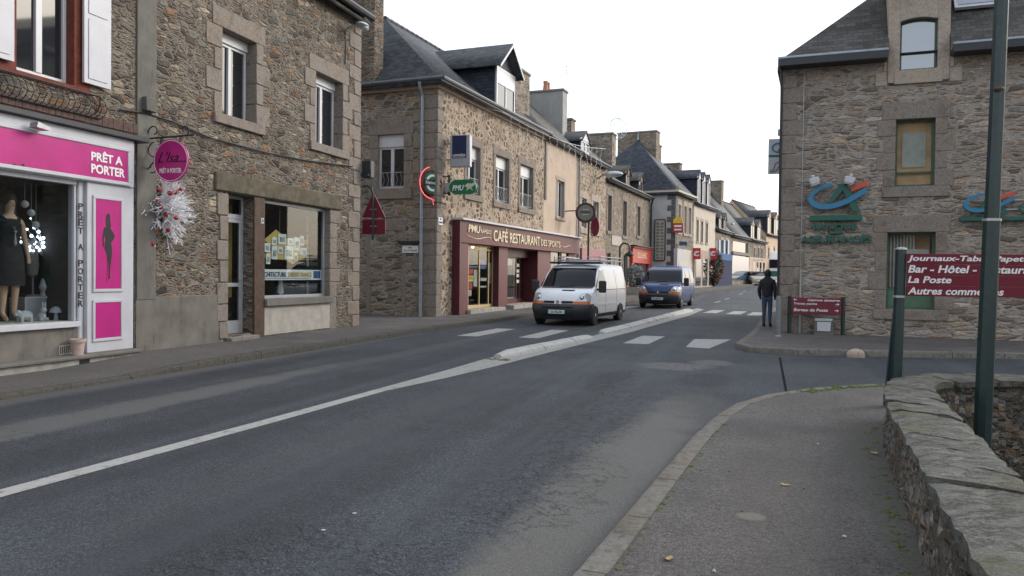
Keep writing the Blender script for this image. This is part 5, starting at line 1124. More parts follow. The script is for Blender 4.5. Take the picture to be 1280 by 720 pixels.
# round beer sign with red neon, facing along the pavement
bx = Sd.W @ Vector((SLN - .42, -.42, 0)); Bf = Fr(bx.x, bx.y, 58, 0); q_ = Bf.p(538.5, 229); bz = q_.z; R_ = .41
t = thing('beer_sign', 'round green and white beer sign ringed with red neon on the café corner', 'sign', W=Bf.W @ Matrix.Translation((q_.x, 0, bz)))
def disc(r, y0, y1, sx=1, n=36): return MB().prism([(sx * r * cos(2 * pi * k / n), r * sin(2 * pi * k / n)) for k in range(n)], y0, y1)
disc(R_, -.1, .06, .95).build('drum', 'maroon', t, bev=.02); disc(R_ * .86, -.112, -.101, .95).build('green_face', 'pmu_green', t); disc(R_ * .68, -.12, -.113, .95).build('white_face', 'white_letter', t); disc(R_ * .5, -.128, -.121, .95).build('inner_face', 'pmu_green', t)
MB().box(-R_ * .8, R_ * .8, -.135, -.129, -.1, .1).build('name_band', 'black', t); text('Heineken', (-R_ * .7, R_ * .7, -.05, .06), -.136, 'white_letter', t)
m = MB(); m.tube([(-.47 * cos(a_) - .03, -.1, .52 * sin(a_)) for a_ in [1.35 - k * .1 for k in range(27)]] + [(-.02, -.1, -.54), (.12, -.1, -.6), (.14, -.1, -.7), (.04, -.1, -.7), (.02, -.1, -.6)], .014, 8); m.build('neon_ring', 'neon', t)
bm_ = MB(); [bm_.tube([(R_ * .7, 0, z_), (R_ + .35, .02, z_)], .025, 6) for z_ in (-.28, .28)]; bm_.box(R_ + .33, R_ + .37, -.03, .05, -.34, .34); bm_.build('bracket', 'iron', t)

# ------------------------------------------------------------------ the row that continues the café
def row_house(name, label, u0, u1, he, hr, wallmat, rmat, ops, D=8, base=0.0, fr=C, x=None):
    t = thing(name, label, 'house', W=fr.W @ Matrix.Translation((u0, 0, base)))
    m = MB(); wall(m, u1, base - .6, he, ops, x0=u0); shell(m, u1, D, base - .6, he, hr, x0=u0); m.build('wall', wallmat, t, fr)
    roof(t, fr, u1, D, he, hr, rmat, over=.25, x0=u0, side=.02); return t
E0, E1 = CL, U(722, 250); CE2 = 8.0
rd = (U(696, 245), U(705, 250), C.p(700, 272).z, C.p(700, 226).z)
dh = row_house('rendered_house', 'narrow cream rendered house next to the corner café', E0, E1, CE2, 11.8, 'render_cream', 'slate_old', [rd], D=8)
window(dh, C, rd, .15, .06, 2, surr=.14, surr_mat='granite_pale', blocks=1, alt=0, lintel=.2, sill=.14); gutter(dh, C, E0, E1, -.3, CE2 - .12, 'dark_gutter')
MB().tube([(E1 - .05, -.3, CE2 - .12), (E1 - .05, -.1, CE2 - .5), (E1 - .05, -.1, .2)], .06, 8).build('downpipe', 'zinc', dh, C)
m = MB(); m.box(E0 + .05, E0 + .25, -.06, .0, 5.0, CE2 - .3); m.build('joint_pilaster', 'granite', dh, C)
m = MB(); m.box(SE + .02, E1, -.02, .01, .0, 3.3); m.build('ground_floor_stone', 'stone_cafe', dh, C)
u_ = C.u(709, 1.1, 130); chimney(dh, C, u_ - .75, u_, 1.1, 3.2, 8.4, C.p(709, 117, 1.1).z, 'grey_render', pots=2)
u_ = C.u(719, 2.2, 150); chimney(dh, C, u_ - .7, u_, 2.2, 3.0, 9.0, C.p(710, 147, 2.2).z, 'stone_side')
G0 = U(757, 260)
ww = [(U(727, 255), U(733, 255), C.p(730, 285).z, C.p(730, 248).z), (U(741, 265), U(748, 265), C.p(744, 288).z, C.p(744, 252).z), (U(727, 335), U(752, 335), .5, 2.3)]
fh = row_house('stone_house', 'pale jointed stone house with round bar sign past the cream house', E1, G0, 7.95, 11.6, 'stone_cafe', 'slate_old', ww)
for r_ in ww[:2]: window(fh, C, r_, .12, .05, 1, surr=.32, surr_mat='granite_pale', blocks=1, alt=0, lintel=.35, sill=.3, pane='room')
window(fh, C, ww[2], .15, .08, 3, 'maroon'); gutter(fh, C, E1, G0, -.3, 7.83, 'dark_gutter')
a_, b_ = U(724, 310), U(754, 310); MB().box(a_, b_, -.16, .02, 2.35, 3.0).build('shop_fascia', plain('dusty_pink', (.3, .14, .15), .6), fh, C, bev=.01)
x0_, x1_ = C.u(729.5, 0, 185), C.u(735, 0, 180); dormer(fh, C, C.u(727, 0, 185), C.u(737, 0, 180), 8.05, C.p(734, 178, 0).z, C.p(734, 165, 0).z, .05, 4, front='white_paint')
u_ = C.u(770, 1.8, 180); chimney(fh, C, u_ - 1.0, u_, 1.8, 4.2, 8.6, C.p(768, 169, 1.8).z, 'stone_side')
# grey stone house with the red shop front
H0 = U(812, 300); gb = tz(50)
gw = [(U(p0, 280), U(p1, 280), z0, z1) for p0, p1, z0, z1 in ((759.5, 764, 4.2, 6.3), (778.5, 783, 4.1, 6.3), (796.5, 800, 4.3, 6.3))]; g3 = [(U(779, 340), U(784, 340), gb, 2.9), (U(758.5, 330), U(763, 330), 1.3, 2.9)]
gh = row_house('stone_house', 'grey stone house with two tiny dormers and a red shop front', G0, H0, 7.3, 11.0, 'stone_far', 'slate_old', gw + g3, base=gb * .6)
for r_ in gw: window(gh, C, r_, .14, .06, 1, 'granite_grey', surr=.2, blocks=3, alt=.12, lintel=.3, sill=.2)
for r_ in g3: window(gh, C, r_, .14, .06, 1, 'granite_grey', surr=.16, blocks=3, alt=.06, lintel=.25, sill=0)
gutter(gh, C, G0, H0, -.3, 7.2, 'dark_gutter'); MB().tube([(H0 - .3, -.3, 7.2), (H0 - .15, -.12, 6.7), (H0 - .15, -.12, .5)], .07, 8).build('downpipe', 'dark_gutter', gh, C)
for p0, p1 in ((780, 784.5), (796.5, 801)):
    a_, b_ = U(p0, 235), U(p1, 240); dormer(gh, C, a_, b_, 7.3, 8.05, 8.6, -.1, 2.2, front='granite', rf='slate_old', cheek='slate_hung', ov=.15)
a_, b_ = U(787, 340), U(811, 340); rz1 = C.p(798, 309).z
sf = MB(); y = -.2; sf.box(a_, b_, y, .02, gb + 2.1, rz1 - .12); sf.box(a_, a_ + .7, y + .05, .02, gb, gb + 2.1); sf.box(b_ - .7, b_, y + .05, .02, gb, gb + 2.1); sf.box(a_ - .1, b_ + .1, y - .12, .02, rz1 - .119, rz1)
so = sf.build('red_shopfront', 'shop_red', gh, C, bev=.01); MB().box(a_ + .7, b_ - .7, -.02, .0, gb, gb + 2.1).build('shop_glass', 'pane', so, C); text('BOUCHERIE', (C.u(797, y, 325), C.u(808, y, 325), gb + 2.45, gb + 2.85), y - .003, 'cream_letter', so, C)
m = MB(); m.box((a_ + b_) / 2 - .5, (a_ + b_) / 2 - .4, -.05, -.021, gb, gb + 2.1); m.box((a_ + b_) / 2 + .4, (a_ + b_) / 2 + .5, -.05, -.021, gb, gb + 2.1); m.build('door_posts', 'shop_red', so, C); m = MB(); m.box(a_ - .15, b_ + .15, y - .3, .0, rz1 + .002, rz1 + .06); m.build('awning_box', 'iron', so, C)
a_, b_ = U(764, 300), U(776, 300); o = MB().box(a_, b_, -.05, -.005, C.p(770, 307).z, C.p(770, 295).z).build('wall_plaque', 'off_white', None, C); tag(o, 'pale square plaque on the grey stone house wall between lamp posts', 'plaque')
# bar signs, swan-neck posts
def round_sign(px, py, off, r, label):
    q_ = C.p(px, py, -off); t = thing('bar_sign', label, 'sign', W=Matrix.Translation(C.W @ q_) @ Matrix.Rotation(radians(8), 4, 'Z'))
    disc(r, -.08, .08).build('drum', 'iron', t, bev=.01); disc(r * .9, -.09, -.081).build('red_face', 'maroon', t); disc(r * .76, -.096, -.091).build('grey_face', plain('grey_green', (.17, .19, .16), .5), t); MB().box(-r * .5, r * .5, -.1, -.0965, -.01, .06).build('name_band', 'maroon', t); MB().box(-r * .3, r * .3, -.1, -.0965, -.11, -.08).build('name_rule', 'paper', t); MB().box(-r * .3, r * .3, -.1, -.0965, .15, .18).build('name_rule', 'paper', t)
    m = MB(); m.tube([(-r * .9, 0, .1), (-off - .1, off * .25, .1)], .03, 6); m.build('arm', 'iron', t); return t
round_sign(732, 266, 1.05, .49, 'round black and red bar sign projecting from the pale jointed stone house')
def swan(px0, ptop, pyt, pend, pyb, label, Y, sign=True, bot=375):
    f = Fr(0, Y, 0, 0); a_, t_, e_ = f.p(px0, bot), f.p(ptop, pyt), f.p(pend, pyb); z0_ = tz(Y) + .12
    t = thing('swan_neck_post', label, 'post', W=place(a_.x, Y, z0_)); r_ = (e_.x - a_.x) / 2; zt = t_.z - r_
    m = MB(); m.tube([(a_.x, 0, z0_), (a_.x, 0, zt)] + [(a_.x + r_ - r_ * cos(pi * k / 8), 0, zt + r_ * sin(pi * k / 8)) for k in range(1, 9)] + [(e_.x, 0, e_.z + .2)], .05, 8); m.build('pole', 'post_green', t, f)
    if sign:
        m = MB().prism([(e_.x + .22 * cos(2 * pi * k / 24), e_.z - .25 + .48 * sin(2 * pi * k / 24)) for k in range(24)], -.04, .04); m.build('oval_plate', 'sign_red', t, f, bev=.01)
    else: m = MB().lathe([(.05, .25), (.3, .05), (.32, 0), (.12, -.05), (1e-4, -.12)], (e_.x, 0, e_.z), 14); m.build('lantern', 'iron', t, f)
swan(734.5, 739, 263, 744, 277, 'swan neck post with hanging dark red oval plate by the white van', 39)
swan(774, 781, 304, 787, 319, 'swan neck lamp post with lantern before the red shop', 46.5, False)
# shrub in a pale box by the lamp post
def leafball(m, c, rx, ry, rz, n, s):
    for k in range(n):
        d = Vector((random.gauss(0, 1), random.gauss(0, 1), random.gauss(0, 1))).normalized() * random.uniform(.35, 1) ** .5; p_ = Vector((c[0] + d.x * rx, c[1] + d.y * ry, c[2] + d.z * rz)); a_ = Vector((random.gauss(0, 1), random.gauss(0, 1), random.gauss(0, 1))).normalized() * s; b_ = a_.orthogonal().normalized() * s * .5
        m.add([p_ - a_, p_ + b_, p_ + a_, p_ - b_], [(0, 1, 2, 3)])
c_ = gnd(793, 368, .12); t = thing('potted_shrub', 'silvery bushy shrub in a planter outside the red shop', 'plant', W=place(c_.x, c_.y, c_.z)); MB().box(-.4, .4, -.3, .3, 0, .45).build('planter', 'concrete', t, bev=.02)
m = MB(); leafball(m, (0, 0, 1.15), .62, .5, .75, 900, .09); m.build('foliage', 'silver_leaf', t); m = MB(); [m.tube([(0, 0, .4), (random.uniform(-.4, .4), random.uniform(-.3, .3), 1.5)], [.03, .01], 4) for k in range(8)]; m.build('stems', 'wood', t)
# ------------------------------------------------------------------ white hipped house and the street beyond
hx, hy = -5.85, 58.0; hb = tz(58) + .1
W1 = Fr(hx, hy, 80.5, 0); wL = W1.u(867, 0, 300); wD = 8.5; wE = W1.p(845, 240).z + .1; wR = wE + 4.6
hh = thing('hipped_house', 'white gabled end house with steep blue slate hipped roof', 'house', W=W1.W @ Matrix.Translation((0, 0, hb)))
wo_ = [W1.rect(847.5, 256, 850.5, 290), W1.rect(855, 258, 858, 292), W1.rect(860.5, 260, 863.5, 293)]; 
m = MB(); wall(m, wL, hb - .5, wE, wo_); shell(m, wL, wD, hb - .5, wE, left=False); m.build('wall', 'stone_far', hh, W1)
W1s = Fr(hx - wD * cos(radians(-9.5)), hy - wD * sin(radians(-9.5)), -9.5, 0); m = MB(); wall(m, wD, hb - .5, wE, []); m.build('end_wall', 'render_white', hh, W1s)
for r_ in wo_: window(hh, W1, r_, .12, .06, 1, surr=.2, surr_mat='granite_pale', blocks=1, alt=0, lintel=.4, sill=.2)
m = MB(); z = hb; i = 0
while z < wE - .2: m.box(-.02, (.35, .6)[i % 2], -.025, (.6, .3)[i % 2], z + .01, z + .4); z += .41; i += 1
m.build('quoins', plain('grey_quoins', (.12, .12, .125), .9, .2, 3), hh, W1)
roof(hh, W1, wL, wD, wE + .1, wR, 'slate_blue', over=.3, hip0=4.2, side=0); m = MB(); m.box(-.32, wL, -.32, -.0, wE - .12, wE + .02); m.box(-.32, 0, .001, wD, wE - .12, wE + .02); m.build('cornice', 'render_ivory', hh, W1)
m = MB()
for u in (4.2, wL - .3): m.lathe([(.12, 0), (.06, .2), (.1, .35), (.03, .5), (.015, .9)], (u, wD / 2, wR), 8)
m.build('finials', 'zinc', hh, W1); chimney(hh, W1, wL - 1.2, wL - .2, 2.8, 6.0, wE + 2, wR + .6, 'stone_far')
q_ = W1s.rect(819, 275, 831, 325, -.05); o = MB().box(q_[0], q_[1], -.1, -.04, q_[2], q_[3]).build('advert_board', 'off_white', None, W1s); tag(o, 'tall framed pale board on the white end wall', 'board'); m = MB()
for s_ in ((q_[0] - .06, q_[0], q_[2], q_[3]), (q_[1], q_[1] + .06, q_[2], q_[3]), (q_[0], q_[1], q_[3], q_[3] + .06), (q_[0], q_[1], q_[2] - .06, q_[2])): m.box(s_[0], s_[1], -.11, -.03, s_[2], s_[3])
m.build('frame', 'iron', o, W1s); m = MB()
for i in range(12): z_ = q_[2] + .1 + (q_[3] - q_[2] - .2) * i / 12; m.box(q_[0] + .1, q_[0] + .3, -.103, -.1005, z_, z_ + .1); m.box(q_[1] - .3, q_[1] - .1, -.103, -.1005, z_, z_ + .1)
m.build('faded_marks', 'cement', o, W1s)
q_ = W1.u(846, 0, 340), W1.u(866, 0, 340); bk = MB().box(W1.u(845.5, -.2, 340), W1.u(857, -.2, 340), -.25, .02, hb, W1.p(850, 290).z * .0 + hb + 3.0).build('cash_point_front', 'render_white', hh, W1); MB().box(W1.u(848, -.25, 340), W1.u(855, -.25, 340), -.27, -.251, hb + .6, hb + 2.0).build('dark_screen', 'pane', bk, W1)
MB().box(W1.u(858, -.2, 340), W1.u(866, -.2, 340), -.1, .02, hb, hb + 3.0).build('shop_panel', 'render_ivory', hh, W1)
def flag(name, label, px0, py0, px1, py1, Y, mat, letter=None):
    f = Fr(0, Y, 0, 0); a_, b_ = f.p(px0, py1), f.p(px1, py0); t = thing(name, label, 'sign', W=place(a_.x, Y, a_.z)); MB().box(a_.x, b_.x, -.08, .08, a_.z, b_.z).build('panel', mat, t, f, bev=.02); return t, f, a_, b_
t, f, a_, b_ = flag('shop_sign', 'red and yellow shop sign projecting from the hipped house', 841, 279, 854, 291, 57.7, 'shop_red')
w_, h_ = b_.x - a_.x, b_.z - a_.z; m = MB().prism([(a_.x, b_.z), (b_.x, b_.z), (b_.x - .05, b_.z + .3), ((a_.x + b_.x) / 2, b_.z + .5), (a_.x + .05, b_.z + .3)], -.08, .08); m.build('crest', 'yellow_print', t, f); m = MB(); m.box(a_.x + .1, b_.x - .1, -.09, -.081, a_.z + h_ * .25, a_.z + h_ * .4); m.box(a_.x + .1, b_.x - .1, -.09, -.081, a_.z + h_ * .6, a_.z + h_ * .8); m.build('name_bars', 'white_letter', t, f); MB().tube([(a_.x + .4, .0, a_.z + .3), (a_.x + .3, .9, a_.z + .3)], .04, 6).build('arm', 'iron', t, f)
t, f, a_, b_ = flag('street_sign', 'small blue sign above the white cash point front', 849, 302, 859, 307, 58.6, 'blue_print'); MB().tube([(a_.x - .5, 0, a_.z + .1), (a_.x, 0, a_.z + .1)], .03, 6).build('arm', 'steel', t, f)
V1 = W1.W @ Vector((wL, 0, 0)); V1 = (V1.x, V1.y)
def far_house(name, label, start, deg, pend, ey, ridge, wallmat, rmat, wins, D=8, surr=.12):
    f = Fr(start[0], start[1], deg, 0); L = f.u(pend, 0, 320); b = tz(start[1]) + .1; e = f.p((640 + 253 + pend) / 2 if 0 else pend, ey, 0).z
    rs = [f.rect(*q_) for q_ in wins]; t = thing(name, label, 'house', W=f.W @ Matrix.Translation((0, 0, b)))
    m = MB(); wall(m, L, b - .6, e, rs); shell(m, L, D, b - .6, e, e + ridge); m.build('wall', wallmat, t, f); roof(t, f, L, D, e, e + ridge, rmat, over=.25, side=.02)
    for r_ in rs: window(t, f, r_, .12, .05, 1, surr=surr, surr_mat='granite_pale', blocks=1, alt=0, lintel=.25, sill=.15)
    gutter(t, f, 0, L, -.28, e - .1, 'dark_gutter'); q_ = f.W @ Vector((L, 0, 0)); return t, f, L, b, e, (q_.x, q_.y)
t, f, L, b, e, V2 = far_house('stuccoed_house', 'ivory rendered house with three dormers and red square signs', V1, 80.5, 893.5, 261, 3.6, 'render_ivory', 'slate_blue', [(870.5, 275, 873, 302), (876, 277, 878.5, 303), (882, 279, 884.5, 304)])
for p0, p1 in ((872.5, 876), (878.5, 882), (884.5, 888)):
    a_, b_ = f.u(p0, 0, 245), f.u(p1, 0, 245); dormer(t, f, a_, b_, e, e + 2.0, e + 2.7, .05, 3.4, front='white_paint', rf='slate_blue')
chimney(t, f, .3, 1.0, 3, 5.4, e + 2, e + 4.6, 'stone_far'); chimney(t, f, L - .9, L - .1, 3, 5, e + 2, e + 4.0, 'stone_far')
MB().box(.05, L - .1, -.1, .02, b, b + 3.1).build('stone_ground_floor', 'granite_pale', t, f); m = MB()
for k in range(3): m.box(.4 + k * (L - .6) / 3, .4 + (k + .7) * (L - .6) / 3, -.13, -.101, b + .2, b + 2.4)
m.build('shop_windows', 'pane', t, f)
for i, (px, px1, lab) in enumerate(((866, 876, 'red square sign with white symbol at the near end of the ivory house'), (887, 896, 'red square sign with white symbol at the far end of the ivory house'))):
    fY = V1[1] + (-.6 if i == 0 else 5.5); t, f2, a_, b_ = flag('bank_sign', lab, px, 310, px1, 324, fY, 'sign_scarlet'); cx, cz = (a_.x + b_.x) / 2, (a_.z + b_.z) / 2; r_ = (b_.x - a_.x) * .32
    m = MB(); m.tube([(cx + r_ * cos(k * .4 + .6), -.085, cz + r_ * .9 * sin(k * .4 + .6)) for k in range(14)], .05, 5); m.tube([(cx - r_, -.085, cz - r_ * .9), (cx, -.085, cz + .1), (cx + r_, -.085, cz + .15)], .04, 5); m.build('symbol', 'white_letter', t, f2); MB().tube([(a_.x - .3, 0, cz), (a_.x, 0, cz)], .05, 6).build('arm', 'steel', t, f2)
t, f, L, b, e, V3 = far_house('stone_house', 'small stone house with pale blue shutters and blue shop front', V2, 82, 913.5, 290, 4.8, 'stone_far', 'slate', [(901, 300, 904, 318), (907, 301, 909.5, 318)])
[MB().box(f.u(p_, -.05, 308), f.u(p_ + 1.8, -.05, 308), -.06, -.01, f.p(p_, 318).z, f.p(p_, 300).z).build('shutter', 'blue_shutter', t, f) for p_ in (898.7, 904.6, 909.7)]; MB().box(f.u(892, -.1, 330), L, -.15, .02, b, b + 3.0).build('blue_shopfront', 'shop_blue', t, f); MB().box(f.u(894, -.2, 330), L - .2, -.2, -.151, b + 2.4, b + 3.0).build('fascia', 'blue_print', t, f)
for p0, p1 in ((899, 902.5), (905, 908)): dormer(t, f, f.u(p0, 0, 285), f.u(p1, 0, 285), e, e + 1.0, e + 1.6, .05, 2.5, front='granite_grey')
chimney(t, f, L - 1.2, L - .1, 3, 5.2, e + 3, e + 5.9, 'stone_far')
t, f, L, b, e, V4 = far_house('glazed_house', 'house with large shop windows over two floors', V3, 79, 936.5, 297, 4.8, 'stone_far', 'slate', [(916, 302, 935, 325)], surr=None)
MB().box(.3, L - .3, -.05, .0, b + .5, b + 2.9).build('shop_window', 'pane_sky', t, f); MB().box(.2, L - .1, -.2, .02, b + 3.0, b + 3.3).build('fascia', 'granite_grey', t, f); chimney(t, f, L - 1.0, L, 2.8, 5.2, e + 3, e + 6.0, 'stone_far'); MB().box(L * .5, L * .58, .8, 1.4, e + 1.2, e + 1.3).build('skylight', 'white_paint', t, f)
t, f, L, b, e, V5 = far_house('stone_house', 'far stone house with two dormers and cream ground floor', V4, 78, 957.5, 302, 4.4, 'stone_far', 'slate_old', [(942, 310, 943.8, 324), (947, 310, 948.8, 324), (951.5, 311, 953, 324)])
MB().box(0, L, -.04, .02, b, b + 2.9).build('cream_ground_floor', 'render_cream', t, f); m = MB(); [m.box(L * k / 5, L * k / 5 + .8, -.06, -.041, b + .3, b + 2.4) for k in (1, 2, 3, 4)]; m.build('openings', 'pane', t, f)
for p0, p1 in ((939, 943.5), (947, 951.5)): dormer(t, f, f.u(p0, 0, 295), f.u(p1, 0, 295), e, e + 1.5, e + 2.3, .05, 3, front='granite_pale')
t, f, L, b, e, V6 = far_house('stuccoed_house', 'farthest peach rendered house partly behind the bank corner', V5, 77, 982, 297, 4, 'render_peach', 'slate', [(960, 310, 961.5, 321), (967, 310, 968.5, 321)])
for p0, p1 in ((960, 964), (968, 972)): dormer(t, f, f.u(p0, 0, 290), f.u(p1, 0, 290), e, e + 2, e + 2.8, .05, 3, front='render_peach')
# red flowering bush on the pavement by the blue shop
c_ = Fr(0, V2[1] - 1.0, 0, 0).p(893, 350); c_.y = V2[1] - 1.0; c_.z = tz(c_.y) + .13; t = thing('flowering_bush', 'tall red flowering bush beside the red square bank sign', 'plant', W=place(c_.x, c_.y, c_.z)); m = MB(); leafball(m, (0, 0, 1.7), .75, .7, 1.6, 700, .16); m.build('foliage', 'dark_leaf', t); m = MB(); leafball(m, (0, 0, 1.6), .8, .75, 1.4, 260, .11); m.build('flowers', 'red_flower', t); MB().tube([(0, 0, 0), (0, 0, 1)], .06, 6).build('stem', 'wood', t)
# aerial on the café ridge, icicle lights along the eaves, light ball on the chimney
q_ = C.p(708, 118, 4); t = thing('aerial', 'thin television aerial standing above the rendered chimney', 'aerial', W=Matrix.Translation(C.W @ Vector((q_.x, 4, q_.z)))); zt = C.p(708, 82, 4).z - q_.z
MB().tube([(0, 0, -.8), (0, 0, zt)], .025, 5).build('mast', 'steel', t); m = MB(); [m.tube([(-.25, 0, zt * k), (.25, 0, zt * k)], .012, 4) for k in (.75, .85, .98)]; m.build('rods', 'steel', t)
t = thing('icicle_lights', 'string of white icicle fairy lights hung along the café eaves', 'christmas lights', W=C.W @ Matrix.Translation((8, -.9, 8)))
pa, pb_ = C.p(628, 140, -.9), C.p(757, 186, -.9); m = MB(); ca = [pa + (pb_ - pa) * (k / 16) - Vector((0, 0, .35 * sin(pi * k / 16))) for k in range(17)]; m.tube([(pa.x, 0, 7.75)] + ca + [(pb_.x, 0, pb_.z - .3)], .012, 4); m.build('cable', 'steel', t, C)
for k in range(15):
    p_ = pa + (pb_ - pa) * ((k + 1) / 16) - Vector((0, 0, .35 * sin(pi * (k + 1) / 16))); m = MB(); z = p_.z; x_ = p_.x; n_ = random.randint(8, 16); pr = p_
    for j in range(n_):
        q_ = Vector((x_ + random.uniform(-.07, .07), -.9 + random.uniform(-.05, .05), p_.z - .1 * (j + 1))); m.tube([pr, q_], .006, 3); m.sphere(q_, .02, 4); pr = q_
    m.build('strand', 'fairy', t, C)
q_ = C.p(771, 161, 3.5); t = thing('light_ball', 'openwork ball of tiny white lights beside the chimney above the stone houses', 'christmas lights', W=Matrix.Translation(C.W @ Vector((q_.x, 3.5, q_.z)))); m = MB(); R_ = .82
for k in range(190):
    d = Vector((random.gauss(0, 1), random.gauss(0, 1), random.gauss(0, 1))).normalized() * R_; m.sphere(d, .03, 4)
m.build('bulbs', 'fairy', t); m = MB()
for k in range(6): m.tube([(R_ * cos(k * pi / 6) * cos(j * pi / 12), R_ * sin(k * pi / 6) * cos(j * pi / 12), R_ * sin(j * pi / 12)) for j in range(25)], .009, 3)
m.tube([(-.2, .0, -R_), (-.7, 0, -R_ - 1.2)], .03, 5); m.build('wire_frame', 'steel', t)
q_ = C.p(757, 218, -.5); t = thing('wall_lamp', 'street lamp head on the pale jointed stone house eaves', 'street lamp', W=Matrix.Translation(C.W @ q_)); m = MB(); m.sphere((.45, 0, 0), .45, 12, 1.2, .6, .4); m.build('head', 'lamp_clear', t); MB().tube([(-.55, .35, -.2), (0, 0, .05), (.3, 0, .03)], .05, 6).build('arm', 'steel', t)
# ------------------------------------------------------------------ the bank on the right
K = Fr(.52, 21.91, -4, .1)
KZ = .1                                                      # facade z values below are measured from the road, minus the frame base
bh = thing('bank', 'grey stone bank with steep slate roof, stone dormer and green framed windows', 'house', K)
KE = 7.12; KL_ = 16.0; KD = 12.0
R1 = K.rect(1119, 148, 1169, 233); R2 = K.rect(1108, 290, 1169, 387); R3 = K.rect(1125, 22, 1172, 87)
R1 = (*R1[:2], R1[2], R1[3]); extra = [(8.5, 9.7, .7, 2.7), (8.5, 9.7, 3.75, 5.5), (12, 13.2, .7, 2.7), (12, 13.2, 3.75, 5.5)]
m = MB(); wall(m, KL_, -.3, KE, [R1, R2, (R3[0], R3[1], R3[2], KE), *extra], .3); shell(m, KL_, KD, -.3, KE, hip0=1, hip1=1); m.build('wall', 'stone_bank', bh, K)
# steep mansard-like slate roof, hipped at both ends
ro, r1, rzt = .38, 2.6, KE + 3.9
def ringp(o, z): return [(-o if o < 0 else -.06, -o, z), (KL_ + o, -o, z), (KL_ + o, KD + o, z), (-o if o < 0 else -.06, KD + o, z)]
v = ringp(ro, KE - .02) + ringp(-.25, KE + .75) + ringp(-r1, rzt) + [(5, KD / 2, KE + 5.6), (KL_ - 5, KD / 2, KE + 5.6)]
fs_ = [(i, (i + 1) % 4, 4 + (i + 1) % 4, 4 + i) for i in range(4)] + [(4 + i, 4 + (i + 1) % 4, 8 + (i + 1) % 4, 8 + i) for i in range(4)] + [(8, 9, 13, 12), (10, 11, 12, 13), (11, 8, 12), (9, 10, 13)]
xa_, xb_ = R3[0] - .26, R3[1] + .26; zt_ = KE + 2.0
def yz(s): return (.25 + (s - .75) * (r1 - .25) / (rzt - KE - .75), KE + s) if s >= .75 else (-ro + (s + .02) * (ro + .25) / .77, KE + s)
for i_, x_ in ((4, .85), (7, .85), (8, 4.6), (11, 4.6), (12, 7.0)): v[i_] = (x_, *v[i_][1:])
m = MB(); m.add(v, fs_[1:4] + fs_[5:])
yt, zt2 = yz(2.0)
m.quad((-.06, -ro, KE - .02), (xa_, -ro, KE - .02), (xa_, .25, KE + .75), (.85, .25, KE + .75)); m.quad((xb_, -ro, KE - .02), (KL_ + ro, -ro, KE - .02), (KL_ - .25, .25, KE + .75), (xb_, .25, KE + .75))
f_ = (2.0 - .75) / (rzt - KE - .75); xl = .25 + (r1 - .25) * f_; xll = .85 + 3.75 * f_
m.quad((.85, .25, KE + .75), (xa_, .25, KE + .75), (xa_, yt, zt2), (xll, yt, zt2)); m.quad((xb_, .25, KE + .75), (KL_ - .25, .25, KE + .75), (KL_ - xl, yt, zt2), (xb_, yt, zt2)); m.quad((xll, yt, zt2), (KL_ - xl, yt, zt2), (KL_ - r1, r1, rzt), (4.6, r1, rzt))
rf = m.build('roof', 'slate_old', bh, K)
for (a_, b_) in ((-.1, R3[0] - .28), (R3[1] + .28, KL_ + ro + .06)):
    m = MB(); m.prism([(0, 0)] * 0 + [(a_, KE - .2), (b_, KE - .2), (b_, KE - .03), (a_, KE - .03)], -ro - .12, .02); m.build('gutter_box', 'dark_gutter', rf, K, bev=.05, seg=3)
    MB().box(a_, b_, -ro - .125, -ro + .05, KE - .026, KE + .035).build('gutter_lip', 'zinc', rf, K, bev=.01)
MB().box(-.14, .02, .03, KD, KE - .26, KE - .03).build('gutter_box', 'dark_gutter', rf, K, bev=.04)
MB().tube([(-.03, -.12, KE - .2), (-.02, -.06, KE - .8), (-.02, -.055, .0)], .032, 8).build('downpipe', 'dark_gutter', bh, K)
# stone wall-dormer breaking the eaves
a, b, c, e = R3; dzt = KE + 2.05; m = MB(); n_ = 10; sp = e - .07
arch = lambda f: (a + (b - a) * f, sp + .07 * (1 - (2 * f - 1) ** 2))
m.box(a - .27, a, -.05, 1.6, c - .3, dzt); m.box(b, b + .27, -.05, 1.6, c - .3, dzt)
pts = [(a, dzt)] + [arch(k / n_) for k in range(n_ + 1)] + [(b, dzt)]
m.prism(pts[::-1], -.048, .3); m.box(a - .12, b + .12, -.07, .3, c - .34, c)
do = m.build('stone_dormer', 'granite_pale', bh, K, bev=.01)
for s_ in (-1, 1):
    m = MB()
    for i in range(3): e0_ = .26 + .29 - .18 * (i % 2); m.box(*((a - e0_, a - .26) if s_ < 0 else (b + .26, b + e0_)), -.02, .1, c - .35 + i * .36, c - .01 + i * .36)
    m.build('shoulder_stones', 'granite_pale', do, K, bev=.015)
cr = [(a - .4, dzt - .05), (a - .15, dzt + .2), ((a + b) / 2, dzt + .32), (b + .15, dzt + .2), (b + .4, dzt - .05)]
m = MB(); m.prism(cr + [(b + .4, dzt - .12), (a - .4, dzt - .12)], -.3, 3.2); m.build('dormer_roof', 'slate', do, K)
m = MB(); y = .12
m.box(a + .004, a + .05, y, y + .06, c, sp + .1); m.box(b - .05, b - .004, y, y + .06, c, sp + .1); m.box(a + .05, b - .05, y, y + .06, c + .003, c + .06); m.tube([(arch(k / n_)[0], y + .03, arch(k / n_)[1] - .03) for k in range(n_ + 1)], .035, 5); zz = K.p(1148, 65, .1).z; m.box(a + .05, b - .05, y, y + .05, zz - .02, zz + .02)
wo2 = m.build('window', 'green_frame', do, K); m = MB(); m.prism([(a + .03, c + .03)] + [(arch(k / n_)[0], arch(k / n_)[1] - .02) for k in range(n_ + 1)] + [(b - .03, c + .03)], y + .03, y + .04); m.build('pane', 'pane_sky', wo2, K)
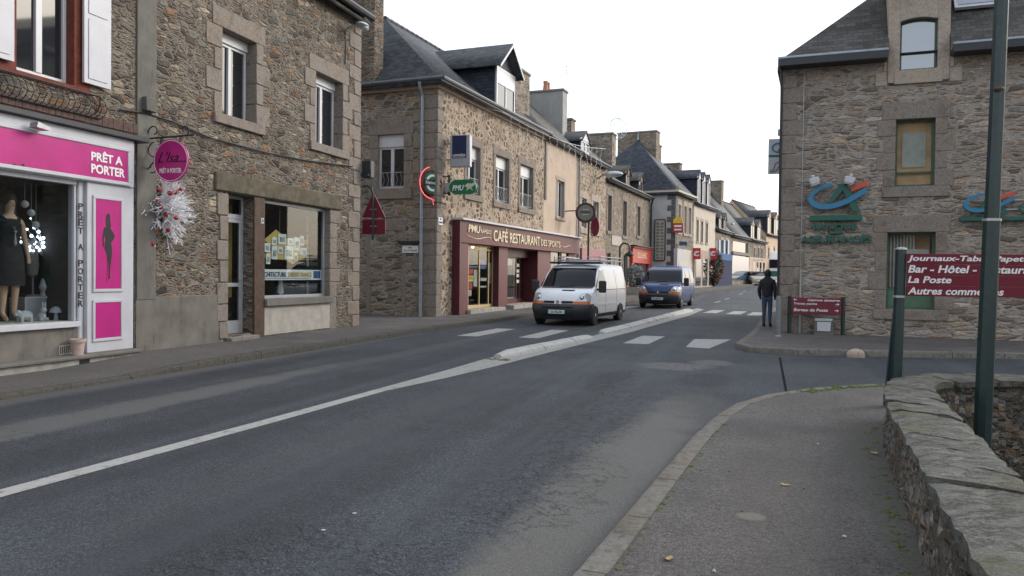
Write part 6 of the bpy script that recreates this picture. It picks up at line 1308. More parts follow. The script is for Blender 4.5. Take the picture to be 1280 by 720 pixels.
m = MB(); q_ = K.p(1162, 40, .5); m.box(q_.x - .1, q_.x + .12, .5, .52, c, e - .1)
# skylight in the roof, right of the dormer
x0_, x1_ = K.u(1190, .8, 10), K.u(1246, .8, 10); sl_ = (3.15) / (2.35); m = MB()
def rp(x, s): return (x, .25 + s / sl_ - .06, KE + .75 + s + .04)
sk = MB().add([rp(x0_, .25), rp(x1_, .25), rp(x1_, 1.5), rp(x0_, 1.5)] + [tuple(Vector(q_) + Vector((0, -.06, .05))) for q_ in (rp(x0_, .25), rp(x1_, .25), rp(x1_, 1.5), rp(x0_, 1.5))], [(4, 5, 6, 7), (0, 1, 5, 4), (1, 2, 6, 5), (2, 3, 7, 6), (3, 0, 4, 7)]).build('skylight', 'alu', bh, K)
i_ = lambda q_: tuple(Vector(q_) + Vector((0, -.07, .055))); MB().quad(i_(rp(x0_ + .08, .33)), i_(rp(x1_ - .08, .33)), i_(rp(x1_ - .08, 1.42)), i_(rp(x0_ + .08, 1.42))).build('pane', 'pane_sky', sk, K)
# windows
def green_window(r, low=0, bars=False, amber_sheet=None):
    a, b, c, e = r; y = .2; m = MB(); m.box(a + .004, a + .06, y, y + .06, c, e); m.box(b - .06, b - .004, y, y + .06, c, e); m.box(a + .06, b - .06, y, y + .06, c + .003, c + .07); m.box(a + .06, b - .06, y, y + .06, e - .06, e - .003)
    zb = c + low if low else c + (e - c) * .22; m.box(a + .06, b - .06, y - .004, y + .058, zb - .025, zb + .025)
    o = m.build('window', 'green_frame', bh, K, bev=.004)
    s_ = MB(); surround(s_, r, .26, .22, lintel=.42, sill=.26, blocks=4, alt=.16, pr=.012, sill_out=.03); s_.build('stone_surround', 'granite', o, K, bev=.012)
    MB().box(a + .05, b - .05, y + .03, y + .036, zb if low else c + .05, e - .05).build('pane', 'shop_glass' if (amber_sheet or bars) else 'pane', o, K)
    if low: MB().box(a + .06, b - .06, y + .01, y + .04, c + .07, zb - .025).build('green_panel', 'green_panel', o, K)
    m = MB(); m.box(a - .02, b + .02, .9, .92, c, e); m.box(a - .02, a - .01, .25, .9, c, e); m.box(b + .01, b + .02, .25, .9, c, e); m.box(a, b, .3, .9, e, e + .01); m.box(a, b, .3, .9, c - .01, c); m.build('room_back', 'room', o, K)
    if bars:
        m = MB()
        for k in range(8): x_ = a + .1 + (b - a - .2) * k / 12; m.box(x_, x_ + .035, .32, .34, zb + .03, e - .06)
        m.build('white_bars', 'white_paint', o, K); MB().box(a + .05, b - .05, .7, .72, zb, e).build('amber_sheet', 'amber', o, K); MB().box((a + b) / 2 - .1, b - .12, .26, .27, zb + .8, zb + 1.0).build('notice', 'paper', o, K)
    if amber_sheet:
        MB().box(a + .04, b - .04, .29, .3, c, e).build('amber_sheet', 'amber', o, K); w_, h_ = b - a, e - c  # amber sheet stands in for a sunlit stone front reflected in the glass
        MB().box(a + w_ * .2, b - w_ * .2, .255, .265, c + h_ * .3, e - h_ * .18).build('paper_sheet', 'paper', o, K)
    return o
green_window(R1, amber_sheet=True); green_window(R2, low=.52, bars=True)
for r_ in extra: green_window(r_)
m = MB(); z = .0; i = 0
while z < KE - .35:
    h = random.uniform(.36, .5); m.box(-.016, (.62, .36)[i % 2], -.016 - random.uniform(0, .006), (.36, .62)[i % 2], z + .007, z + h - .007); z += h; i += 1
m.build('quoins', 'granite', bh, K, bev=.014)
m = MB(); x_ = K.u(1000, -.05, 380); z_ = K.p(999, 337, -.05).z; m.tube([(x_, -.05, -.05), (x_, -.05, z_)], .028, 8); m.tube([(x_, -.03, z_), (x_, -.02, KE - .3)], .01, 5); m.build('conduit', 'steel', bh, K)
# the bank's emblem, lettering and second emblem
def emblem(root, x0, x1, z0, z1, fr, base_x0, base_x1, letters=True):
    W, H = x1 - x0, z1 - z0; X = lambda f: x0 + W * f; Z = lambda f: z0 + H * f
    out, inn_ = [], []
    path = [(.43, .9, .05), (.3, .86, .06), (.15, .72, .07), (.06, .52, .075), (.09, .33, .085), (.22, .2, .09), (.42, .2, .085), (.66, .34, .085), (.85, .55, .085), (.99, .7, .085)]
    px_ = [Vector((X(a_), Z(b_))) for a_, b_, r_ in path]; hw_ = [r_ * H for *_, r_ in path]
    L_, R__ = [], []
    Ps = []
    for i in range(len(px_) - 1):
        for k in range(4):
            t_ = k / 4; p0_, p1_, p2_, p3_ = px_[max(i - 1, 0)], px_[i], px_[i + 1], px_[min(i + 2, len(px_) - 1)]
            Ps.append((.5 * ((2 * p1_) + (p2_ - p0_) * t_ + (2 * p0_ - 5 * p1_ + 4 * p2_ - p3_) * t_ ** 2 + (3 * p1_ - p0_ - 3 * p2_ + p3_) * t_ ** 3), hw_[i] + (hw_[i + 1] - hw_[i]) * t_))
    Ps.append((px_[-1], hw_[-1]))
    for i, (p_, h_) in enumerate(Ps):
        d = (Ps[min(i + 1, len(Ps) - 1)][0] - Ps[max(i - 1, 0)][0]).normalized(); n_ = Vector((-d.y, d.x)); L_.append(p_ + n_ * h_); R__.append(p_ - n_ * h_)
    m = MB()
    for i in range(len(Ps) - 1):
        q4 = (L_[i], R__[i], R__[i + 1], L_[i + 1]); vs = [(q_.x, -.22, q_.y) for q_ in q4] + [(q_.x, -.1, q_.y) for q_ in q4]
        m.add(vs, [(0, 1, 2, 3), (4, 7, 6, 5), (0, 3, 7, 4), (1, 5, 6, 2)] + ([(0, 4, 5, 1)] if i == 0 else []) + ([(3, 2, 6, 7)] if i == len(Ps) - 2 else []))
    m.build('blue_loop', 'ca_blue', root, fr)
    m = MB(); m.prism([(X(.34), Z(.3)), (X(.42), Z(.3)), (X(.6), Z(.72)), (X(.76), Z(.02)), (X(.9), Z(.02)), (X(.66), Z(.93)), (X(.54), Z(.93))], -.18, -.08); m.build('green_letter', 'ca_green', root, fr)
    m = MB(); m.prism([(X(.74), Z(.66)), (X(1.0), Z(.84)), (X(1.0), Z(1.0)), (X(.72), Z(.82))], -.2, -.08); m.build('red_bar', 'ca_red', root, fr)
    MB().box(base_x0, base_x1, -.16, -.03, z0 - H * .28, z0 - H * .1).build('green_rule', 'ca_green', root, fr, bev=.01)
e0, e1, e2, e3 = K.rect(1009, 227, 1084, 265, -.2)
b0, b1 = K.u(1012, -.15, 269), K.u(1078, -.15, 269)
bs = thing('bank_emblem', 'complete blue, green and red bank emblem with lettering beneath on the stone wall', 'sign', W=K.W @ Matrix.Translation((e0, -.03, e2)))
emblem(bs, e0, e1, e2, e3, K, b0, b1)
for s, p0, p1, y0_, y1_ in (('BANQUE', 1016, 1071, 288, 279.5), ('et', 1038, 1051, 292, 289.5), ('ASSURANCES', 1001, 1090, 303, 294.5)):
    text(s if s != 'et' else '-', (K.u(p0, -.1, 290), K.u(p1, -.1, 290), K.p(1040, y0_, -.1).z, K.p(1040, y1_, -.1).z), -.06, 'ca_green', bs, K, ext=.06, bold=.03)
f0_, f1_, f2_, f3_ = K.rect(1203, 240, 1268, 268, -.2)
b2 = thing('bank_emblem', 'second bank emblem behind the tall lamp post with its long green rule', 'sign', W=K.W @ Matrix.Translation((f0_, -.03, f2_))); emblem(b2, f0_, f1_, f2_, f3_, K, K.u(1200, -.15, 272), K.u(1200, -.15, 272) + 4.2)
m = MB(); [m.box(f0_ + .2, f1_ + 2.8, -.06, -.03, f2_ + (f3_ - f2_) * k, f2_ + (f3_ - f2_) * k + .035) for k in (.2, .62)]; m.build('mounting_rails', 'silver', b2, K)
gz0, gz1 = f2_ + .02, f2_ + (f3_ - f2_) * .62; text('CRÉDIT AGRICOLE', (K.u(1274, -.15, 255), K.u(1274, -.15, 255) + 2.7, gz0, gz1), -.1, 'ca_green', b2, K, ext=.06, bold=.02)
for i, (px, py, lab) in enumerate(((1018, 226, 'left one of two white floodlights above the complete bank emblem'), (1062, 225, 'right one of two white floodlights above the complete bank emblem'))):
    q_ = K.p(px, py, -.3); t = thing('floodlight', lab, 'floodlight', group='white floodlights over the bank emblem', W=K.W @ Matrix.Translation((q_.x, -.3, q_.z)) @ Matrix.Rotation(radians(-16 if i == 0 else 16), 4, 'Y')); k_ = -1 if i == 0 else 1
    m = MB(); m.box(-.12, .12, -.1, .1, -.1, .08); m.build('housing', 'white_paint', t, bev=.03, seg=2); MB().tube([(0, .05, .06), (0, .2, .14), (0, .29, .12)], .03, 6).build('arm', 'white_paint', t); MB().box(-.1, .1, -.08, .08, -.115, -.1).build('lens', 'lamp_clear', t)
    m = MB(); m.sphere((.0, .02, .12), .05, 8); m.build('knuckle', 'white_paint', t)
# projecting square sign beyond the corner
pY = 24.2; f = Fr(0, pY, 0, 0); a_, b_ = f.p(960, 217), f.p(981, 173)
t = thing('projecting_sign', 'pale two panel sign with blue emblem projecting from the far side of the bank', 'sign', W=place(a_.x, pY, a_.z)); w_, h_ = b_.x - a_.x, b_.z - a_.z; mid = a_.z + h_ * .5
MB().box(a_.x, b_.x + .2, 0, .16, mid + .03, b_.z).build('upper_panel', 'white_paint', t, f, bev=.01); MB().box(a_.x, b_.x + .2, 0, .16, a_.z, mid - .03).build('lower_panel', 'silver', t, f, bev=.01); MB().box(a_.x, b_.x + .2, .01, .15, mid - .029, mid + .029).build('rule', 'ca_green', t, f)
m = MB(); cx, cz = a_.x + w_ * .62, mid + h_ * .24; m.tube([(cx + .17 * cos(k * .35 + .9), -.01, cz + .13 * sin(k * .35 + .9)) for k in range(14)], .026, 5); m.build('blue_loop', 'ca_blue', t, f); m = MB(); m.tube([(cx + .0, -.01, cz - .1), (cx + .12, -.01, cz + .16), (cx + .2, -.01, cz - .12)], .022, 5); m.build('green_letter', 'ca_green', t, f)
m = MB(); m.tube([(a_.x + .05, -.005, a_.z + .06), (a_.x + .15, -.005, a_.z + .1), (a_.x + .2, -.005, a_.z + .28), (a_.x + .3, -.005, a_.z + .33), (b_.x, -.005, a_.z + .35)], .012, 5); m.tube([(a_.x + .1, -.005, a_.z + .03), (a_.x + .24, -.005, a_.z + .08), (a_.x + .3, -.005, a_.z + .2), (b_.x, -.005, a_.z + .22)], .012, 5); m.build('squiggle', 'iron', t, f); MB().tube([(b_.x - .08, .08, b_.z), (b_.x - .08, .08, b_.z + .15), (b_.x + .5, .08, b_.z + .15)], .03, 6).build('arm', 'silver', t, f); MB().box(b_.x - .2, b_.x + .0, .0, .16, b_.z + .1, b_.z + .28).build('top_lamp', 'white_paint', t, f, bev=.02)
# direction board against the bank wall
bf = Fr(*(K.W @ Vector((0, -.3, 0)))[:2], -4, .0); bfz = .115
pa, pb_ = bf.p(988, 392), bf.p(1053, 373); x0_, x1_ = bf.u(987, 0, 380), bf.u(1054, 0, 380)
t = thing('direction_board', 'small dark red direction board on two posts against the bank wall', 'direction sign', W=bf.W @ Matrix.Translation((x0_, 0, bfz)))
for x_ in (x0_, x1_): m = MB(); m.tube([(x_, .03, bfz - .05), (x_, .03, pb_.z + .03)], .05, 8); m.build('post', 'post_green', t, bf)
H_ = pb_.z - pa.z
for k, (z0_, z1_) in enumerate(((pa.z + H_ * .52, pb_.z), (pa.z, pa.z + H_ * .49))): MB().box(x0_ + .04, x1_ - .04, -.03, .0, z0_, z1_).build('panel', 'sign_red', t, bf, bev=.004)
w_ = x1_ - x0_; T_ = lambda s, f0, f1, g0, g1: text(s, (x0_ + w_ * f0, x0_ + w_ * f1, pa.z + H_ * g0, pa.z + H_ * g1), -.032, 'white_letter', t, bf, shear=.2, bold=.02)
T_('Cabinets dentaires', .34, .94, .8, .93); T_('Tricots marins', .08, .52, .57, .7); T_('Bureau de Poste', .08, .72, .17, .35)
m = MB()
for cx, cz, d in ((.11, .87, -1), (.89, .63, 1), (.88, .25, 1)):
    X_, Z_ = x0_ + w_ * cx, pa.z + H_ * cz; s_ = .035; m.box(X_ - s_ * 1.2, X_ + s_ * 1.2, -.033, -.031, Z_ - .008, Z_ + .008); m.prism([(X_ + d * s_ * 1.5, Z_), (X_ + d * s_ * .5, Z_ + s_ * .9), (X_ + d * s_ * .1, Z_ + s_ * .9), (X_ + d * s_ * .9, Z_), (X_ + d * s_ * .1, Z_ - s_ * .9), (X_ + d * s_ * .5, Z_ - s_ * .9)], -.033, -.031)
m.build('arrows', 'white_letter', t, bf)
a_, b_ = bf.p(1017, 421), bf.p(1042, 399); zt = b_.z; t = thing('meter_cabinet', 'low pale meter cabinet with white door under the small direction board', 'cabinet', W=bf.W @ Matrix.Translation(((a_.x + b_.x) / 2, 0, bfz)))
w_ = (b_.x - a_.x) / 2; MB().prism([(-w_, 0), (w_, 0), (w_ * .94, zt - bfz), (-w_ * .94, zt - bfz)], -.1, .2).build('case', 'cement_strip', t, bev=.015); MB().box(-w_ * .68, w_ * .72, -.125, -.101, (zt - bfz) * .22, (zt - bfz) * .82).build('door', 'white_paint', t, bev=.01); MB().box(-w_ * .9, w_ * .9, -.13, .2, (zt - bfz) * .86, zt - bfz + .012).build('lid', 'alu', t, bev=.008)
c_ = gnd(972.5, 421, .115); t = thing('bollard', 'slim grey steel bollard at the bank corner', 'bollard', W=place(c_.x, c_.y, c_.z)); MB().lathe([(.065, 0), (.065, .02), (.06, .02), (.06, .96), (.05, .99), (1e-4, 1.0)], (0, 0, 0), 14).build('tube', 'silver_grey_paint', t); MB().lathe([(.075, 0), (.075, .03), (.06, .045)], (0, 0, 0), 14).build('collar', 'concrete', t)
c_ = gnd(1070, 447, .0); m = MB(); m.sphere((0, 0, .0), .17, 16, 1.05, 1, .85); m.jit(.004); o = m.build('guard_stone', 'granite_pale'); o.matrix_world = place(c_.x, c_.y + .06, .03); tag(o, 'rounded guard stone set against the kerb opposite the bank', 'guard stone')
# ------------------------------------------------------------------ big direction sign and lamp post by the low wall
gf = Fr(1.52, 9.75, 8, 0); P = lambda px, py, y=0: gf.p(px, py, y)
pt = P(1125, 312).z; pxx = P(1123, 400).x; t = thing('direction_sign', 'large dark red direction sign listing shops behind the low wall', 'direction sign', W=gf.W @ Matrix.Translation((pxx, 0, .105)))
pa, pb_ = P(1133, 370, -.05), P(1133, 317, -.05); L_ = 1.95; x0_ = pa.x
for x_, n_ in ((pxx, 0), (x0_ + L_ + .1, 1)):
    m = MB(); m.tube([(x_ - .015, 0, .05), (x_ + .015, 0, pt)], [.064, .06], 8); o = m.build('post', 'post_green', t, gf); MB().lathe([(.066, pt), (.06, pt + .02), (1e-4, pt + .03)], (x_ + .015, 0, 0), 8).build('cap', 'steel', o, gf)
    m = MB(); m.tube([(x_, 0, z_) for z_ in (pa.z - .02, pa.z + .005)], .067, 8); m.build('strap', 'steel', o, gf)
H_ = pb_.z - pa.z
for k in range(4): MB().box(x0_, x0_ + L_, -.065, -.03, pa.z + H_ * (k / 4) + .001, pa.z + H_ * (k + 1) / 4 - .001).build('panel', 'sign_red', t, gf, bev=.003)
sl_ = lambda s, p0, p1, g0, g1: text(s, (P(p0, 345, -.07).x, P(p1, 345, -.07).x if p1 < 1300 else p1 - 9000, pa.z + H_ * g0, pa.z + H_ * g1), -.0655, 'white_letter', t, gf, ext=.002, shear=.2, bold=.025)
def sl2(s, p0, ch_w, g0, g1): x_ = P(p0, 345, -.07).x; text(s, (x_, x_ + ch_w, pa.z + H_ * g0, pa.z + H_ * g1), -.0655, 'white_letter', t, gf, ext=.002, shear=.2, bold=.025)
per = (P(1235, 345, -.07).x - P(1135, 345, -.07).x) / 100
sl2('Journaux-Tabac-Papeterie', 1134, per * 169, .79, .96); sl2('Bar - Hôtel - Restaurant', 1135, per * 165, .55, .73); sl2('La Poste', 1135, per * 55, .31, .47); sl2('Autres commerces', 1135, per * 120, .04, .21)
t2 = thing('folded_panel', 'dark teal metal panel leaning edge on beside the left sign post', 'panel', W=gf.W @ Matrix.Translation((pxx - .12, .06, .105)))
xa, xb = P(1117, 395, .05).x, P(1109, 476, .05).x; m = MB(); zt = P(1117, 390, .05).z; m.prism([(xb - .03, .11), (xb + .05, .11), (xa + .05, zt), (xa, zt)], .05, .09); m.build('sheet', 'teal_back', t2, gf, bev=.004); m = MB(); m.tube([(xb + .02, .07, .0), (xb + .02, .07, .14)], .012, 5); m.build('foot', 'steel', t2, gf)
lf_ = Fr(2.02, 8.25, 0, 0); xa, xb = lf_.p(1228, 545).x, lf_.p(1252, 0).x; za, zb = lf_.p(1228, 545).z, lf_.p(1252, 0).z; k_ = (xb - xa) / (zb - za)
t = thing('lamp_post', 'tall dark green lamp post rising from the sunken yard', 'lamp post', W=place(xa, 8.25, -.72)); m = MB(); X_ = lambda z: (xa + k_ * (z - za), 0, z)
zj = lf_.p(1238, 275).z; m.tube([X_(-.75), X_(zj)], [.08, .074], 8); m.build('lower_shaft', 'post_green', t, lf_); m = MB(); m.tube([X_(zj), X_(7.6)], [.066, .052], 8); m.tube([X_(7.5), (X_(8)[0], -.1, 8.0), (X_(8)[0], -.6, 8.3), (X_(8)[0], -1.2, 8.35)], .04, 8); m.build('upper_shaft', 'post_green', t, lf_)
m = MB(); m.tube([X_(zj - .012), X_(zj + .012)], .08, 8); m.build('joint_band', 'steel', t, lf_); m = MB(); m.sphere((X_(8)[0], -1.4, 8.35), .28, 12, .7, 1.3, .4); m.build('lantern', 'steel', t, lf_); zc_ = lf_.p(1249, 113).z; m = MB(); m.sphere((X_(zc_)[0] - .01, -.07, zc_), .04, 8, 1.2, .6, .6); m.build('rusty_bracket', 'wood', t, lf_)
# ------------------------------------------------------------------ vans
def make_van(name, label, paint, px, Y, deg, plate, rack=False, emblem_mat='chrome', z=0):
    t = thing(name, label, 'van', W=Matrix.Translation((px, Y, z)) @ Matrix.Rotation(radians(-90 + deg), 4, 'Z'))
    # local: nose at x=0 looking +x... the body runs to x=-4.78; +y is the van's left side
    LN = 4.78
    prof = [(.2, .10), (.34, .03), (.5, .0), (.62, .01), (.72, .045), (.84, .085), (.94, .14), (1.02, .22), (1.08, .36), (1.13, .55), (1.17, .74), (1.21, .84), (1.3, .93), (1.45, 1.09), (1.6, 1.26), (1.72, 1.42), (1.8, 1.56), (1.86, 1.74), (1.905, 2.0)]
    hwp = [(.2, .86), (.34, .925), (.6, .945), (.9, .95), (1.1, .945), (1.3, .92), (1.6, .865), (1.75, .83), (1.86, .79), (1.905, .74)]
    s0 = lambda zz: lerpv(prof, zz); hw = lambda zz: lerpv(hwp, zz)
    bul = lambda zz: lerpv([(.2, .42), (.7, .38), (.95, .42), (1.15, .3), (1.5, .2), (1.9, .15)], zz)
    def S_(yn, zz, off=0):                       # front surface, yn in -1..1
        h = hw(zz); b = bul(zz); return Vector((-(s0(zz) + b * abs(yn) ** 3.2) + off, h * yn * (1 - .0 * abs(yn)), zz))
    ring = []
    ys_ = [-1 + 2 * k / 24 for k in range(25)]; zs_ = sorted({*[p_[0] for p_ in prof], .27, .42, .78, .98, 1.05, 1.25, 1.37, 1.52, 1.66})
    m = MB(); rows = []
    for zz in zs_:
        r_ = [S_(y_, zz) for y_ in ys_]; h = hw(zz); xs_ = r_[-1].x
        side = [Vector((xs_ + (-LN + .1 - xs_) * k / 10, h, zz)) for k in range(1, 11)]; rear = [Vector((-LN + .03, h - .03, zz)), Vector((-LN, h - .12, zz)), Vector((-LN, 0, zz)), Vector((-LN, -h + .12, zz)), Vector((-LN + .03, -h + .03, zz))]
        rows.append(r_ + side + rear + [Vector((q_.x, -q_.y, q_.z)) for q_ in side[::-1]])
    top = [Vector((-2.3 + (q_.x + 2.3) * .93, q_.y * .86, 1.945)) for q_ in rows[-1]]; top2 = [Vector((-2.5 + (q_.x + 2.5) * .7, q_.y * .5, 1.965)) for q_ in rows[-1]]
    rows += [top, top2]; N = len(rows[0]); vs = [v_ for r_ in rows for v_ in r_]
    m.add(vs, [(i * N + j, i * N + (j + 1) % N, (i + 1) * N + (j + 1) % N, (i + 1) * N + j) for i in range(len(rows) - 1) for j in range(N)], True); m.add(top2, [tuple(range(N))], True); m.add(rows[0], [tuple(range(N))])
    m.build('body', paint, t, sharp=50)
    def front(nm, mat, zl, yl, yr, off=.008, n=10, parent=t):
        """patch hugging the front between left and right borders yl(z), yr(z) given in metres"""
        m = MB(); zs2 = [zl[0] + (zl[1] - zl[0]) * k / 8 for k in range(9)]; vs = []
        for zz in zs2:
            a_, b_ = yl(zz), yr(zz); h = hw(zz)
            for k in range(n + 1): vs.append(S_(max(-.999, min(.999, (a_ + (b_ - a_) * k / n) / h)), zz, off) + Vector((0, 0, off * .5)))
        w_ = n + 1; back = [v_ - Vector((off * 2.2, 0, 0)) for v_ in vs]; nv = len(vs)
        fs = [(i * w_ + j, i * w_ + j + 1, (i + 1) * w_ + j + 1, (i + 1) * w_ + j) for i in range(8) for j in range(n)]
        edge = [j for j in range(w_)] + [i * w_ + n for i in range(1, 9)] + [8 * w_ + j for j in range(n - 1, -1, -1)] + [i * w_ for i in range(7, 0, -1)]
        m.add(vs + back, fs + [(edge[i], edge[(i + 1) % len(edge)], nv + edge[(i + 1) % len(edge)], nv + edge[i]) for i in range(len(edge))], True); return m.build(nm, mat, parent)
    C_ = lambda v_: (lambda zz: v_)
    front('windscreen_surround', 'plastic', (1.15, 1.215), C_(-.84), C_(.84), .01)
    front('windscreen', 'pane_car', (1.2, 1.79), lambda zz: -hw(zz) * .93, lambda zz: hw(zz) * .93, .008, 16)
    # bumper: a bulged band round the nose
    m = MB(); br = []; bz = [(.19, .02), (.26, .05), (.4, .07), (.52, .075), (.6, .06), (.66, .03), (.68, .0)]
    for zz, o_ in bz:
        r_ = [S_(y_, zz) + Vector((o_, 0, 0)) for y_ in ys_]; e_ = r_[-1]; e2 = [Vector((-.72, hw(zz) + .012, zz))]; br.append([Vector((-.72, -hw(zz) - .012, zz))] + [q_ + Vector((0, (.012 if q_.y > .85 else -.012 if q_.y < -.85 else 0), 0)) for q_ in r_] + e2)
    nb = len(br[0]); m.add([v_ for r_ in br for v_ in r_], [(i * nb + j, i * nb + j + 1, (i + 1) * nb + j + 1, (i + 1) * nb + j) for i in range(len(br) - 1) for j in range(nb - 1)], True); bp = m.build('bumper', 'plastic', t, sharp=60)
    for zl in ((.53, .56), (.27, .33)): front('bumper_slot', 'rubber', zl, C_(-.5), C_(.5), .085, parent=bp)
    # lights, grille
    for s_ in (-1, 1):
        yo = lambda zz, s_=s_: s_ * min(hw(zz) * .985, .93); yi = lambda zz, s_=s_: s_ * (.52 + max(0, zz - .74) * .55)
        yi2 = lambda zz, s_=s_: s_ * (.46 if zz > .7 else .5)
        hl = front('headlight', 'lamp_clear', (.75, 1.0), (yi if s_ > 0 else lambda zz: s_ * (min(hw(zz) * .985, .93) - max(0, zz - .92) * 1.2)), ((lambda zz: s_ * (min(hw(zz) * .985, .93) - max(0, zz - .92) * 1.2)) if s_ > 0 else yi), .012)
        MB().sphere(S_(s_ * .72, .87, -.02), .085, 10).build('reflector', 'chrome', hl); m = MB()
        front('indicator', 'lamp_amber', (.665, .755), (yi2 if s_ > 0 else yo), (yo if s_ > 0 else yi2), .014, parent=hl)
        front('grille', 'rubber', (.69, .765), C_(.12 if s_ > 0 else -.47), C_(.47 if s_ > 0 else -.12), .01)
    em_ = S_(0, .72); m = MB(); m.prism([(-.055, 0), (0, -.08), (.055, 0), (0, .08)], -.012, .012); o = m.build('emblem', emblem_mat, t, Mt=Matrix.Translation(em_ + Vector((.03, 0, .01))) @ Matrix.Rotation(pi / 2, 4, 'Z'))
    front('emblem_backing', 'plastic' if paint == 'van_blue' else paint, (.67, .79), C_(-.11), C_(.11), .012); front('bonnet_slot', 'rubber', (1.07, 1.105), C_(.02), C_(.42), .008)
    pb = MB().box(.0, .02, -.27, .27, -.057, .057).build('number_plate', 'plate', t, Mt=Matrix.Translation((.082, 0, .44))); text(plate, (-.2, .2, -.035, .035), -.004, 'black', pb, None, bold=.02, Mt=Matrix.Translation((.1, 0, .44)) @ Matrix.Rotation(pi / 2, 4, 'Z'))
    m = MB(); [m.box(.021, .0225, s_ * .27 - .03 * (s_ > 0), s_ * .27 + .03 * (s_ < 0), -.055, .055) for s_ in (-1, 1)]; m.build('plate_bands', 'plate_blue', pb, Mt=Matrix.Translation((.082, 0, .44)))
    # sides
    def side(nm, mat, poly, off=.005, s_=1, parent=t):
        m = MB(); zz = [p_[1] for p_ in poly]; za, zb = min(zz), max(zz); n_ = 6; vs = []
        for k in range(n_ + 1):
            z_ = za + (zb - za) * k / n_; xs_ = []
            for (xa_, z1_), (xb_, z2_) in zip(poly, poly[1:] + poly[:1]):
                if abs(z1_ - z2_) > 1e-6 and min(z1_, z2_) - 1e-6 <= z_ <= max(z1_, z2_) + 1e-6: xs_.append(xa_ + (xb_ - xa_) * (z_ - z1_) / (z2_ - z1_))
                elif abs(z1_ - z2_) <= 1e-6 and abs(z_ - z1_) < 1e-6: xs_ += [xa_, xb_]
            for x_ in (min(xs_), max(xs_)):
                for o_ in (off, -.02): vs.append((x_, s_ * (hw(z_) + o_), z_))
        fs = []
        for k in range(n_):
            a_ = k * 4; b_ = a_ + 4; fs += [(a_, a_ + 2, b_ + 2, b_), (a_, b_, b_ + 1, a_ + 1), (a_ + 2, a_ + 3, b_ + 3, b_ + 2)]
        fs += [(0, 1, 3, 2), (n_ * 4, n_ * 4 + 2, n_ * 4 + 3, n_ * 4 + 1)]; m.add(vs, fs); return m.build(nm, mat, parent)
    for s_ in (-1, 1):
        side('side_window', 'pane_car', [(-1.02, 1.2), (-1.98, 1.2), (-1.98, 1.72), (-1.6, 1.72)], .006, s_); side('sill_trim', 'plastic', [(-.82, .24), (-4.7, .24), (-4.7, .36), (-.82, .36)], .008, s_)
        dr_ = side('door_seam', 'rubber', [(-2.06, .4), (-2.075, .4), (-2.075, 1.76), (-2.06, 1.76)], .003, s_); side('panel_seam', 'rubber', [(-3.42, .4), (-3.435, .4), (-3.435, 1.76), (-3.42, 1.76)], .003, s_); side('door_seam', 'rubber', [(-.95, .9), (-.965, .9), (-.965, 1.18), (-.95, 1.18)], .003, s_)
        side('slide_rail', 'rubber', [(-2.1, 1.1), (-4.6, 1.1), (-4.6, 1.118), (-2.1, 1.118)], .004, s_); side('rub_strip', 'plastic' if 0 else paint, [(-1.1, .62), (-3.4, .62), (-3.4, .68), (-1.1, .68)], .014, s_); side('door_handle', 'plastic', [(-1.85, 1.06), (-2.0, 1.06), (-2.0, 1.1), (-1.85, 1.1)], .025, s_)
        if paint == 'van_blue': side('side_window', 'pane_car', [(-2.2, 1.22), (-3.3, 1.22), (-3.3, 1.7), (-2.2, 1.7)], .006, s_); side('side_window', 'pane_car', [(-3.55, 1.22), (-4.5, 1.22), (-4.5, 1.7), (-3.55, 1.7)], .006, s_)
        side('tail_light', 'lamp_amber' if 0 else 'sign_scarlet', [(-4.69, .9), (-4.76, .9), (-4.74, 1.4), (-4.68, 1.4)], .004, s_)
        mr_ = MB(); mr_.box(-1.12, -.98, s_ * 1.0 - .02 + (.02 if s_ > 0 else -.24 + .02), s_ * 1.0 + (.24 if s_ > 0 else .0), 1.02, 1.4); mo = mr_.build('mirror', 'plastic', t, bev=.05, seg=3); MB().tube([(-1.06, s_ * .93, 1.12), (-1.06, s_ * 1.04, 1.12)], .04, 6).build('mirror_arm', 'plastic', mo)
        for wx in (-.85, -3.95):
            n_ = 16; m = MB(); yb_ = hw(.4)
            vs = []
            for k in range(n_ + 1):
                a_ = pi * k / n_ * 1.12 - .06 * pi
                for r_ in (.33, .405): vs += [(wx + r_ * cos(a_), s_ * (yb_ + .012), .315 + r_ * sin(a_)), (wx + r_ * cos(a_), s_ * (yb_ - .06), .315 + r_ * sin(a_))]
            fs = []
            for k in range(n_): q_ = 4 * k; fs += [(q_, q_ + 2, q_ + 6, q_ + 4), (q_ + 2, q_ + 3, q_ + 7, q_ + 6), (q_, q_ + 4, q_ + 5, q_ + 1)]
            m.add(vs, fs); m.build('wheel_arch', 'rubber', t)
            m = MB().prism([(wx + .335 * cos(2 * pi * k / 28), .315 + .335 * sin(2 * pi * k / 28)) for k in range(28)], s_ * (yb_ + .006), s_ * (yb_ - .1)); m.build('wheel_well', 'rubber', t)
            m = MB(); m.lathe([(.21, -.11), (.29, -.11), (.318, -.08), (.318, .08), (.29, .11), (.21, .11)], (0, 0, 0), 28); wmat = Matrix.Translation((wx, s_ * (yb_ - .075), .318)) @ Matrix.Rotation(s_ * -pi / 2, 4, 'X'); o = m.build('wheel', 'rubber', t, Mt=wmat)
            m = MB(); m.lathe([(.2, .06), (.215, .105), (.195, .1), (.16, .085), (.06, .1), (.05, .115), (1e-4, .118)], (0, 0, 0), 24); o2 = m.build('hubcap', 'steel', o, Mt=wmat); m = MB()
            for k in range(7): a_ = 2 * pi * k / 7; m.sphere((.13 * cos(a_), .13 * sin(a_), .096), .028, 6, 1, 1, .3)
            m.build('hub_holes', 'rubber', o, Mt=wmat)
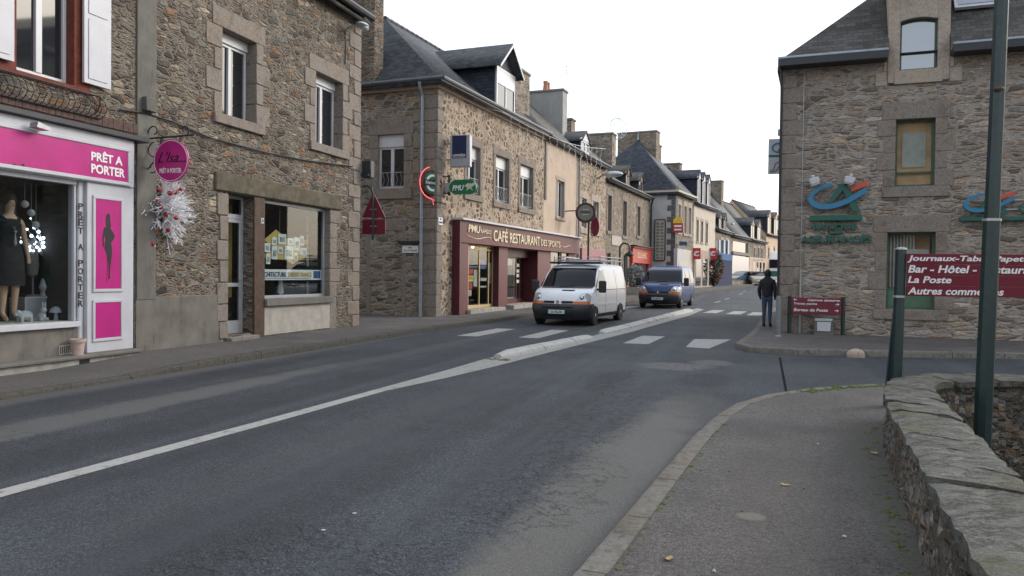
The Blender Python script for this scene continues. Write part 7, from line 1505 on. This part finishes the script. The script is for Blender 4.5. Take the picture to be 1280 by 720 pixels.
    m = MB(); m.box(-4.79, -4.6, -.9, .9, .3, .6); m.build('rear_bumper', 'plastic', t, bev=.03)
    for s_ in (-1, 1):
        m = MB(); a_ = S_(s_ * .1, 1.2, .02); m.tube([S_(s_ * .02 - .25, 1.19, .03), S_(s_ * .02 + .3, 1.24, .025)], .012, 5)
        if s_ > 0: m.build('wiper', 'rubber', t)
    m = MB(); m.box(-1.62, -1.6, -.5, .5, 1.3, 1.5)
    if rack:
        m = MB(); m.box(-2.0, -1.62, -.86, .86, 1.935, 2.0); m.build('roof_deflector', 'rubber', t, bev=.03)
        for x0_, x1_ in ((-2.1, -3.3), (-3.7, -4.6)): pass
        m = MB()
        for y_ in (-.78, .78):
            for z_ in (2.06, 2.17): m.tube([(-1.9, y_, z_), (-4.55, y_, z_)], .018, 6)
            for x_ in (-1.9, -2.8, -3.7, -4.55): m.tube([(x_, y_, 1.93), (x_, y_, 2.17)], .016, 6)
        for x_ in (-1.9, -2.4, -2.9, -3.4, -3.9, -4.55): m.tube([(x_, -.78, 2.06), (x_, .78, 2.06)], .016, 6)
        for y_ in (-.78, .3): m.tube([(-2.1, y_, 2.17), (-2.1, y_ + .48, 2.17)], .016, 6)
        m.build('roof_rack', 'steel', t)
    return t
gw = gnd(680, 406); van_w = make_van('parked_van' if 0 else 'panel_van', 'white panel van with roof rack and black bumper driving past the café', 'van_white', -5.86, 23.3, -5.0, 'CK-756-DX', True)
a_, b_ = gnd(808, 385), gnd(849, 386)
BY = (a_.y + b_.y) / 2 - .3
make_van('passenger_van', 'blue passenger van following the white van', 'van_blue', (a_.x + b_.x) / 2 - .2, BY, -4.0, 'BL-220-AA', False, z=tz(BY + 2))
# faint drawing on the bonnet is left out; far parked car and lorry
c_ = gnd(944, 356); t = thing('parked_car', 'small champagne hatchback at the far end of the street', 'car', W=place(-.25, 86.5, tz(86.5), -80))
m = MB(); st_ = [(-2.0, .35, .75, .7), (-1.95, .3, .95, .78), (-1.2, .25, 1.0, .82), (-.9, .25, 1.05, .83), (.9, .25, 1.0, .83), (1.6, .28, .85, .8), (1.95, .3, .7, .7), (2.0, .35, .6, .6)]
vs = []
for x_, z0_, z1_, h_ in st_: vs += [(x_, -h_ * .9, z0_), (x_, -h_, (z0_ + z1_) / 2), (x_, -h_ * .93, z1_), (x_, h_ * .93, z1_), (x_, h_, (z0_ + z1_) / 2), (x_, h_ * .9, z0_)]
m.add(vs, [(i * 6 + j, i * 6 + (j + 1) % 6, (i + 1) * 6 + (j + 1) % 6, (i + 1) * 6 + j) for i in range(7) for j in range(6)] + [tuple(range(6)), tuple(range(42, 48))], True); m.build('body', 'car_gold', t)
m = MB(); gl_ = [(-1.85, .97), (-1.35, 1.38), (.1, 1.42), (1.0, .98)]; vs = [(x_, s_ * (.76 if z_ < 1.2 else .6), z_) for s_ in (-1, 1) for x_, z_ in gl_]; m.add(vs, [(0, 1, 2, 3), (4, 7, 6, 5), (0, 4, 5, 1), (2, 6, 7, 3), (1, 5, 6, 2)]); m.build('windows', 'pane_car', t); MB().box(-1.3, .08, -.62, .62, 1.41, 1.45).build('roof', 'car_gold', t, bev=.02)
for s_ in (-1, 1):
    MB().sphere((1.85, s_ * .55, .68), .13, 8, .8, 1.2, .8).build('headlight', 'lamp_clear', t)
    for x_ in (-1.25, 1.25): MB().lathe([(.18, -.09), (.3, -.09), (.3, .09), (.18, .1), (1e-4, .1)], (0, 0, 0), 16).build('wheel', 'rubber', t, Mt=Matrix.Translation((x_, s_ * .76, .3)) @ Matrix.Rotation(s_ * -pi / 2, 4, 'X'))
MB().box(1.99, 2.03, -.25, .25, .42, .53).build('number_plate', 'plate', t)
f = Fr(0, 97, 0, 0); q_ = f.p(965, 345); tzb = tz(97); t = thing('lorry', 'white lorry with dark windscreen coming round the far bend', 'lorry', W=place(q_.x - .1, 97, tzb, -86))
MB().box(-2.2, -.05, -1.2, 1.2, .7, 2.9).build('cab', 'van_white', t, bev=.12, seg=3); m = MB(); m.prism([(-2.1, 2.9), (-.3, 2.9), (-.9, 3.7), (-2.1, 3.8)], -1.1, 1.1); m.build('roof_fairing', 'van_white', t, bev=.1); MB().box(-.06, .0, -1.1, 1.1, 1.75, 2.75).build('windscreen', 'pane_car', t, bev=.02); MB().box(-.06, .02, -1.1, 1.1, .75, 1.4).build('grille', 'ca_green', t); MB().box(-.3, .08, -1.22, 1.22, .35, .74).build('bumper', 'van_white', t, bev=.05)
MB().box(-9, -2.4, -1.25, 1.25, 1.1, 3.7).build('box_body', 'render_white', t, bev=.03)
for s_ in (-1, 1):
    MB().sphere((.04, s_ * .9, .58), .14, 8, .5, 1.2, .8).build('headlight', 'lamp_clear', t); MB().box(-.3, -.1, s_ * 1.35 - .12, s_ * 1.35 + .12, 1.8, 2.6).build('mirror', 'plastic', t, bev=.03)
    for x_ in (-1.2, -7, -8.1): MB().lathe([(.3, -.15), (.5, -.15), (.5, .15), (.3, .15), (1e-4, .12)], (0, 0, 0), 18).build('wheel', 'rubber', t, Mt=Matrix.Translation((x_, s_ * 1.05, .5)) @ Matrix.Rotation(s_ * -pi / 2, 4, 'X'))
# ------------------------------------------------------------------ the walker
c_ = gnd(958.5, 408, .115); t = thing('person', 'person in dark hooded jacket and jeans walking away past the bank', 'person', W=place(c_.x, c_.y, c_.z, -14) @ Matrix.Scale(.945, 4))
J = {'pel': (0, 0, .93, (.15, .115)), 'wai': (0, .0, 1.08, (.145, .11)), 'che': (0, -.01, 1.28, (.165, .12)), 'nk0': (0, .0, 1.43, (.085, .08)), 'nk': (0, .01, 1.49, (.055, .06)), 'h0': (0, .03, 1.56, (.07, .08)), 'h1': (0, .03, 1.65, (.075, .095)), 'h2': (0, .02, 1.71, (.05, .065))}
for s_, n in ((1, 'r'), (-1, 'l')):
    J.update({'sh' + n: (s_ * .17, -.0, 1.4, .065), 'el' + n: (s_ * .235, -.03, 1.14, .05), 'wr' + n: (s_ * .225, .05, .92, .036), 'ha' + n: (s_ * .22, .07, .83, (.028, .045)), 'hi' + n: (s_ * .085, 0, .87, .098), 'kn' + n: (s_ * .085, .03 if s_ > 0 else -.02, .49, .066), 'an' + n: (s_ * .085, .02 if s_ > 0 else -.07, .1, .046), 'to' + n: (s_ * .095, .15 if s_ > 0 else .05, .035, (.042, .03))})
E_ = [('pel', 'wai'), ('wai', 'che'), ('che', 'nk0'), ('nk0', 'nk'), ('nk', 'h0'), ('h0', 'h1'), ('h1', 'h2')]
for n in 'rl': E_ += [('nk0', 'sh' + n), ('sh' + n, 'el' + n), ('el' + n, 'wr' + n), ('wr' + n, 'ha' + n), ('pel', 'hi' + n), ('hi' + n, 'kn' + n), ('kn' + n, 'an' + n), ('an' + n, 'to' + n)]
skin('body', J, E_, 'denim', t)
J2 = {'pel': (0, 0, .86, (.19, .145)), 'wai': (0, .0, 1.06, (.18, .14)), 'che': (0, -.01, 1.28, (.195, .145)), 'nk0': (0, .0, 1.43, (.105, .1)), 'hd': (0, -.01, 1.52, (.095, .095)), 'hd2': (0, .02, 1.6, (.09, .1))}
for s_, n in ((1, 'r'), (-1, 'l')): J2.update({'sh' + n: (s_ * .18, -.0, 1.39, .082), 'el' + n: (s_ * .245, -.03, 1.14, .068), 'wr' + n: (s_ * .23, .05, .9, .054)})
E2 = [('pel', 'wai'), ('wai', 'che'), ('che', 'nk0'), ('nk0', 'hd'), ('hd', 'hd2')]
for n in 'rl': E2 += [('nk0', 'sh' + n), ('sh' + n, 'el' + n), ('el' + n, 'wr' + n)]
skin('jacket', J2, E2, 'jacket', t); m = MB(); m.sphere((0, .015, 1.655), .115, 14, .92, 1.06, 1.1); m.build('hood', 'jacket', t)
for s_ in (-1, 1):
    m = MB(); y_ = .02 if s_ > 0 else -.07; m.sphere((s_ * .09, y_ + .06, .045), .06, 10, .8, 2.2, .75); m.build('shoe', 'jacket', t)
# ------------------------------------------------------------------ the house across the side street, behind the camera
bf2 = Fr(22, -14, 186, 0); oh = thing('stone_house', 'stone house across the side street behind the viewer', 'house', bf2); ow = [(2 + 3.2 * k, 3.1 + 3.2 * k, z0_, z1_) for k in range(6) for z0_, z1_ in ((.9, 2.8), (4.2, 6.0), (7.1, 8.6))]
m = MB(); wall(m, 22, -.8, 10, ow); shell(m, 22, 9, -.8, 10, 14.5); m.build('wall', 'stone_cafe', oh, bf2); roof(oh, bf2, 22, 9, 10.1, 14.5, 'slate'); m = MB()
for r_ in ow: m.box(r_[0], r_[1], .16, .18, r_[2], r_[3])
m.build('windows', 'pane', oh, bf2)
